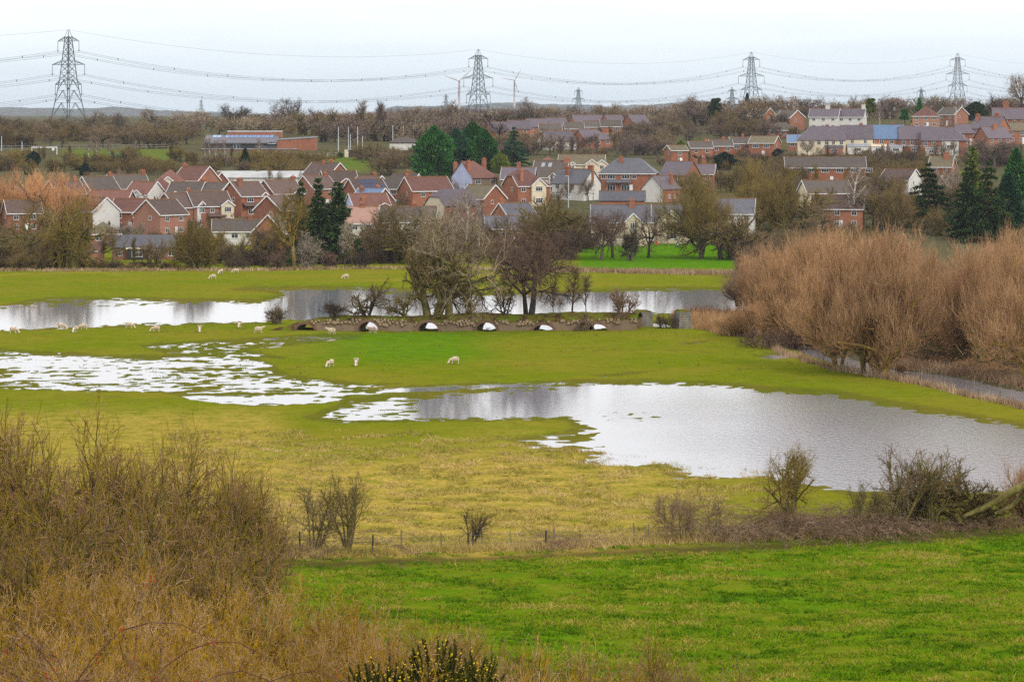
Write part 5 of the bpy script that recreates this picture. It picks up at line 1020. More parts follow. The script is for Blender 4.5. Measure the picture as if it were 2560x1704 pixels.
# white gantry frame at the far left pitch
g_ = ground(111, 387); r_ = empty('goal_frame', g_); tag(r_, 'large white goal frame on the pitch at far left', 'goal')
wd = 64 / ppm(g_.y) / 2
slab(r_, 'crossbar', M_TRIM, (-wd, wd, -.12, .12, 2.5, 2.8)); slab(r_, 'post', M_TRIM, (-wd - .02, -wd + .2, -.13, .13, -.5, 2.75)); slab(r_, 'post', M_TRIM, (wd - .2, wd + .02, -.13, .13, -.5, 2.75)); slab(r_, 'notice_board', M_TRIM, (wd * .6, wd * .78, -.2, -.14, 1.5, 2.3))
def panel_fence(nm, lb, x0, x1, b0, b1, h, mat, step=2.5, solid=False, rails=3):
    a, c = ground(x0, b0), ground(x1, b1); r_ = empty(nm, a); tag(r_, lb, 'fence')
    v = c - a; n_ = max(2, int(v.length / step))
    for i in range(n_ + 1):
        p = v * (i / n_); p.z = float(tz(a.x + p.x, a.y + p.y)) - a.z
        MB().box(p.x - .06, p.x + .06, p.y - .06, p.y + .06, p.z - .4, p.z + h + .08).build('post', mat, r_)
    for j in range(rails):
        zz = h * (j + 1) / rails - .08
        for i in range(n_):
            p, q_ = v * (i / n_), v * ((i + 1) / n_)
            p.z = float(tz(a.x + p.x, a.y + p.y)) - a.z + zz; q_.z = float(tz(a.x + q_.x, a.y + q_.y)) - a.z + zz
            MB().beam(p, q_, .05, (h / rails * .9 if solid else .12)).build('board' if solid else 'rail', mat, r_)
    return r_
panel_fence('pitch_fence', 'pale rail fence round the pitch below the school hall', 762, 874, 397, 392, 1.6, plain('pale_fence', (.42, .40, .36), .8), 3.0)
panel_fence('field_fence', 'long thin grey fence along the far left sports field', 0, 420, 377, 373, 1.8, plain('grey_fence', (.25, .24, .23), .8), 4.0, rails=2)
panel_fence('garden_fence', 'brown board garden fence by the hedge under the spruces', 755, 870, 662, 660, 1.7, M_WOODG, 2.0, True, 2)
panel_fence('park_fence', 'brown post and rail fence between lawn and parked cars', 1462, 1850, 616, 611, 1.15, M_WOOD, 2.2, False, 3)
g_ = ground(290, 393); slab(tag(empty('storage_container', g_), 'green storage container on the far left field', 'container'), 'body', plain('green_paint', (.02, .20, .12), .6), (-3, 3, -1, 1, -.3, 1.3))

# ------------------------------------------------------------------ pylons, cables, turbines
def pylon_parts(ext, th=1.0):
    """50 m lattice tower with three pairs of arms; local arms along x"""
    zs = [-ext, 0, 9, 16, 22, 26, 30, 33.5, 37, 40.5, 44, 46]; wd = lambda q: np.interp(q, [-12, 0, 20, 44, 46, 50], [8.6, 6.8, 3.6, 1.5, 1.4, .35])
    body = MB(); c4 = ((-1, -1), (1, -1), (1, 1), (-1, 1))
    for i in range(len(zs) - 1):
        a, b_ = zs[i], zs[i + 1]; wa, wb = wd(a), wd(b_)
        for (cx, cy) in c4: body.beam((cx * wa, cy * wa, a), (cx * wb, cy * wb, b_), .34 * th)
        for q in range(4):
            p0, p1 = c4[q], c4[(q + 1) % 4]
            A, B_ = (p0[0] * wa, p0[1] * wa, a), (p1[0] * wa, p1[1] * wa, a); C0, C1 = (p0[0] * wb, p0[1] * wb, b_), (p1[0] * wb, p1[1] * wb, b_)
            body.beam(C0, C1, .16 * th)
            if b_ <= 22:
                mid = tuple((u + v) / 2 for u, v in zip(C0, C1)); body.beam(A, mid, .2 * th); body.beam(B_, mid, .2 * th)
            else: body.beam(A, C1, .17 * th); body.beam(B_, C0, .17 * th)
    for (cx, cy) in c4: body.beam((cx * 1.4, cy * 1.4, 46), (cx * .35, cy * .35, 50), .22 * th)
    arms = []; ins = []
    for zt_, hs in ((43.6, 7.7), (30.4, 11.8), (19.2, 9.6)):
        for s in (-1, 1):
            m_ = MB(); w_ = wd(zt_); wu = wd(zt_ + 2.6); tip = (s * hs, 0, zt_)
            for cy in (-1, 1):
                m_.beam((s * w_, cy * w_, zt_), tip, .24 * th); m_.beam((s * wu, cy * wu, zt_ + 2.6), tip, .24 * th)
                for f in (.33, .66):
                    pa = tuple(u + (v - u) * f for u, v in zip((s * w_, cy * w_, zt_), tip)); pb = tuple(u + (v - u) * (f - .25) for u, v in zip((s * wu, cy * wu, zt_ + 2.6), tip)); m_.beam(pa, pb, .12 * th)
            arms.append(m_)
            ins.append(MB().tube([(s * hs, 0, zt_ - .1), (s * hs, 0, zt_ - 4.8), (s * hs, 0, zt_ - 5.0), (s * hs, 0, zt_ - 5.9)], [.14 * th, .14 * th, .3 * th, .24 * th], 6))
    return body, arms, ins
PY = [(-249, 1630, 77.0), (-23, 1982, 73.7), (195, 2366, 80.0), (422, 2750, 87.0)]
pyrz = math.atan2(-0.53, 0.85)
body, arms, ins = pylon_parts(10)
bm_, am_, im_ = body.mesh('tower', M_STEEL), [a.mesh('arm', M_STEEL) for a in arms], [a.mesh('insulator', M_STEEL) for a in ins]
PL = ['large lattice pylon at the far left, the nearest of the line', 'lattice pylon in the middle between the two wind turbines', 'lattice pylon above the right hand houses, third of the line', 'lattice pylon furthest right on the skyline']
for (x_, y_, t_), lb in zip(PY, PL):
    r_ = empty('pylon', (x_, y_, t_ - 50), pyrz); tag(r_, lb, 'pylon', 'electricity pylons')
    link('tower', bm_, r_)
    for a in am_: link('arm', a, r_)
    for a in im_: link('insulator', a, r_)
# cables: 6 twin bundles and the earth wire, spans continue beyond the frame
PE = [(-475, 1278, 76)] + PY + [(649, 3134, 92)]
def hang(arm):
    zt_, hs = arm; out_ = []
    for (x_, y_, t_) in PE: out_.append(Vector((x_ + math.cos(pyrz) * hs, y_ + math.sin(pyrz) * hs, t_ - 50 + zt_)))
    return out_
CL = [((37.7, -7.7), 'twin cable from the top left pylon arms'), ((37.7, 7.7), 'twin cable from the top right pylon arms'), ((24.5, -11.8), 'twin cable from the wide middle left pylon arms'), ((24.5, 11.8), 'twin cable from the wide middle right pylon arms'), ((13.3, -9.6), 'twin cable from the lowest left pylon arms'), ((13.3, 9.6), 'twin cable from the lowest right pylon arms'), ((50, 0), 'single thin earth wire joining the pylon peaks')]
for arm, lb in CL:
    pts = hang(arm); r_ = empty('power_cable', pts[0]); tag(r_, lb, 'cable', 'power cables'); tw_ = 2 if arm[1] else 1
    for s in range(tw_):
        m_ = MB(); off = Vector((0, 0, (s - .5) * .9)) if tw_ == 2 else Vector((0, 0, 0))
        for a, b_ in zip(pts[:-1], pts[1:]):
            P_ = []
            for i in range(25):
                f = i / 24.0; p = a.lerp(b_, f); p.z -= 4 * f * (1 - f) * (12.5 if tw_ == 2 else 9.5); P_.append(p + off - pts[0])
            m_.tube(P_, [.075 if tw_ == 2 else .05] * 25, 3, False)
        m_.build('conductor', M_WIRE, r_)
    if tw_ == 2:
        for a, b_ in zip(pts[:-1], pts[1:]):
            for f in (.08, .2, .32, .45, .57, .7, .82, .93):
                p = a.lerp(b_, f); p.z -= 4 * f * (1 - f) * 12.5; p -= pts[0]; MB().box(p.x - .2, p.x + .2, p.y - .2, p.y + .2, p.z - .6, p.z + .6).build('spacer', M_WIRE, r_)
body, arms, ins = pylon_parts(6, 1.7); fb = body
far_ = MB(); 
for q_ in [fb] + arms + ins:
    o_ = len(far_.v); far_.v += q_.v; far_.f += [[i + o_ for i in f] for f in q_.f]
fm_ = far_.mesh('far_pylon', M_STEEL)
for p, t_, lb in ((1446, 219, 'small faint pylon on the skyline right of the turbines'), (1115, 235, 'tiny faint pylon behind the bare skyline tree'), (1830, 218, 'faint far pylon left of the third large pylon'), (2303, 219, 'faint far pylon left of the rightmost pylon'), (2232, 245, 'tiniest far pylon between the two right hand pylons'), (503, 266, 'tiny far pylon over the left hills')):
    D_ = min(44.2 * FPX / (HZ - t_), 9000); o = link('pylon', fm_, None, ((p - 1280) / FPX * D_, D_, 24.2), pyrz); tag(o, lb, 'pylon', 'far pylons')
def turbine(px, py_, D_, angs, bl, lb):
    x_ = (px - 1280) / FPX * D_; zh = CAMZ + (HZ - py_) * D_ / FPX; r_ = empty('wind_turbine', (x_, D_, 24)); tag(r_, lb, 'wind turbine', 'wind turbines')
    h_ = zh - 24
    MB().tube([(0, 0, -3), (0, 0, h_ * .5), (0, 0, h_)], [2.3, 1.8, 1.35], 10).build('tower', M_TURB, r_, smooth=True)
    MB().tube([(0, 3, h_), (0, 2, h_ + .2), (0, -2.5, h_), (0, -4, h_), (0, -5, h_)], [1.0, 1.7, 1.8, 1.5, .4], 8).build('nacelle', M_TURB, r_, smooth=True)
    for a in angs:
        d_ = Vector((math.sin(R(a)), 0, math.cos(R(a)))); n_ = Vector((d_.z, 0, -d_.x)); c = Vector((0, -4, h_)); m_ = MB(); prev = None
        st_ = [(0, .7), (.12, .8), (.25, 1.25), (.6, .9), (1, .3)]
        for (f, w_) in st_:
            p = c + d_ * (bl * f); ring = [p + n_ * w_, p + Vector((0, .35, 0)), p - n_ * w_ * .8, p - Vector((0, .35, 0))]
            if prev:
                for i in range(4): m_.face([prev[i], prev[(i + 1) % 4], ring[(i + 1) % 4], ring[i]])
            prev = ring
        m_.face(prev); m_.build('blade', M_TURB, r_)
turbine(1148, 203, 4390, (-70, 48, 185), 24, 'pale wind turbine just left of the middle pylon')
turbine(1286, 201, 5600, (-80, 32, 162), 25, 'pale wind turbine right of the middle pylon')

# ------------------------------------------------------------------ old arched bridge
BD = 399.0; pm = FPX / BD
br = empty('arched_bridge', ((1175 - 1280) / pm, BD, 0.0), R(1.2)); tag(br, 'old stone causeway bridge with six low arches and grass on top', 'bridge')
bx = lambda p: (p - 1175) / pm
AC = [bx(p) for p in (763, 920, 1070, 1215, 1358, 1493)]; AR = [1.30, 1.42, 1.42, 1.42, 1.40, 1.40]; AS = [.05, .1, .05, 0, .05, .05]; AH = [1.0, 1.32, 1.25, 1.2, .86, .95]
skew, dep = 1.05, 4.6
def wtop(x_): return float(np.interp(x_, [bx(725), bx(745), bx(800), bx(900), bx(1000), bx(1040), bx(1150), bx(1340), bx(1420), bx(1590)], [.75, 1.25, 1.55, 1.7, 1.6, 1.25, 1.5, 1.35, 1.45, 1.75])) + .04 * math.sin(x_ * 5.1)
xs = sorted(set([round(bx(725) + i * (bx(1592) - bx(725)) / 260.0, 3) for i in range(261)] + [round(c + s * r * .999, 3) for c, r in zip(AC, AR) for s in (-1, 1)]))
def zbot(x_):
    for c, r, h_ in zip(AC, AR, AH):
        if abs(x_ - c) < r: return h_ * math.sqrt(max(0, 1 - ((x_ - c) / r) ** 2)) + .1
    return -.4
M_STONE = brick('old_stone', (.13, .09, .055), (.27, .19, .12), (.1, .1, .1)); M_STONEL = plain('rubble_stone', (.25, .175, .105), .9, .5, 2.2); M_ARCH = brick('arch_brick', (.17, .09, .055), (.27, .16, .10), (.1, .1, .1)); M_CONC = plain('old_concrete', (.20, .18, .15), .9, .35, 1.2)
m_ = MB(); 
for x0, x1 in zip(xs[:-1], xs[1:]):
    b0, b1 = zbot(x0 + 1e-4), zbot(x1 - 1e-4); t0, t1 = wtop(x0), wtop(x1)
    m_.face([(x0, 0, b0), (x1, 0, b1), (x1, 0, t1), (x0, 0, t0)]); m_.face([(x1 + skew, dep, b1), (x0 + skew, dep, b0), (x0 + skew, dep, t0), (x1 + skew, dep, t1)])
    if b0 > -.3 or b1 > -.3: m_.face([(x0, 0, b0), (x0 + skew, dep, b0), (x1 + skew, dep, b1), (x1, 0, b1)])
for c, r in zip(AC, AR):
    for s in (-1, 1): x_ = c + s * r; m_.face([(x_, 0, -.4), (x_, 0, .15), (x_ + skew, dep, .15), (x_ + skew, dep, -.4)])
m_.build('wall', M_STONE, br)
for c, r, h_ in zip(AC, AR, AH):
    m_ = MB(); N_ = 18
    for i in range(N_):
        q = []
        for t_ in (math.pi * (i + .06) / N_, math.pi * (i + .94) / N_):
            for rr in (.0, .36): q.append((c + (r + rr) * math.cos(t_), (h_ + rr) * math.sin(t_) + .1))
        m_.hexa([(q[0][0], -.10, q[0][1]), (q[1][0], -.10, q[1][1]), (q[3][0], -.10, q[3][1]), (q[2][0], -.10, q[2][1]), (q[0][0], .05, q[0][1]), (q[1][0], .05, q[1][1]), (q[3][0], .05, q[3][1]), (q[2][0], .05, q[2][1])])
    m_.build('arch_ring', M_ARCH, br)
# stones along the top of the wall, each its own piece
rg = random.Random(77); smeshes = []
for i in range(8):
    m_ = MB(); w_, h_, d_ = rg.uniform(.16, .26), rg.uniform(.11, .19), .16; J = lambda: rg.uniform(.72, 1.05)
    m_.hexa([(-w_ * J(), -d_ * J(), -h_ * J()), (w_ * J(), -d_ * J(), -h_ * J()), (w_ * J(), d_, -h_), (-w_ * J(), d_, -h_), (-w_ * J() * .85, -d_ * J() * .8, h_ * J()), (w_ * J() * .85, -d_ * J() * .8, h_ * J()), (w_ * .9, d_, h_), (-w_ * .9, d_, h_)])
    smeshes.append(m_.mesh('stone', M_STONEL))
cnt = 0
for rw in range(3):
    x_ = bx(748) + rg.uniform(0, .3)
    while x_ < bx(1590) and cnt < 290:
        zt_ = wtop(x_) + .06 - rw * .30; skip = (bx(1015) < x_ < bx(1035)) or (bx(1385) < x_ < bx(1400)) or (rw == 2 and not (bx(880) < x_ < bx(1010) or bx(1140) < x_ < bx(1250))) or rg.random() < .22
        zb_ = zbot(x_)
        if not skip and zt_ > zb_ + .5:
            o = link('stone', smeshes[rg.randrange(8)], br, (x_, -.06 - rg.uniform(0, .08), zt_ + rg.uniform(-.05, .05))); o.rotation_euler = (0, rg.uniform(-.35, .35), 0); s_ = rg.uniform(.6, 1.35); o.scale = (s_ * rg.uniform(.8, 1.2), 1, s_); cnt += 1
        x_ += rg.uniform(.40, .58)
# grass bank over the bridge
gx_ = np.linspace(bx(690), bx(1594), 120); rows_ = [(-.05, 0), (.35, .25), (1.2, .8), (2.3, 1), (3.6, .75), (dep + .05, 0)]
crestz = lambda x_: float(np.interp(x_, [bx(690), bx(740), bx(790), bx(850), bx(1000), bx(1200), bx(1300), bx(1420), bx(1590)], [.35, 1.35, 1.95, 2.25, 2.05, 2.55, 2.3, 2.6, 2.5]))
V = []
for x_ in gx_:
    for (yy, f) in rows_:
        wt_ = wtop(x_) if x_ > bx(728) else crestz(x_) * .4
        zz = wt_ + (crestz(x_) - wt_) * f if f >= 0 else -.3
        V.append((x_ + skew * max(0, min(1, yy / dep)), yy, zz + .10 * float(fbm(np.array([x_ * 1.3]), np.array([yy * 1.3]), 31, 3)[0])))
nr = len(rows_); F_ = [[i * nr + j, (i + 1) * nr + j, (i + 1) * nr + j + 1, i * nr + j + 1] for i in range(len(gx_) - 1) for j in range(nr - 1)]
M_BANK, bn_, bl_, bb_ = nodes('bank_grass'); bb_.inputs['Roughness'].default_value = .95; bb_.inputs['Specular IOR Level'].default_value = 0.0
tn_ = bn_.new('ShaderNodeTexNoise'); tn_.inputs['Scale'].default_value = .8; tn_.inputs['Detail'].default_value = 8; tn_.inputs['Roughness'].default_value = .7; tcn_ = bn_.new('ShaderNodeTexCoord'); bl_.new(tcn_.outputs['Object'], tn_.inputs['Vector'])
rp_ = bn_.new('ShaderNodeValToRGB'); setc(rp_, [(.40, (.05, .032, .016)), (.50, (.13, .095, .02)), (.58, (.09, .14, .006)), (.72, (.17, .19, .01))]); bl_.new(tn_.outputs['Fac'], rp_.inputs['Fac']); bl_.new(rp_.outputs[0], bb_.inputs['Base Color'])
link('grass_bank', new_mesh('grass_bank', V, np.array(F_), [M_BANK], smooth=True), br)
# left end: bank running down to the meadow in front of the first arch
MB().face([(bx(655), .2, .1), (bx(728), -.8, .1), (bx(736), -.1, .9), (bx(700), .6, .7)]).build('bank_toe', M_BANK, br)
# concrete abutment and free standing pier right of the bridge
def blockpier(px0, px1, top, base, lb, nm):
    g_ = ground((px0 + px1) / 2, base); w_ = (px1 - px0) / ppm(g_.y) / 2; h_ = (base - top) / ppm(g_.y); r_ = empty(nm, g_, R(14)); tag(r_, lb, 'pier')
    m_ = MB(); nl_ = 8
    for i in range(nl_):
        z0, z1 = -.3 + (h_ + .3) * i / nl_, -.3 + (h_ + .3) * (i + .94) / nl_; j = .03 * math.sin(i * 2.7); f = 1 - .12 * i / nl_
        m_.box(-w_ * f - j, w_ * f + j * .5, -1.3, 1.3, z0, z1)
    m_.box(-w_ * .84, w_ * .84, -1.2, 1.2, -.3, h_); m_.build('body', M_CONC, r_)
    MB().hexa([(-w_ * .9, -1.25, h_), (w_ * .9, -1.25, h_), (w_ * .9, 1.25, h_), (-w_ * .9, 1.25, h_), (-w_ * .6, -.8, h_ + .22), (w_ * .7, -.8, h_ + .15), (w_ * .6, .8, h_ + .2), (-w_ * .7, .8, h_ + .25)]).build('moss_cap', M_BANK, r_)
blockpier(1588, 1628, 779, 817, 'square concrete abutment at the right end of the bridge', 'abutment')
blockpier(1690, 1723, 778, 822, 'dark mossy free standing pier in the reeds', 'stone_pier')
# uprooted stump with roots hanging in front of the last arch
st_ = empty('tree_stump', (bx(1462) + (1175 - 1280) / pm, BD - .6, 0)); tag(st_, 'dead grey tree stump with twisted roots before the last arch', 'stump')
rg = random.Random(9); MB().tube([(0, .4, 1.5), (.1, .2, 2.1), (.05, .1, 2.45)], [.35, .28, .16], 7).build('trunk', BARK['grey'], st_, smooth=True)
for (ax, zx) in ((-.9, .1), (-.45, -.05), (.35, .3), (.8, -.05), (1.5, .0), (-1.3, .5)):
    MB().tube([(0, .2, 1.7), (ax * .35 + rg.uniform(-.1, .1), -.1, 1.45), (ax * .75, -.25, .8), (ax * .8 + rg.uniform(-.2, .2), -.3, .35), (ax, -.35, zx - .1)], [.2, .16, .12, .09, .05], 6).build('root', BARK['brown'], st_, smooth=True)

# ------------------------------------------------------------------ sheep
M_WOOL = plain('wool', (.54, .43, .31), .95, .14, 9.0); M_WOOLD = plain('wool_grey', (.36, .25, .19), .95, .15, 9.0); M_FACE = plain('sheep_face', (.66, .56, .46), .8); M_PAINT = plain('red_marker', (.60, .10, .05), .8)
def sheep_mesh(nm, pose, wool, mark=None):
    me = bpy.data.meshes.new(nm)
    if pose == 'graze': neck = [(.50, 0, .56), (.64, 0, .36), (.74, 0, .16), (.84, 0, .06)]; hr = [.15, .10, .085, .05]
    else: neck = [(.50, 0, .68), (.62, 0, .80), (.72, 0, .84), (.86, 0, .77)]; hr = [.16, .11, .095, .055]
    V = [(0, 0, .58), (-.32, 0, .58), (-.52, 0, .54), (.26, 0, .58)] + neck; Rr = [(.27, .26), (.265, .255), (.15, .17), (.25, .25)] + [(a, a) for a in hr]
    E = [(0, 1), (1, 2), (0, 3), (3, 4), (4, 5), (5, 6), (6, 7)]
    sw = .0 if pose == 'graze' else .13
    for (par, x_, y_, dx) in ((1, -.36, .13, sw), (1, -.36, -.13, -sw), (3, .30, .12, -sw), (3, .30, -.12, sw)):
        i = len(V); V += [(x_, y_, .36), (x_ - .02 + dx * .5, y_, .20), (x_ + dx, y_, .015)]; Rr += [(.085, .085), (.042, .042), (.036, .036)]; E += [(par, i), (i, i + 1), (i + 1, i + 2)]
    hi = 6; 
    for s in (-1, 1): i = len(V); p = V[6]; V.append((p[0] - .03, s * .15, p[2] + .05)); Rr.append((.03, .02)); E.append((hi, i))
    me.from_pydata(V, E, []); o = bpy.data.objects.new('tmp', me); COL.objects.link(o)
    sm = o.modifiers.new('s', 'SKIN'); sm.use_smooth_shade = True
    if not me.skin_vertices: me.skin_vertices.new()
    for i, r in enumerate(Rr): me.skin_vertices[0].data[i].radius = r
    me.skin_vertices[0].data[0].use_root = True
    o.modifiers.new('d', 'SUBSURF').levels = 2; o.modifiers['d'].render_levels = 2
    dg_ = bpy.context.evaluated_depsgraph_get(); res = bpy.data.meshes.new_from_object(o.evaluated_get(dg_)); res.name = nm
    bpy.data.objects.remove(o); res.materials.clear()
    for mt in (wool, M_FACE, M_PAINT): res.materials.append(mt)
    for p in res.polygons:
        c = p.center; p.use_smooth = True
        if c.z < .27 or c.x > .60: p.material_index = 1
        if mark == 'rump' and c.x < -.22 and c.z > .66: p.material_index = 2
        if mark == 'shoulder' and c.x > .2 and c.x < .5 and c.z > .66: p.material_index = 2
    return res
SM = {(p, mk): sheep_mesh('sheep', p, M_WOOL, mk) for p, mk in (('graze', None), ('graze', 'rump'), ('graze', 'shoulder'), ('walk', None))}
SM[('dark', None)] = sheep_mesh('sheep', 'walk', M_WOOLD)
SHEEP = [ # px, base row, heading (0 right, 180 left, 270 toward the camera), pose, mark, label
 (533, 699, 200, 'graze', None, 'cream sheep grazing nearest of the far trio below the hedge'), (552, 686, 240, 'graze', None, 'cream sheep in the middle of the far trio under the hedge'), (590, 684, 185, 'graze', None, 'cream sheep rightmost of the far trio under the hedge'),
 (865, 698, 200, 'graze', None, 'lone cream sheep on the far field above the left bridge shrub'),
 (34, 835, -10, 'graze', 'rump', 'sheep with orange rump at the left picture edge'), (154, 825, -12, 'graze', 'rump', 'sheep with orange marked back, second from left on the bank'), (187, 833, 260, 'graze', None, 'sheep facing the camera beside a left facing sheep'), (209, 827, 190, 'graze', None, 'sheep grazing left, fourth along the bank'),
 (323, 823, 0, 'graze', None, 'sheep grazing right alone on the bank, water behind it'), (390, 831, 190, 'graze', 'shoulder', 'sheep grazing left with orange marked shoulder'), (499, 831, 275, 'graze', None, 'pale sheep facing camera among brown docks'), (599, 821, 265, 'graze', None, 'sheep facing camera near the left end of the bridge'),
 (646, 834, 5, 'walk', None, 'sheep standing with raised head just left of the bridge'), (829, 834, 180, 'walk', None, 'pale sheep walking left before the bridge wall'), (931, 834, 180, 'dark', None, 'grey brown sheep walking left before the second arch'),
 (907, 786, 180, 'walk', None, 'sheep standing on top of the bridge beside the shrub'), (967, 788, 95, 'graze', None, 'sheep seen from behind on top of the bridge'),
 (826, 919, 235, 'graze', None, 'left one of three sheep grazing in the near meadow'), (890, 917, 270, 'graze', None, 'middle one of three sheep in the near meadow, facing camera'), (1137, 912, 195, 'graze', None, 'right hand lone sheep grazing in the near meadow')]
for (p, b_, hd, pose, mk, lb) in SHEEP:
    if b_ < 790 and b_ > 750:
        x_ = (p - 1280) / pm; zz = 2.12; loc = (x_ + .2, BD + 1.9, zz)
    else:
        g_ = ground(p, b_); loc = (g_.x, g_.y, max(.02, float(gz(g_.x, g_.y)) - .02))
    o = link('sheep', SM[(pose, mk)], None, loc, R(hd), 1.08); tag(o, lb, 'sheep', 'sheep on the meadow')

# ------------------------------------------------------------------ wire fence at the field edge
def post(root, px, base, h, mat, w=.06, lean=0.0, dd_=None):
    g_ = ground(px, base); zz = float(gz(g_.x, g_.y)); p = Vector((g_.x, g_.y, zz)) - root.location
    MB().tube([(p.x, p.y, p.z - .3), (p.x + lean, p.y, p.z + h)], [w, w * .92], 6).build('post', mat, root); return p + Vector((lean, 0, 0))
f1 = empty('wire_fence', ground(1280, 1374)); tag(f1, 'wooden post and wire fence along the near field edge', 'fence')
P1 = [(640, 1392, 1.2, M_WOODD), (750, 1381, 1.3, M_WOODD), (930, 1386, 1.25, M_WOODD), (1104, 1378, 1.15, M_WOOD), (1275, 1374, 1.25, M_WOODG), (1364, 1370, 1.1, M_WOODD), (1450, 1368, 1.15, M_WOODG), (1622, 1357, 1.25, M_WOOD), (1708, 1354, 1.1, M_WOOD), (1787, 1351, 1.3, M_WOOD), (1794, 1352, 1.4, M_WOODG), (1943, 1348, 1.3, M_WOOD), (2102, 1338, 1.25, M_WOOD), (2252, 1332, 1.35, M_WOODG), (2261, 1333, 1.35, M_WOOD), (2418, 1318, 1.2, M_WOODG), (2560, 1312, 1.2, M_WOOD)]
tops = [post(f1, p, b_, h_, mt, .055 if mt != M_WOODD else .07, random.Random(p).uniform(-.07, .07)) for (p, b_, h_, mt) in P1]
for hh in (.45, .75, 1.0):
    m_ = MB()
    for a, b_ in zip(tops[:-1], tops[1:]): m_.beam(a + Vector((0, 0, hh)), b_ + Vector((0, 0, hh)), .014)
    m_.build('wire', M_WIRE, f1)
f2 = empty('old_fence', ground(1206, 1362)); tag(f2, 'second row of leaning weathered posts just behind the wire fence', 'fence')
for (p, b_, h_, mt) in ((1004, 1369, 1.15, M_WOOD), (1206, 1361, 1.0, M_WOOD), (1389, 1358, 1.1, M_WOOD), (1587, 1341, .95, M_WOOD), (1500, 1362, .5, M_WOODD), (1167, 1368, .7, M_WOOD)): post(f2, p, b_, h_, mt, .06, random.Random(p).uniform(-.12, .12))
f3 = empty('river_fence', ground(2118, 925)); tag(f3, 'row of thin dark stakes along the river bank', 'fence')
for (p, b_) in ((2118, 928), (2246, 948), (2301, 960), (2446, 992), (2500, 1003)): post(f3, p, b_, 1.0, M_WOODD, .04)

# ------------------------------------------------------------------ cars and park furniture
M_CAR = plain('car_white', (.75, .76, .78), .25); M_CARB = plain('car_blue_glass', (.05, .09, .2), .1); M_TYRE = plain('tyre', (.02, .02, .02), .9); M_HUB = plain('hub', (.4, .4, .42), .4, metal=.5); M_LAMP = plain('headlamp', (.5, .52, .55), .15)
def car(px, base, rz, paint, lb):
    g_ = ground(px, base); r_ = empty('parked_car', g_, R(rz)); tag(r_, lb, 'car', 'cars parked behind the lawn')
    prof = [(-2.0, .35), (-2.03, .75), (-1.85, .95), (-1.45, 1.02), (.65, 1.0), (1.7, .86), (2.0, .68), (2.05, .35)]
    m_ = MB(); Wd = .86; n_ = len(prof)
    for s in (-1, 1):
        pts = [(x_, s * Wd * (1 - .06 * (z_ > .9)), z_) for x_, z_ in prof]; m_.face(pts if s < 0 else pts[::-1])
    for i in range(n_):
        a, c = prof[i - 1], prof[i]; fa, fc = Wd * (1 - .06 * (a[1] > .9)), Wd * (1 - .06 * (c[1] > .9)); m_.face([(a[0], -fa, a[1]), (a[0], fa, a[1]), (c[0], fc, c[1]), (c[0], -fc, c[1])])
    m_.build('body', paint, r_)
    cb = MB(); lo = [(-1.9, .98), (.95, .98)]; hi = [(-1.35, 1.42), (.1, 1.45)]
    cb.hexa([(lo[0][0], -.78, .98), (lo[1][0], -.78, .98), (lo[1][0], .78, .98), (lo[0][0], .78, .98), (hi[0][0], -.62, 1.40), (hi[1][0], -.62, 1.43), (hi[1][0], .62, 1.43), (hi[0][0], .62, 1.40)]); cb.build('windows', M_CARB, r_)
    MB().hexa([(-1.40, -.65, 1.405), (.13, -.65, 1.435), (.13, .65, 1.435), (-1.40, .65, 1.405), (-1.3, -.58, 1.47), (.0, -.58, 1.49), (.0, .58, 1.49), (-1.3, .58, 1.47)]).build('roof', paint, r_)
    for wx in (-1.25, 1.28):
        for s in (-1, 1):
            t_ = MB().tube([(wx, s * .90, .31), (wx, s * .70, .31)], [.31, .31], 12).build('wheel', M_TYRE, r_); MB().tube([(wx, s * .915, .31), (wx, s * .88, .31)], [.19, .19], 8).build('hub_cap', M_HUB, t_)
    for s in (-1, 1): MB().box(1.86, 2.06, s * .62 - .16, s * .62 + .16, .62, .76).build('headlight', M_LAMP, r_)
    MB().box(2.03, 2.075, -.5, .5, .36, .52).build('grille', M_DARK, r_)
car(1530, 611, -172, M_CAR, 'white car parked behind the left park trees'); car(1622, 608, -112, M_CAR, 'white car facing the lawn beside the red bin'); car(1560, 609, 5, plain('car_silver', (.45, .46, .5), .25), 'silver car half hidden between two white cars')
g_ = ground(1640, 617); r_ = empty('post_box', g_); tag(r_, 'small red bin on a post by the park fence', 'bin'); MB().tube([(0, 0, 0), (0, 0, .55)], [.06, .06], 6).build('post', M_DARK, r_); MB().box(-.2, .2, -.18, .18, .5, 1.1).build('box', plain('red_paint', (.62, .05, .02), .5), r_); MB().box(-.22, .22, -.2, .2, 1.1, 1.18).build('lid', MATS['red_paint'], r_)
g_ = ground(1694, 618); r_ = empty('litter_bin', g_); tag(r_, 'dark green litter bin on the lawn edge', 'bin'); MB().tube([(0, 0, 0), (0, 0, .95)], [.26, .28], 10).build('body', plain('bin_green', (.01, .09, .07), .5), r_); MB().tube([(0, 0, .95), (0, 0, 1.1)], [.3, .15], 10).build('lid', MATS['bin_green'], r_); MB().box(-.1, .1, -.3, -.26, .5, .8).build('notice', M_TRIM, r_)
g_ = ground(655, 548); r_ = car(560, 543, 20, plain('car_blue', (.2, .3, .5), .3), 'light blue car on the drive below the cream timbered gable')
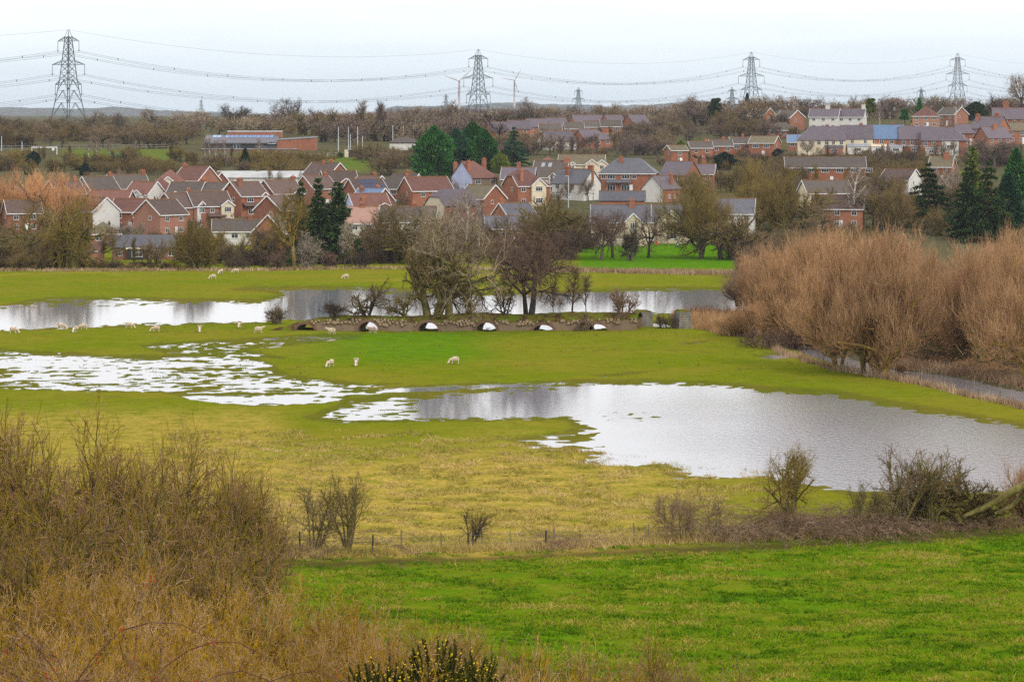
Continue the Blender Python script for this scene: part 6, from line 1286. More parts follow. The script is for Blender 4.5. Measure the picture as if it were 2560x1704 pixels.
# utility poles and lamp posts in the village: (px, base row, top row)
for (p, b_, t_, nm, lb) in ((1385, 452, 396, 'telegraph_pole', 'wooden telegraph pole before the dark roof with roof windows'), (1652, 528, 448, 'telegraph_pole', 'tall wooden telegraph pole right of the laurels'), (1994, 385, 312, 'telegraph_pole', 'telegraph pole at the left end of the long terrace'), (2081, 388, 335, 'telegraph_pole', 'brown telegraph pole before the long terrace'), (1219, 512, 481, 'lamp_post', 'grey lamp post below the mossy roofed brick house'), (1421, 520, 440, 'lamp_post', 'grey lamp post before the white cottage'), (1483, 512, 480, 'telegraph_pole', 'short wooden post by the yellow hedge'), (2390, 318, 268, 'lamp_post', 'thin pole before the right hilltop gable house'), (2378, 395, 346, 'telegraph_pole', 'pole at the right corner of the long terrace')):
    g_ = ground(p, b_); h_ = (b_ - t_) / ppm(g_.y); r_ = empty(nm, g_); tag(r_, lb, 'pole', 'village poles'); mt = M_WOOD if nm == 'telegraph_pole' else M_POLE
    MB().tube([(0, 0, -1), (0, 0, h_)], [.14, .10], 6).build('shaft', mt, r_)
    if nm == 'telegraph_pole': MB().box(-.6, .6, -.05, .05, h_ - .6, h_ - .48).build('cross_arm', mt, r_)
    else: MB().box(-.9, .08, -.08, .08, h_ - .1, h_ + .02).build('lamp_head', mt, r_)
g_ = ground(2336, 402); h_ = 26 / ppm(g_.y); r_ = empty('flag_pole', g_); tag(r_, 'white pole flying a red white and blue crossed flag', 'flag')
MB().tube([(0, 0, -1), (0, 0, h_)], [.06, .05], 6).build('shaft', M_TRIM, r_)
fw, fh, fz = 1.55, .95, h_ - 1.0; fr = plain('flag_red', (.55, .02, .04), .8); fbm_ = plain('flag_blue', (.02, .04, .22), .8)
fl = MB().box(.06, .06 + fw, -.012, .012, fz, fz + fh).build('flag', fbm_, r_)
def fdiag(w_, mt, y_):
    m_ = MB()
    for (z0, z1) in ((fz + .03, fz + fh - .03), (fz + fh - .03, fz + .03)): m_.beam((.10, y_, z0), (.02 + fw, y_, z1), .01, w_, (0, 0, 1))
    m_.build('saltire', mt, fl)
fdiag(.16, M_TRIM, -.016); fdiag(.06, fr, -.022)
MB().box(.06 + fw / 2 - .16, .06 + fw / 2 + .16, -.03, -.026, fz, fz + fh).box(.06, .06 + fw, -.03, -.026, fz + fh / 2 - .16, fz + fh / 2 + .16).build('cross', M_TRIM, fl)
MB().box(.06 + fw / 2 - .09, .06 + fw / 2 + .09, -.037, -.033, fz, fz + fh).box(.06, .06 + fw, -.037, -.033, fz + fh / 2 - .09, fz + fh / 2 + .09).build('cross', fr, fl)
# ------------------------------------------------------------------ vegetation: background woods
SP = ['spread0', 'spread1', 'spread2', 'spread3']; BU = ['bush0', 'bush1', 'bush2']; SCR = ['scrub0', 'scrub1', 'scrub2']; WI = ['willow0', 'willow1', 'willow2', 'willow3']; BI = ['birch0', 'birch1']; UP = ['upright0', 'upright1']
def T(proto, px, base, top, wid=1.0, tw='grey', bark='grey', label=None, cat='tree', group=None, name=None, rz=None):
    return tree_at(proto, px, base, base - top, wid=wid, tw=tw, bark=bark, label=label, cat=cat, group=group, name=name, rz=rz)
# individual trees on the skyline
for a in [
 ('spread0', 378, 322, 262, 1.25, 'grey', 'dark', 'broad bare oak on the left skyline with open crown'),
 ('spread1', 590, 325, 252, 1.2, 'dark', 'dark', 'dark bare tree on the skyline behind the school'),
 ('spread2', 718, 325, 237, 1.1, 'dark', 'dark', 'tallest rounded bare tree on the skyline right of the school'),
 ('bush1', 828, 345, 262, 1.2, 'olive', 'grey', 'wide domed brown tree on the skyline behind the masts'),
 ('upright0', 905, 350, 248, 1.3, 'grey', 'grey', 'tall brown many stemmed tree, left of the skyline pair'), ('upright1', 950, 350, 250, 1.3, 'purple', 'grey', 'tall purplish many stemmed tree, right of the skyline pair'),
 ('gnarl0', 1124, 320, 240, .85, 'grey', 'dark', 'forked bare tree under the left wind turbine'),
 ('spread3', 1312, 320, 237, 1.1, 'purple', 'dark', 'purplish bare tree under the right wind turbine'),
 ('spread0', 236, 326, 270, 1.1, 'grey', 'dark', 'bare tree just right of the nearest pylon'), ('spread2', 292, 324, 277, .9, 'purple', 'dark', 'purplish bare tree between nearest pylon and broad oak'),
 ('spread1', 8, 330, 288, 1.2, 'grey', 'dark', 'bare tree at the very left skyline edge'), ('bush0', 76, 328, 292, 1.1, 'grey', 'dark', 'small bare tree left of the nearest pylon'), ('spread3', 122, 326, 289, 1.0, 'olive', 'grey', 'slim bare tree close left of the nearest pylon'),
 ('spread1', 1515, 318, 248, 1.1, 'grey', 'grey', 'bare grey tree behind the longest purple roof'), ('spread2', 1722, 318, 233, .9, 'grey', 'dark', 'bare tree left of the third pylon'),
 ('birch0', 1985, 300, 238, 1.1, 'birch', 'birch', 'birch with pale trunk above the right brick house'), ('birch1', 1945, 302, 236, 1.2, 'purple', 'birch', 'purplish birch left of its pale twin on the right hill'),
 ('spread0', 2135, 302, 230, .6, 'grey', 'dark', 'bare tree behind the white hilltop semis, left one'), ('spread3', 2168, 300, 232, .7, 'grey', 'dark', 'bare tree behind the white hilltop semis, right one'),
 ('spread2', 2550, 300, 172, .8, 'grey', 'dark', 'tall bare tree cut by the right picture edge on the skyline'), ('gnarl1', 2490, 300, 222, .9, 'purple', 'dark', 'purplish clumpy tree left of the right edge skyline tree'),
 ('spread1', 2325, 300, 246, .9, 'purple', 'grey', 'purplish bare tree behind the pyramid roof'), ('birch0', 2200, 318, 256, 1.0, 'purple', 'birch', 'pale stemmed birch right of the white hilltop house'),
 ('upright1', 1860, 340, 270, 1.6, 'purple', 'grey', 'purple hazy tree below the third pylon'),
]: T(*a[:7], label=a[7], group='skyline trees')
for a in [
 ('column0', 1868, 300, 231, .75, 'bluegreen', 'narrow dark cypress on the skyline beside the third pylon'), ('pine0', 1790, 318, 243, .9, 'spruce', 'dark pine on the skyline left of the third pylon'), ('pine0', 1768, 314, 254, .7, 'spruce', 'smaller dark pine beside the larger skyline pine'),
 ('dome0', 1900, 312, 266, .8, 'spruce', 'dark evergreen right below the third pylon'), ('dome1', 1878, 318, 272, .6, 'spruce', 'low dark evergreen left of its neighbour below third pylon'),
 ('pine0', 2175, 302, 244, 1.1, 'gold', 'round green pine right of the white hilltop houses'), ('spruce2', 2299, 314, 244, 1.3, 'cypress', 'green spruce on the right hilltop'), ('pine0', 2262, 316, 271, 1.2, 'cypress', 'bushy green pine left of the hilltop spruce'), ('dome0', 2440, 302, 254, 1.1, 'spruce', 'dark spreading yew among the right hilltop houses'),
 ('dome1', 85, 418, 378, .6, 'laurel', 'dark green bush tree above the orange willow'), ('dome0', 212, 440, 408, .7, 'laurel', 'low dark evergreen behind the left estate'),
 ('column0', 1374, 305, 272, 1.6, 'cypress', 'small dark green conifer among the upper estate roofs'),
 ('cypress0', 1085, 445, 315, .95, 'cypress', 'biggest bright green cypress left of the lavender house'), ('cypress1', 1140, 425, 322, .9, 'bluegreen', 'dark cypress in the middle of the green group'), ('cypress1', 1182, 420, 305, 1.0, 'cypress', 'tall green cypress behind the lavender house'), ('cypress0', 1212, 428, 325, .9, 'cypress', 'rounded green cypress right above the lavender house roof'), ('cypress1', 1118, 442, 350, .7, 'spruce', 'lower dark cypress at the foot of the green group'),
 ('spruce1', 1284, 425, 318, 1.0, 'bluegreen', 'dark tiered conifer right of the green cypress group'), ('dome0', 1252, 432, 382, .8, 'gold', 'yellow green shrub beside the lavender house'),
 ('cypress0', 1702, 407, 351, .95, 'gold', 'golden green conifer before the right terrace'), ('dome0', 1735, 410, 388, .9, 'spruce', 'dark shrub at the foot of the golden conifer'),
 ('dome0', 1574, 503, 478, 1.0, 'laurel', 'left of two round dark laurel bushes'), ('dome0', 1622, 503, 476, 1.05, 'laurel', 'right of two round dark laurel bushes'),
 ('dome1', 1812, 425, 380, .9, 'laurel', 'ivy dark evergreen above the mossy park trees'), ('dome0', 1790, 300, 286, 1.2, 'cypress', 'low green shrub in the upper right wood'),
 ('spruce0', 795, 660, 446, .85, 'spruce', 'left of two dark spruces before the white terrace'), ('spruce2', 846, 660, 455, 1.15, 'spruce', 'right of two dark spruces before the white terrace'), ('spruce0', 753, 655, 455, .6, 'spruce', 'slim dark spruce behind the yellow lichened tree'),
 ('spruce1', 2322, 565, 408, 1.1, 'spruce', 'broad dark fir standing alone at right'), ('spruce0', 2420, 600, 418, 1.0, 'spruce', 'left half of the dark fir pair at right'), ('spruce1', 2470, 605, 402, .85, 'spruce', 'right half of the dark fir pair at right'), ('spruce2', 2432, 560, 366, 1.0, 'gold', 'yellow green conifer tip behind the fir pair'),
 ('column0', 2520, 580, 430, 1.5, 'bluegreen', 'blue green column cypress right of the fir pair'), ('column0', 2540, 540, 370, 1.2, 'cypress', 'tall green column cypress at the right edge'),
 ('dome0', 2240, 425, 400, 1.5, 'cypress', 'rounded green hedge bush in front of the long terrace'), ('dome1', 1945, 395, 372, .9, 'laurel', 'dark shrub by the end terrace gable'),
 ('dome0', 905, 660, 620, .8, 'laurel', 'dark ivy bush at the field edge behind the bridge'), ('dome0', 850, 395, 380, 1.0, 'cypress', 'small green bush by the sports shed'), ('dome1', 745, 372, 352, .8, 'cypress', 'bright green bush before the school hall wall'),
 ('dome0', 1490, 490, 470, 2.2, 'gold', 'yellow hedge below the white cottage'), ('column0', 1572, 603, 558, 1.3, 'gold', 'left golden column shrub by the cream house'), ('column0', 1590, 603, 560, 1.2, 'gold', 'right golden column shrub by the cream house'), ('column0', 613, 430, 370, 1.3, 'spruce', 'ivy covered dark tree before the school'),
 ('dome0', 720, 668, 640, .5, 'cypress', 'small ivy clump at the foot of the yellow lichened tree'),
]: T(*a[:5], a[5], 'brown', a[6], name='conifer' if a[0][:4] != 'dome' else 'evergreen_bush', cat='tree' if a[0][:4] != 'dome' else 'bush', group='evergreens')
# woodland rows
wood('woodland', 'brown bare wood along the skyline behind the school', 450, 1000, 316, 346, 55, 6.5, 12.5, ['grey', 'fawn', 'olive', 'purple', 'fawn'], 201)
row(BU + SP, -40, 490, 348, 372, 40, 6.5, 9.5, ['grey', 'olive', 'grey'], ['grey', 'dark'], 'bare tree, %s from left at the wood edge above the far left field', 'wood edge left', 202, name='hedgerow_tree', wid=(1.2, 1.6))
wood('woodland', 'low brown bare wood at the left beneath the hills', -40, 480, 316, 346, 42, 4.5, 8.5, ['grey', 'fawn', 'olive', 'fawn'], 199)
wood('woodland', 'brown bare wood behind the sports ground masts', 800, 1270, 322, 362, 58, 7, 12.5, ['grey', 'purple', 'fawn'], 203)
wood('woodland', 'hazy purple brown wood along the middle skyline', 960, 1920, 302, 322, 92, 7, 13.5, ['purple', 'fawn', 'purple', 'grey'], 204)
row(BU + UP + SP, 1560, 1960, 322, 350, 34, 6.5, 9.5, ['grey', 'purple', 'olive'], ['grey'], 'bare tree, %s from left in the copse above the right terrace', 'copse above the terrace', 205, name='hedgerow_tree', wid=(1.0, 1.5), gapf=lambda p: 1735 < p < 1790)
row(UP + BU + SP, 1250, 1680, 362, 400, 44, 5.5, 8.5, ['grey', 'grey', 'purple', 'red'], ['grey'], 'bare slender tree, %s from left in the belt below the upper estate', 'belt below the upper estate', 206, name='hedgerow_tree', wid=(1.0, 1.5))
row(BU + UP + SCR, -20, 800, 402, 438, 58, 4.0, 6.5, ['olive', 'grey', 'moss', 'olive'], ['grey', 'moss'], 'bare brown shrub tree, %s from left in the belt above the estate', 'belt above the estate', 207, name='hedgerow_tree', wid=(1.0, 1.5))
wood('woodland', 'purple brown wood along the right skyline', 1900, 2580, 284, 298, 44, 6, 11, ['purple', 'fawn', 'grey'], 208)
row(BU, 820, 1060, 398, 430, 14, 5, 8, ['olive', 'grey'], ['grey'], 'brown bare tree, %s from left between sports shed and houses', 'trees by the sports shed', 209, name='garden_tree', wid=(1.1, 1.5), gapf=lambda p: 815 < p < 905)
T('spread2', 700, 452, 372, 1.15, 'moss', 'dark', 'spreading olive oak before the school, branches over white hall'); T('bush0', 965, 440, 378, 1.3, 'olive', 'grey', 'broad olive tree left of the green cypresses')
for i, p in enumerate((222, 240, 275, 335, 512, 525, 560, 645, 540)): T(BI[i % 2], p, 398 if p < 400 else 402, 348 if p < 400 else 345, 1.0, 'purple', 'birch', 'thin pale birch, %s of those round the left sports field and school' % ordinal(sorted((222, 240, 275, 335, 512, 525, 560, 645, 540)).index(p) + 1), group='pale birches')
# estate and village gardens
row(BU + UP, 170, 700, 556, 590, 34, 2.5, 4.2, ['grey', 'purple', 'olive', 'red'], ['grey'], 'small bare garden tree, %s from left below the brick estate', 'estate garden trees', 211, name='garden_tree', wid=(1.1, 1.6))
row(BU + UP + SCR, 700, 1500, 565, 610, 34, 3, 5.0, ['grey', 'olive', 'red', 'purple'], ['grey'], 'small bare garden tree, %s from left before the village centre', 'village garden trees', 212, name='garden_tree', wid=(1.1, 1.6), gapf=lambda p: 840 < p < 900)
row(BU + UP, 1840, 2300, 428, 470, 26, 4, 6.5, ['olive', 'moss', 'grey'], ['grey', 'moss'], 'olive bare tree, %s from left below the long terrace', 'trees below the terrace', 213, name='garden_tree', wid=(1.1, 1.5))
row(BU + SP, 2150, 2600, 470, 560, 28, 5, 8, ['grey', 'purple', 'olive'], ['grey'], 'grey bare tree, %s from left around the dark firs', 'trees around the firs', 214, name='garden_tree', wid=(1.0, 1.4))
row(BU + SCR, 2380, 2580, 345, 420, 18, 3, 5.5, ['grey', 'purple', 'pale'], ['grey'], 'grey bare shrub, %s from left on the far right slope', 'far right slope shrubs', 215, name='hedgerow_tree', wid=(1.1, 1.6))
row(BU, 1640, 2000, 395, 425, 20, 3, 4.5, ['olive', 'grey'], ['grey'], 'small bare tree, %s from left below the right terrace row', 'trees below right terrace row', 216, name='garden_tree', wid=(1.1, 1.5), gapf=lambda p: 1655 < p < 1760)
row(BU, 440, 760, 440, 452, 8, 2.5, 4, ['olive', 'grey'], ['grey'], 'low bare shrub, %s from left beside the white hall', 'shrubs by the white hall', 217, name='garden_tree')
row(SP + BU + UP, -30, 760, 640, 668, 24, 5.5, 9, ['grey', 'olive', 'moss', 'grey'], ['grey', 'moss'], 'bare hedge tree, %s from left along the meadow hedge on the left', 'hedge trees left', 241, name='hedge_tree', wid=(.8, 1.1))
row(SP + BU, 880, 1440, 625, 660, 18, 6.5, 10, ['grey', 'olive', 'red'], ['grey', 'moss'], 'bare hedge tree, %s from left behind the bridge', 'hedge trees centre', 242, name='hedge_tree', wid=(.8, 1.1))
row(SP + BU + UP, 1830, 2580, 500, 590, 34, 6, 10, ['olive', 'moss', 'grey', 'olive'], ['grey', 'moss'], 'bare tree, %s from left in the belt behind the willow thicket', 'belt behind willows', 243, name='hedgerow_tree', wid=(.9, 1.2))
row(BU + SCR, 1640, 2560, 395, 445, 36, 2.5, 5, ['olive', 'grey', 'dark', 'purple'], ['grey'], 'low garden shrub, %s from left across the right slope', 'right slope shrubs', 244, cat='bush', name='garden_bush', wid=(1.1, 1.6), gapf=lambda p: 1655 < p < 1760)
row(BU + UP, 1560, 2560, 330, 352, 30, 3.5, 6, ['grey', 'purple', 'olive'], ['grey'], 'small bare tree, %s from left between the right hillside houses', 'right hillside trees', 245, name='garden_tree', wid=(.9, 1.3), gapf=lambda p: 1995 < p < 2440)
row(BU + UP + SP, 200, 1060, 492, 540, 30, 4, 6.5, ['grey', 'olive', 'purple'], ['grey'], 'slender bare tree, %s from left among the estate houses', 'trees among estate houses', 246, name='garden_tree', wid=(.5, .8))
row(SCR, 200, 1300, 470, 600, 40, 1.4, 2.6, ['dark', 'olive', 'grey'], ['grey'], 'clipped garden hedge bush, %s from left in the village gardens', 'village garden hedges', 247, cat='bush', name='garden_bush', wid=(1.0, 1.6))
row(SP + BU + UP, 1700, 2330, 445, 500, 32, 6, 9, ['olive', 'moss', 'grey', 'olive'], ['grey', 'moss'], 'olive bare tree, %s from left on the slope above the lawn', 'slope trees above the lawn', 248, name='hedgerow_tree', wid=(.9, 1.2), gapf=lambda p: 2040 < p < 2110)
row(WI[2:], 1880, 2600, 800, 850, 16, 4.5, 7, ['willow', 'willow', 'orange'], ['brown'], 'low sallow bush, %s from left filling the foot of the willow thicket', 'sallow bushes', 249, cat='bush', name='sallow_bush', wid=(.9, 1.2))
row(WI[2:] + BU, 1840, 1990, 690, 770, 7, 5, 7.5, ['willow', 'bramble'], ['brown'], 'sallow bush, %s from left at the pond end of the thicket', 'sallows by the flood', 250, cat='bush', name='sallow_bush', wid=(.8, 1.1))
row(SP + UP, 1080, 1700, 470, 520, 24, 5, 8, ['grey', 'fawn', 'olive'], ['grey'], 'airy bare tree, %s from left between the village centre houses', 'trees between centre houses', 251, name='garden_tree', wid=(.5, .8), gapf=lambda p: 1490 < p < 1640)
row(SP + UP, 2000, 2560, 392, 430, 22, 5, 8, ['grey', 'fawn', 'purple', 'olive'], ['grey'], 'airy bare tree, %s from left in front of the long terrace', 'trees before the terrace', 252, name='garden_tree', wid=(.6, .9))
row(SP + UP, 200, 900, 455, 485, 20, 4, 6.5, ['grey', 'fawn', 'olive'], ['grey'], 'thin bare tree, %s from left behind the front estate houses', 'thin estate trees', 253, name='garden_tree', wid=(.45, .7))
wood('woodland', 'willow thicket going on past the right edge', 2640, 2950, 800, 900, 11, 11, 15, ['willow', 'willow', 'bramble'], 261, (.9, 1.1))
wood('woodland', 'bare trees going on past the right edge of the slope', 2600, 2950, 330, 560, 22, 6, 10, ['olive', 'grey', 'purple'], 262)
wood('woodland', 'bare hedge trees going on past the left edge', -380, -50, 560, 672, 11, 6, 9, ['olive', 'grey', 'dark'], 263)
wood('woodland', 'bare wood going on past the left edge', -380, -50, 320, 440, 12, 6, 9, ['olive', 'grey', 'fawn'], 264)
# particular trees of the middle distance
for a in [
 ('willow3', 100, 570, 402, .95, 'orange', 'brown', 'big orange twigged willow at the left, right one'), ('willow2', 0, 570, 412, .9, 'orange', 'brown', 'orange twigged willow at the left picture edge'), ('willow2', 185, 580, 436, .8, 'orange', 'brown', 'smaller orange willow behind the mossy tree'),
 ('gnarl0', 178, 672, 462, .85, 'moss', 'moss', 'large yellow mossy tree at the hedge on the left'), ('spread3', 148, 674, 540, 1.2, 'moss', 'moss', 'leaning mossy tree left of the large mossy one'), ('spread0', 70, 668, 470, .85, 'olive', 'moss', 'olive bare tree in front of the orange willows'),
 ('pollard0', 395, 556, 478, .9, 'dark', 'dark', 'pollarded tree with knobbly head before the brick estate'), ('willow2', 488, 674, 515, .62, 'moss', 'moss', 'fan shaped pollard willow in the meadow hedge'), ('gnarl1', 508, 674, 545, .75, 'moss', 'moss', 'mossy forked tree beside the fan shaped willow'),
 ('bush2', 330, 600, 545, 1.3, 'pale', 'grey', 'pale twiggy shrub before the pink brick house'),
 ('spread1', 735, 668, 448, .62, 'moss', 'lichen', 'yellow lichened bare tree left of the dark spruces'), ('gnarl0', 775, 672, 565, .9, 'pale', 'grey', 'pale leaning tree at the foot of the spruces'), ('birch0', 862, 668, 545, .9, 'pale', 'grey', 'thin pale tree right of the spruces'), ('birch1', 880, 668, 585, .9, 'olive', 'moss', 'thin mossy sapling at the hedge right of the spruces'),
 ('spread2', 990, 660, 492, 1.0, 'olive', 'moss', 'spreading olive tree before the white terrace'), ('gnarl1', 1050, 660, 500, .9, 'olive', 'moss', 'olive branched tree behind the left bridge tree'),
 ('birch0', 1135, 640, 478, .9, 'birch', 'birch', 'white stemmed birch behind bridge, left one'), ('birch1', 1165, 645, 470, .9, 'birch', 'birch', 'white stemmed birch behind bridge, middle one'), ('birch0', 1200, 640, 490, .8, 'birch', 'birch', 'leaning white birch behind bridge, right one'),
 ('gnarl0', 1345, 640, 462, .9, 'olive', 'moss', 'gnarled tree left of the park below the cream gabled house'), ('gnarl1', 1400, 645, 470, .85, 'olive', 'moss', 'twisted grey tree below the white cottage'), ('spread0', 1452, 632, 520, .9, 'dark', 'dark', 'dark bare tree at the left corner of the lawn'),
 ('spread1', 1503, 653, 512, .85, 'red', 'grey', 'leftmost slender park tree with dark reddish crown'), ('spread2', 1532, 647, 510, .85, 'red', 'dark', 'second park tree from the left, dark forked crown'), ('bush1', 1572, 653, 540, .55, 'dark', 'grey', 'thin crooked park tree, third from the left'), ('spread3', 1621, 646, 506, .85, 'red', 'dark', 'round dark park tree before the white car'),
 ('willow0', 1754, 648, 414, 1.0, 'moss', 'grey', 'largest park tree with thick trunk and fan of mossy branches'), ('bush2', 1822, 650, 495, 1.0, 'olive', 'dark', 'smaller park tree beside the willow thicket'),
 ('willow1', 1890, 575, 385, .8, 'moss', 'moss', 'mossy green tree above the lawn, left of the birch'), ('willow0', 1965, 580, 418, .7, 'moss', 'moss', 'bushy mossy tree left of the white birch'), ('bush0', 2010, 575, 452, 1.2, 'moss', 'moss', 'low mossy yellow tree directly left of the white birch'),
 ('birch1', 2135, 575, 408, 1.15, 'birch', 'birch', 'tall white birch with forked stem at right'), ('bush2', 2200, 570, 430, 1.0, 'olive', 'grey', 'olive bare tree right of the white birch'), ('willow1', 2240, 580, 432, .7, 'olive', 'grey', 'bare tree between white birch and broad fir'), ('gnarl0', 2372, 520, 402, .8, 'pale', 'grey', 'pale grey bare tree between broad fir and fir pair'), ('spread1', 2485, 420, 335, 1.3, 'purple', 'grey', 'wide grey tree under the tall brick gable'),
]: T(*a[:7], label=a[7])
# dark hedge along the far edge of the meadow
row(SCR + BU, -40, 150, 655, 674, 14, 4.0, 6, ['dark', 'olive', 'dark'], ['dark'], 'dark scrub bush, %s from left in the meadow hedge at far left', 'meadow hedge far left', 221, cat='bush', wid=(.9, 1.2))
row(SCR + BU, 440, 1010, 652, 674, 36, 2.6, 4.6, ['dark', 'dark', 'red', 'grey'], ['dark'], 'dark scrub bush, %s from left in the meadow hedge below the spruces', 'meadow hedge', 222, cat='bush', wid=(.9, 1.2))
row(SCR, 200, 440, 664, 674, 12, 1.1, 2.0, ['dark', 'olive'], ['dark'], 'low scrub bush, %s from left before the brick bungalows', 'low meadow hedge', 223, cat='bush', wid=(1.1, 1.5))
row(SCR + BU, 940, 1400, 632, 664, 26, 3.0, 5.5, ['grey', 'red', 'olive'], ['grey'], 'brown bush, %s from left behind the bridge trees', 'bushes behind the bridge', 224, cat='bush', wid=(.9, 1.2))
row(SCR, 1340, 1460, 618, 640, 8, 4, 5.5, ['dark', 'dark'], ['dark'], 'dark bush, %s from left at the lawn corner', 'lawn corner bushes', 225, cat='bush', wid=(.8, 1.0))
row(BU + SCR, 1850, 2200, 600, 660, 18, 4, 7, ['olive', 'dark', 'grey'], ['grey'], 'brown bush, %s from left behind the willow thicket', 'bushes behind the willows', 226, cat='bush', wid=(.9, 1.3))
# ------------------------------------------------------------------ trees on and round the bridge
def on_bridge(proto, px, top, wid, tw, bark, lb, cat='tree', yoff=2.0, zb=2.1, rz=None):
    x_ = (px - 1280) / pm; h_ = (CAMZ - (top - HZ) / pm) - zb
    return plant(proto, (x_, BD + yoff, zb - .1), h_, wid, rz, tw, bark, lb, cat, name=None if cat == 'tree' else 'shrub')
on_bridge('spread2', 1120, 484, .98, 'fawn', 'moss', 'largest bridge tree with several yellow lichened trunks'); on_bridge('gnarl1', 1080, 545, .7, 'olive', 'moss', 'smaller leaning tree beside the largest bridge tree')
on_bridge('spread3', 1328, 540, 1.0, 'red', 'dark', 'dark bridge tree with thick single trunk above fifth arch'); on_bridge('spread1', 1315, 575, .8, 'red', 'dark', 'dark tree close behind the thick trunked bridge tree', yoff=4)
on_bridge('hawthorn0', 915, 678, .95, 'olive', 'dark', 'rounded shrub on the bridge beside the standing sheep', 'shrub'); on_bridge('bush2', 836, 742, 1.3, 'dark', 'dark', 'low brown bush on the left part of the bridge', 'shrub', yoff=1)
on_bridge('hawthorn1', 1262, 690, .7, 'olive', 'dark', 'small tree between the two big bridge trees'); on_bridge('hawthorn0', 1010, 700, .9, 'moss', 'moss', 'lichened sapling left of the largest bridge tree'); on_bridge('hawthorn1', 1170, 690, .7, 'olive', 'moss', 'sapling right of the largest bridge tree')
for i, (p, t_) in enumerate(((1385, 700), (1432, 660), (1468, 680))): on_bridge('birch%d' % (i % 2), p, t_, 1.0, 'olive' if i % 2 else 'grey', 'dark', 'thin bare sapling, %s of three on the right half of the bridge' % ordinal(i + 1), yoff=3.5)
on_bridge('bush0', 1558, 702, .8, 'bramble', 'brown', 'feathery brown shrub near the right end of the bridge', 'shrub', yoff=1.2)
for (pr_, px_, b_, t_, w_, tw_, bk_, lb_) in [('bush1', 704, 812, 752, 1.2, 'grey', 'grey', 'small twiggy bush at the left end of the bridge'), ('scrub1', 1672, 822, 770, .6, 'dark', 'dark', 'dark thin shrub between abutment and free standing pier'), ('willow2', 1842, 840, 770, 1.1, 'willow', 'brown', 'low fan shaped willow stool among the reeds')]:
    T(pr_, px_, b_, t_, w_, tw_, bk_, lb_, cat='shrub', name='shrub')
# ------------------------------------------------------------------ willow thicket on the right
WL = [(1996, 858, 565, .80), (2092, 927, 560, .75), (2156, 936, 590, .68), (2212, 940, 540, .80), (2330, 905, 600, .70), (2401, 915, 610, .62), (2450, 922, 590, .66), (2560, 960, 548, .8), (1930, 790, 610, .80), (2030, 800, 548, .85), (2140, 800, 530, .9), (2250, 800, 540, .9), (2370, 810, 585, .85), (2480, 820, 575, .9), (1955, 740, 585, .85), (2080, 740, 548, .9), (2490, 740, 560, .95), (2590, 780, 528, .95), (2470, 880, 640, .8), (2300, 860, 640, .8), (2060, 870, 650, .8), (2560, 860, 600, .9)]
WN = ['nearest', '']
order = sorted(range(len(WL)), key=lambda i: WL[i][0])
for r_i, i in enumerate(order):
    p, b_, t_, w_ = WL[i]; T(WI[i % 2 + (0 if i < 8 else 2)], p, b_, t_, w_, 'willow', 'lichen' if i in (0, 3, 7) else ('moss' if i < 8 else 'brown'), 'orange brown riverside willow, %s from left in the thicket' % ordinal(r_i + 1), group='riverside willow thicket', name='willow_tree')
row(SCR, 1900, 2580, 842, 872, 16, 1.6, 3.2, ['willow', 'bramble', 'red'], ['brown'], 'russet undergrowth bush, %s from left beneath the willows', 'willow undergrowth', 231, cat='bush', wid=(1.3, 1.9))
row(SCR, 2200, 2580, 895, 935, 12, 1.3, 2.4, ['bramble', 'willow', 'dark'], ['brown'], 'bramble bush, %s from left on the far river bank', 'river bank brambles', 232, cat='bush', wid=(1.4, 2.0))
# ------------------------------------------------------------------ hedge beside the near field
for a in [
 ('open0', 868, 1380, 1160, .9, 'olive', 'moss', 'many stemmed bare tree by the dark fence post', 'tree'), ('open1', 790, 1386, 1195, .8, 'grey', 'moss', 'leaning bare tree left of the many stemmed one', 'tree'),
 ('open1', 1180, 1372, 1262, 1.0, 'olive', 'dark', 'small crooked thorn tree in the dry meadow', 'tree'),
 ('lichen1', 1718, 1352, 1205, 1.05, 'bramble', 'moss', 'dense rounded brown bush in the fence line', 'bush'), ('spread1', 1990, 1345, 1080, .72, 'moss', 'moss', 'tall thorn tree standing before the pond', 'tree'), ('lichen0', 1960, 1346, 1230, .8, 'bramble', 'dark', 'bramble bush round the foot of the tall thorn', 'bush'),
 ('open1', 2245, 1335, 1100, 1.0, 'grey', 'moss', 'left large hawthorn of the pond hedge', 'tree'), ('open0', 2330, 1330, 1105, 1.05, 'olive', 'moss', 'middle large hawthorn of the pond hedge', 'tree'), ('gnarl1', 2400, 1325, 1130, .95, 'olive', 'moss', 'right large hawthorn of the pond hedge', 'tree'), ('open0', 2160, 1338, 1190, .8, 'grey', 'moss', 'slim thorn left of the pond hedge', 'tree'),
 ('willow3', 2570, 1312, 1130, .75, 'willow', 'moss', 'pinkish willow shoots at the right edge of the pond hedge', 'tree'), ('gnarl0', 2290, 1328, 1130, .9, 'dark', 'moss', 'dark tangled hawthorn in the middle of the pond hedge', 'tree'), ('lichen2', 2200, 1334, 1225, .7, 'bramble', 'dark', 'low twiggy bush left in the pond hedge', 'bush'),
]: T(*a[:7], label=a[7], cat=a[8], name='bush' if a[8] == 'bush' else None)
for i, (p, b_, h_) in enumerate(((1400, 1370, 46), (1800, 1350, 40), (1870, 1348, 62), (1930, 1346, 78), (2050, 1340, 84), (2110, 1338, 76), (2180, 1336, 66), (2260, 1332, 56), (2350, 1326, 52), (2460, 1320, 46), (2540, 1316, 46), (700, 1392, 90))):
    T('bramble%d' % (i % 2), p, b_, b_ - h_, 1.5, 'bramble', 'brown', 'tangled bramble clump, %s from left along the wire fence' % ordinal(i + 2 if p > 1000 else 1), cat='bramble', group='brambles along the fence', name='bramble')
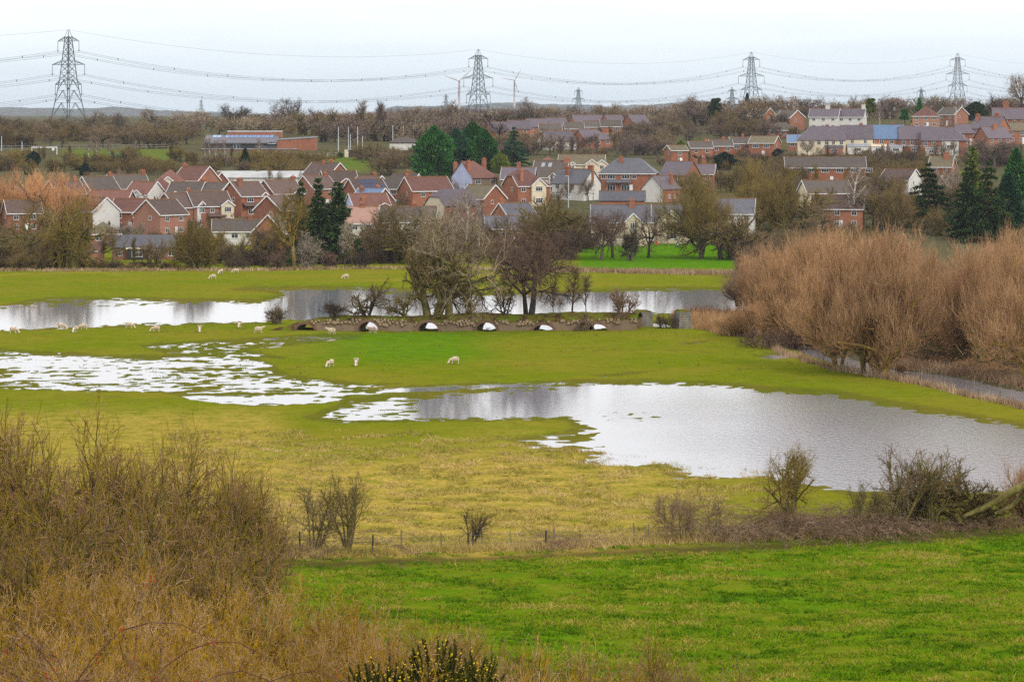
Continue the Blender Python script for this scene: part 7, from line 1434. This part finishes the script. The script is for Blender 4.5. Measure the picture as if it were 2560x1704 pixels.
fb_ = empty('fallen_willow', ground(2480, 1332)); tag(fb_, 'fallen mossy willow limb arching over the pond edge at right', 'tree'); s_ = 1.0 / ppm(fb_.location.y)
lx = lambda p, q_: ((p - 2480) * s_, 0, (1332 - q_) * s_)
MB().tube([lx(2410, 1290), lx(2460, 1270), lx(2520, 1235), lx(2580, 1205), lx(2650, 1190)], [.12, .22, .28, .32, .36], 7).build('limb', BARK['moss'], fb_, smooth=True)
MB().tube([(lx(2490, 1286)[0], .4, lx(2490, 1286)[2]), (lx(2530, 1268)[0], .3, lx(2530, 1268)[2]), (lx(2575, 1222)[0], .1, lx(2575, 1222)[2])], [.1, .17, .24], 7).build('limb', BARK['moss'], fb_, smooth=True)
MB().tube([lx(2510, 1240), lx(2450, 1232), lx(2420, 1245)], [.12, .08, .03], 6).build('branch', BARK['moss'], fb_, smooth=True); MB().tube([lx(2545, 1225), lx(2500, 1255), lx(2510, 1285)], [.1, .06, .03], 6).build('branch', BARK['moss'], fb_, smooth=True)
# ------------------------------------------------------------------ foreground thicket on the left
def near(proto, px, top, D_, wid, tw, bark, lb, cat='bush', name='thorn_bush', group=None, rz=None):
    x_ = (px - 1280) / FPX * D_; zb = float(tz(x_, D_)); h_ = CAMZ - (top - HZ) * D_ / FPX - zb
    return plant(proto, (x_, D_, zb - .1), h_, wid, rz, tw, bark, lb, cat, group, name)
NB = [(-30, 990, 150, .62), (60, 945, 152, .6), (150, 975, 148, .58), (245, 945, 152, .6), (335, 1030, 150, .6), (450, 980, 154, .6), (545, 1050, 152, .6), (610, 1120, 156, .6), (670, 1190, 160, .6), (10, 1110, 132, .7), (150, 1130, 130, .7), (290, 1120, 131, .7), (420, 1160, 133, .7), (540, 1200, 134, .65), (620, 1250, 138, .65), (-20, 1230, 115, .8), (130, 1250, 113, .8), (280, 1240, 114, .8), (420, 1270, 116, .8), (540, 1300, 118, .8)]
for i, (p, t_, D_, w_) in enumerate(NB):
    rw_ = 'back' if i < 9 else ('middle' if i < 15 else 'front'); k_ = i if i < 9 else (i - 9 if i < 15 else i - 15)
    near('thorn%d' % (i % 3), p, t_, D_, w_, 'thorn', 'moss', 'bare thorn bush, %s from left in the %s row of the left thicket' % (ordinal(k_ + 1), rw_), group='thorn thicket')
LB = [(-20, 1345, 78, 1.0), (110, 1340, 80, 1.0), (240, 1345, 76, 1.0), (370, 1350, 80, 1.0), (500, 1365, 78, 1.0), (620, 1395, 80, 1.0), (740, 1420, 82, 1.0), (850, 1455, 80, .95), (930, 1490, 80, .8), (40, 1440, 56, 1.1), (210, 1450, 54, 1.1), (390, 1460, 56, 1.1), (570, 1470, 55, 1.1), (740, 1500, 56, 1.05), (880, 1540, 56, .95), (120, 1545, 42, 1.1), (330, 1555, 40, 1.1), (530, 1560, 42, 1.1), (720, 1590, 42, 1.0)]
for i, (p, t_, D_, w_) in enumerate(LB):
    rw_ = 'back' if i < 9 else ('middle' if i < 15 else 'front'); k_ = i if i < 9 else (i - 9 if i < 15 else i - 15)
    near('lichen%d' % (i % 3), p, t_, D_, w_ * .7, 'lichen', 'lichen', 'yellow lichened scrub bush, %s from left in the %s foreground row' % (ordinal(k_ + 1), rw_), group='lichened scrub', name='scrub_bush')
for i, (p, t_, D_, w_, tw_) in enumerate(((985, 1465, 78, 0.74, 'lichen'), (1060, 1495, 76, 0.72, 'lichen'), (1150, 1505, 75, 0.67, 'thorn'), (1230, 1525, 76, 0.62, 'thorn'), (1010, 1535, 58, 0.74, 'lichen'), (1130, 1555, 60, 0.67, 'thorn'), (1290, 1530, 64, 0.72, 'thorn'), (1380, 1545, 62, 0.72, 'lichen'), (1480, 1550, 66, 0.67, 'thorn'), (1600, 1545, 68, 0.67, 'thorn'), (1690, 1570, 66, 0.62, 'thorn'), (1290, 1570, 48, 0.82, 'lichen'), (1430, 1585, 50, 0.77, 'lichen'))):
    near('lichen%d' % (i % 3), p, t_, D_, w_, tw_, 'moss', 'tangled low scrub, %s of the clumps round and right of the gorse' % ordinal(i + 1), group='bottom scrub', name='scrub_bush')
# wild rose canes with red hips at the bottom left
M_HIP = plain('rose_hip', (.55, .02, .012), .35)
for i, (p, t_, D_) in enumerate(((40, 1490, 25), (170, 1500, 26), (310, 1520, 27), (420, 1560, 28))):
    o = near('rose0', p, t_, D_, .55, 'rose', 'brown', 'dark red rose canes, %s from left at the bottom left corner' % ordinal(i + 1), cat='rose bush', name='rose_bush', group='rose canes', rz=i * 1.7)
    g_ = np.random.default_rng(300 + i); S_ = PROTO['rose0'][2]; up_ = S_[S_[:, 2] > 5]
    for c in range(30):
        s0 = up_[g_.integers(0, len(up_))]; q_ = s0[3:6] + g_.normal(0, .12, 3)
        m_ = _hip = globals().get('HIPM') or MB().tube([(0, 0, -.055), (0, 0, -.03), (0, 0, .02), (0, 0, .06)], [.01, .05, .055, .015], 6).mesh('hip', M_HIP, True)
        HIPM = m_
        for kk_ in range(int(g_.integers(1, 4))): link('rose_hip', HIPM, o, tuple(q_ + g_.normal(0, .14, 3)))
# gorse with yellow flowers at the bottom
def gorse(px, top, D_, r0, lb, seed):
    g_ = np.random.default_rng(seed); x_ = (px - 1280) / FPX * D_; zb = float(tz(x_, D_)); h_ = CAMZ - (top - HZ) * D_ / FPX - zb
    r_ = empty('gorse_bush', (x_, D_, zb)); tag(r_, lb, 'gorse', 'gorse bushes')
    B_, E_, fl_, st_ = [], [], MB(), MB()
    for q_ in range(120):                                             # spiny shoots, each a stem set with needles
        a = g_.uniform(0, 6.28); rr = r0 * math.sqrt(g_.uniform(0, 1)); zt_ = h_ * (1 - .30 * (rr / r0) ** 2) * g_.uniform(.72, 1.04); ln = g_.uniform(.35, .6)
        tip = np.array([rr * math.cos(a), rr * math.sin(a), zt_]); d_ = np.array([math.cos(a) * rr / r0 * .55, math.sin(a) * rr / r0 * .55, 1.0]) + g_.normal(0, .12, 3); d_ /= np.linalg.norm(d_); bs = tip - d_ * ln
        m = 130; t_ = g_.uniform(0, 1, (m, 1)) ** .8; c = bs + (tip - bs) * t_; nd = nrm(d_ * .8 + g_.normal(0, .55, (m, 3)))
        B_.append(c); E_.append(c + nd * (g_.uniform(.05, .13, (m, 1)) * (1.15 - .6 * t_)))
        st_.beam(tuple(bs * [.35, .35, .2]), tuple(bs), .012)
        if g_.uniform() < .55:
            for w_ in range(int(g_.integers(2, 8))):
                f = g_.uniform(.45, 1); p = bs + (tip - bs) * f + g_.normal(0, .035, 3); s = g_.uniform(.010, .022); fl_.tube([p + [0, 0, -s], p, p + [s * .5, 0, s]], [s * .4, s, s * .3], 5)
    V, F, A = ribbons(g_, np.concatenate(B_), np.concatenate(E_), .013); link('spines', new_mesh('spines', V, F, [LEAF['gorse']], dict(v=A)), r_)
    o = st_.build('stems', BARK['brown'], r_); o['kind'] = 'stuff'
    o = fl_.build('flowers', MATS.get('gorse_yellow') or plain('gorse_yellow', (.75, .52, .01), .6), r_); o['kind'] = 'stuff'
gorse(1090, 1588, 50, .8, 'tallest gorse bush with yellow flowers in the middle', 401); gorse(945, 1628, 49, .75, 'gorse bush with most yellow flowers at left', 402); gorse(1200, 1622, 49, .62, 'low gorse bush with few flowers at right', 403)

# ------------------------------------------------------------------ grasses and reeds (uncountable)
def blades(name, lb, P, n, hgt, w, mat, seed, lean=.35, per=1, rad=.07):
    """P(g, n) -> x, d, keep; clumps of upright tapered blades, each clump of one tint"""
    g_ = np.random.default_rng(seed); xx, dd_, keep = P(g_, n)
    xx, dd_ = xx[keep], dd_[keep]; n_ = len(xx)
    tint = np.clip(.5 + .75 * fbm(xx / 3.0, dd_ / 3.0, seed, 3) + g_.normal(0, .16, n_), 0, 1); big = g_.uniform(.5, 1.3, n_)
    xx, dd_, tint, big = np.repeat(xx, per), np.repeat(dd_, per), np.repeat(tint, per), np.repeat(big, per); N = n_ * per
    xx = xx + g_.normal(0, rad, N) * big; dd_ = dd_ + g_.normal(0, rad, N) * big
    b_ = np.stack([xx, dd_, gz(xx, dd_) - .02], -1)
    e_ = b_ + np.stack([g_.normal(0, lean, N), g_.normal(0, lean, N), np.ones(N)], -1) * (hgt * big * g_.uniform(.5, 1.2, N))[:, None]
    V, F, A = ribbons(g_, b_, e_, w); o = link(name, new_mesh(name, V, F, [mat], dict(v=np.repeat(tint, 3) * .8 + A * .2))); tag(o, lb, 'grass', kind='stuff'); return o
G_LUSH = twig_mat('blades_lush', [(0, (.025, .05, .002)), (.3, (.075, .17, .002)), (.52, (.13, .235, .003)), (.74, (.24, .23, .015)), (1, (.46, .34, .10))], rnd=0)
G_STRAW = twig_mat('blades_straw', [(0, (.16, .17, .02)), (.3, (.30, .25, .05)), (.65, (.45, .33, .11)), (1, (.60, .44, .20))], rnd=0)
G_REED = twig_mat('blades_reed', [(0, (.22, .11, .05)), (.5, (.42, .24, .11)), (1, (.60, .42, .24))], rnd=0)
G_PINK = twig_mat('blades_pink', [(0, (.18, .105, .06)), (.5, (.38, .25, .15)), (1, (.58, .43, .29))], rnd=0)
G_DOCK = twig_mat('blades_dock', [(0, (.09, .04, .02)), (.5, (.17, .08, .04)), (1, (.28, .15, .08))], rnd=0)
def region(x0, x1, y0, y1, cond=None, straw=False):
    def f(g_, n):
        px_ = g_.uniform(x0, x1, n); d0, d1 = dist_at((x0 + x1) / 2, y1), dist_at((x0 + x1) / 2, y0)
        dd_ = d0 + (d1 - d0) * g_.uniform(0, 1, n); xx = (px_ - 1280) / FPX * dd_
        py_ = HZ + (CAMZ - tz(xx, dd_)) * FPX / dd_; nn = fbm(xx / 2.2, dd_ / 2.2, 61, 3)
        return xx, dd_, (cond(px_, py_, nn) if cond is not None else np.ones(n, bool)) & (mud_shade_at(xx, dd_) < .3 + .5 * g_.uniform(0, 1, n))
    return f
bndf = lambda p: np.interp(p, [600, 930, 1280, 1700, 2100, 2560, 2860], [1404, 1393, 1379, 1361, 1343, 1318, 1306])
blades('field_grass', 'tufted bright green grass of the near field', region(700, 2860, 1318, 1704, lambda p, q_, nn: (q_ > bndf(p)) & (nn > -.3)), 22000, .20, .05, G_LUSH, 501, .8, 11, .17)
blades('dry_grass', 'straw coloured tussock grass of the middle meadow', region(420, 1980, 1080, 1402, lambda p, q_, nn: (q_ < bndf(p)) & (nn > -.08) & (q_ > 1075 + 60 * np.clip((p - 1100) / 500, 0, 3)) ), 15000, .28, .055, G_STRAW, 502, .8, 10, .22)
def line(pts, half, n_rows=1):
    """band along a polyline of photo ground points; half = half depth in metres"""
    P_ = [ground(*p) for p in pts]
    def f(g_, n):
        i = g_.integers(0, len(P_) - 1, n); t_ = g_.uniform(0, 1, n)
        A_ = np.array([[p.x, p.y] for p in P_]); q_ = A_[i] * (1 - t_[:, None]) + A_[i + 1] * t_[:, None]
        return q_[:, 0] + g_.normal(0, half * .5, n), q_[:, 1] + g_.normal(0, half, n), vnoise(q_[:, 0] / 1.5, q_[:, 1] / 1.5, 71) > -.55
    return f
FL = [(690, 1394), (930, 1387), (1280, 1374), (1500, 1364), (1700, 1354), (1940, 1347), (2250, 1332), (2560, 1312), (2640, 1308), (2860, 1300)]
blades('fence_grass', 'tall dry grass along the wire fence', line(FL, .8), 8000, .55, .05, G_STRAW, 503, .35, 3)
blades('reed_bed', 'russet reed bed right of the free standing pier', region(1680, 1930, 786, 842, lambda p, q_, nn: (q_ > 792 + .0 * p) & (q_ < 805 + (p - 1680) * .2 + 8)), 5200, 1.25, .09, G_REED, 504, .18, 2)
blades('bank_reeds', 'pale dry reeds along the near river bank', line([(1900, 862), (1990, 895), (2080, 925), (2200, 945), (2300, 962), (2420, 992), (2560, 1022), (2640, 1035)], .8), 3400, .8, .07, G_PINK, 505, .3, 2)
blades('far_bank_reeds', 'pale dry reeds on the far river bank under the willows', line([(2200, 905), (2300, 922), (2420, 938), (2560, 965), (2640, 975)], 1.6), 2800, 1.1, .07, G_PINK, 506, .3, 2)
blades('river_reeds', 'pinkish reed strip between the far field and the lawn', line([(1330, 680), (1480, 680), (1640, 684), (1760, 686), (1900, 688)], 2.2), 4200, .9, .12, G_PINK, 507, .25, 2)
blades('hedge_grass', 'dry grass at the foot of the far meadow hedge', line([(-40, 678), (300, 678), (640, 677), (1000, 672), (1330, 676)], 1.3), 4200, .6, .12, G_PINK, 508, .4, 2)
blades('dock_stems', 'brown dock stems scattered over the meadow', region(360, 2000, 790, 1060, lambda p, q_, nn: ((nn > .42) & (q_ > 846) & (q_ < 945)) | ((nn > .05) & (q_ < 842) & (q_ > 832) & (p > 1150) & (p < 1700)) | ((nn > 0) & (q_ > 812) & (q_ < 836) & (p > 360) & (p < 640))), 20000, .28, .05, G_DOCK, 509, .5, 2)
def shallow(g_, n):
    dd_ = g_.uniform(285, 420, n); xx = (g_.uniform(-40, 1750, n) - 1280) / FPX * dd_; w_ = wetat(xx, dd_); return xx, dd_, (w_ > -.1) & (w_ < .72) & (g_.uniform(0, 1, n) > .45 + .4 * w_)
blades('flood_grass', 'grass stems standing in the shallow flood', shallow, 95000, .13, .045, G_LUSH, 511, .7, 2, .22)
blades('far_reeds', 'dark reed heads on the water edge right of the pier', line([(1720, 790), (1800, 793), (1900, 800)], 1.2), 900, 1.3, .10, G_DOCK, 510, .15, 2)

# ------------------------------------------------------------------ haze
m = bpy.data.materials.new('haze_air'); m.use_nodes = True; nn_ = m.node_tree.nodes; nn_.clear()
o_ = nn_.new('ShaderNodeOutputMaterial'); pvn = nn_.new('ShaderNodeVolumePrincipled'); pvn.inputs['Color'].default_value = (.80, .88, 1.0, 1); pvn.inputs['Density'].default_value = 0.00004; pvn.inputs['Anisotropy'].default_value = 0.0
m.node_tree.links.new(pvn.outputs[0], o_.inputs['Volume'])
hz = MB().box(-7900, 7900, -110, 12300, -2.0, 100).build('haze', m); tag(hz, 'thin pale blue haze over the valley', 'haze', kind='stuff')
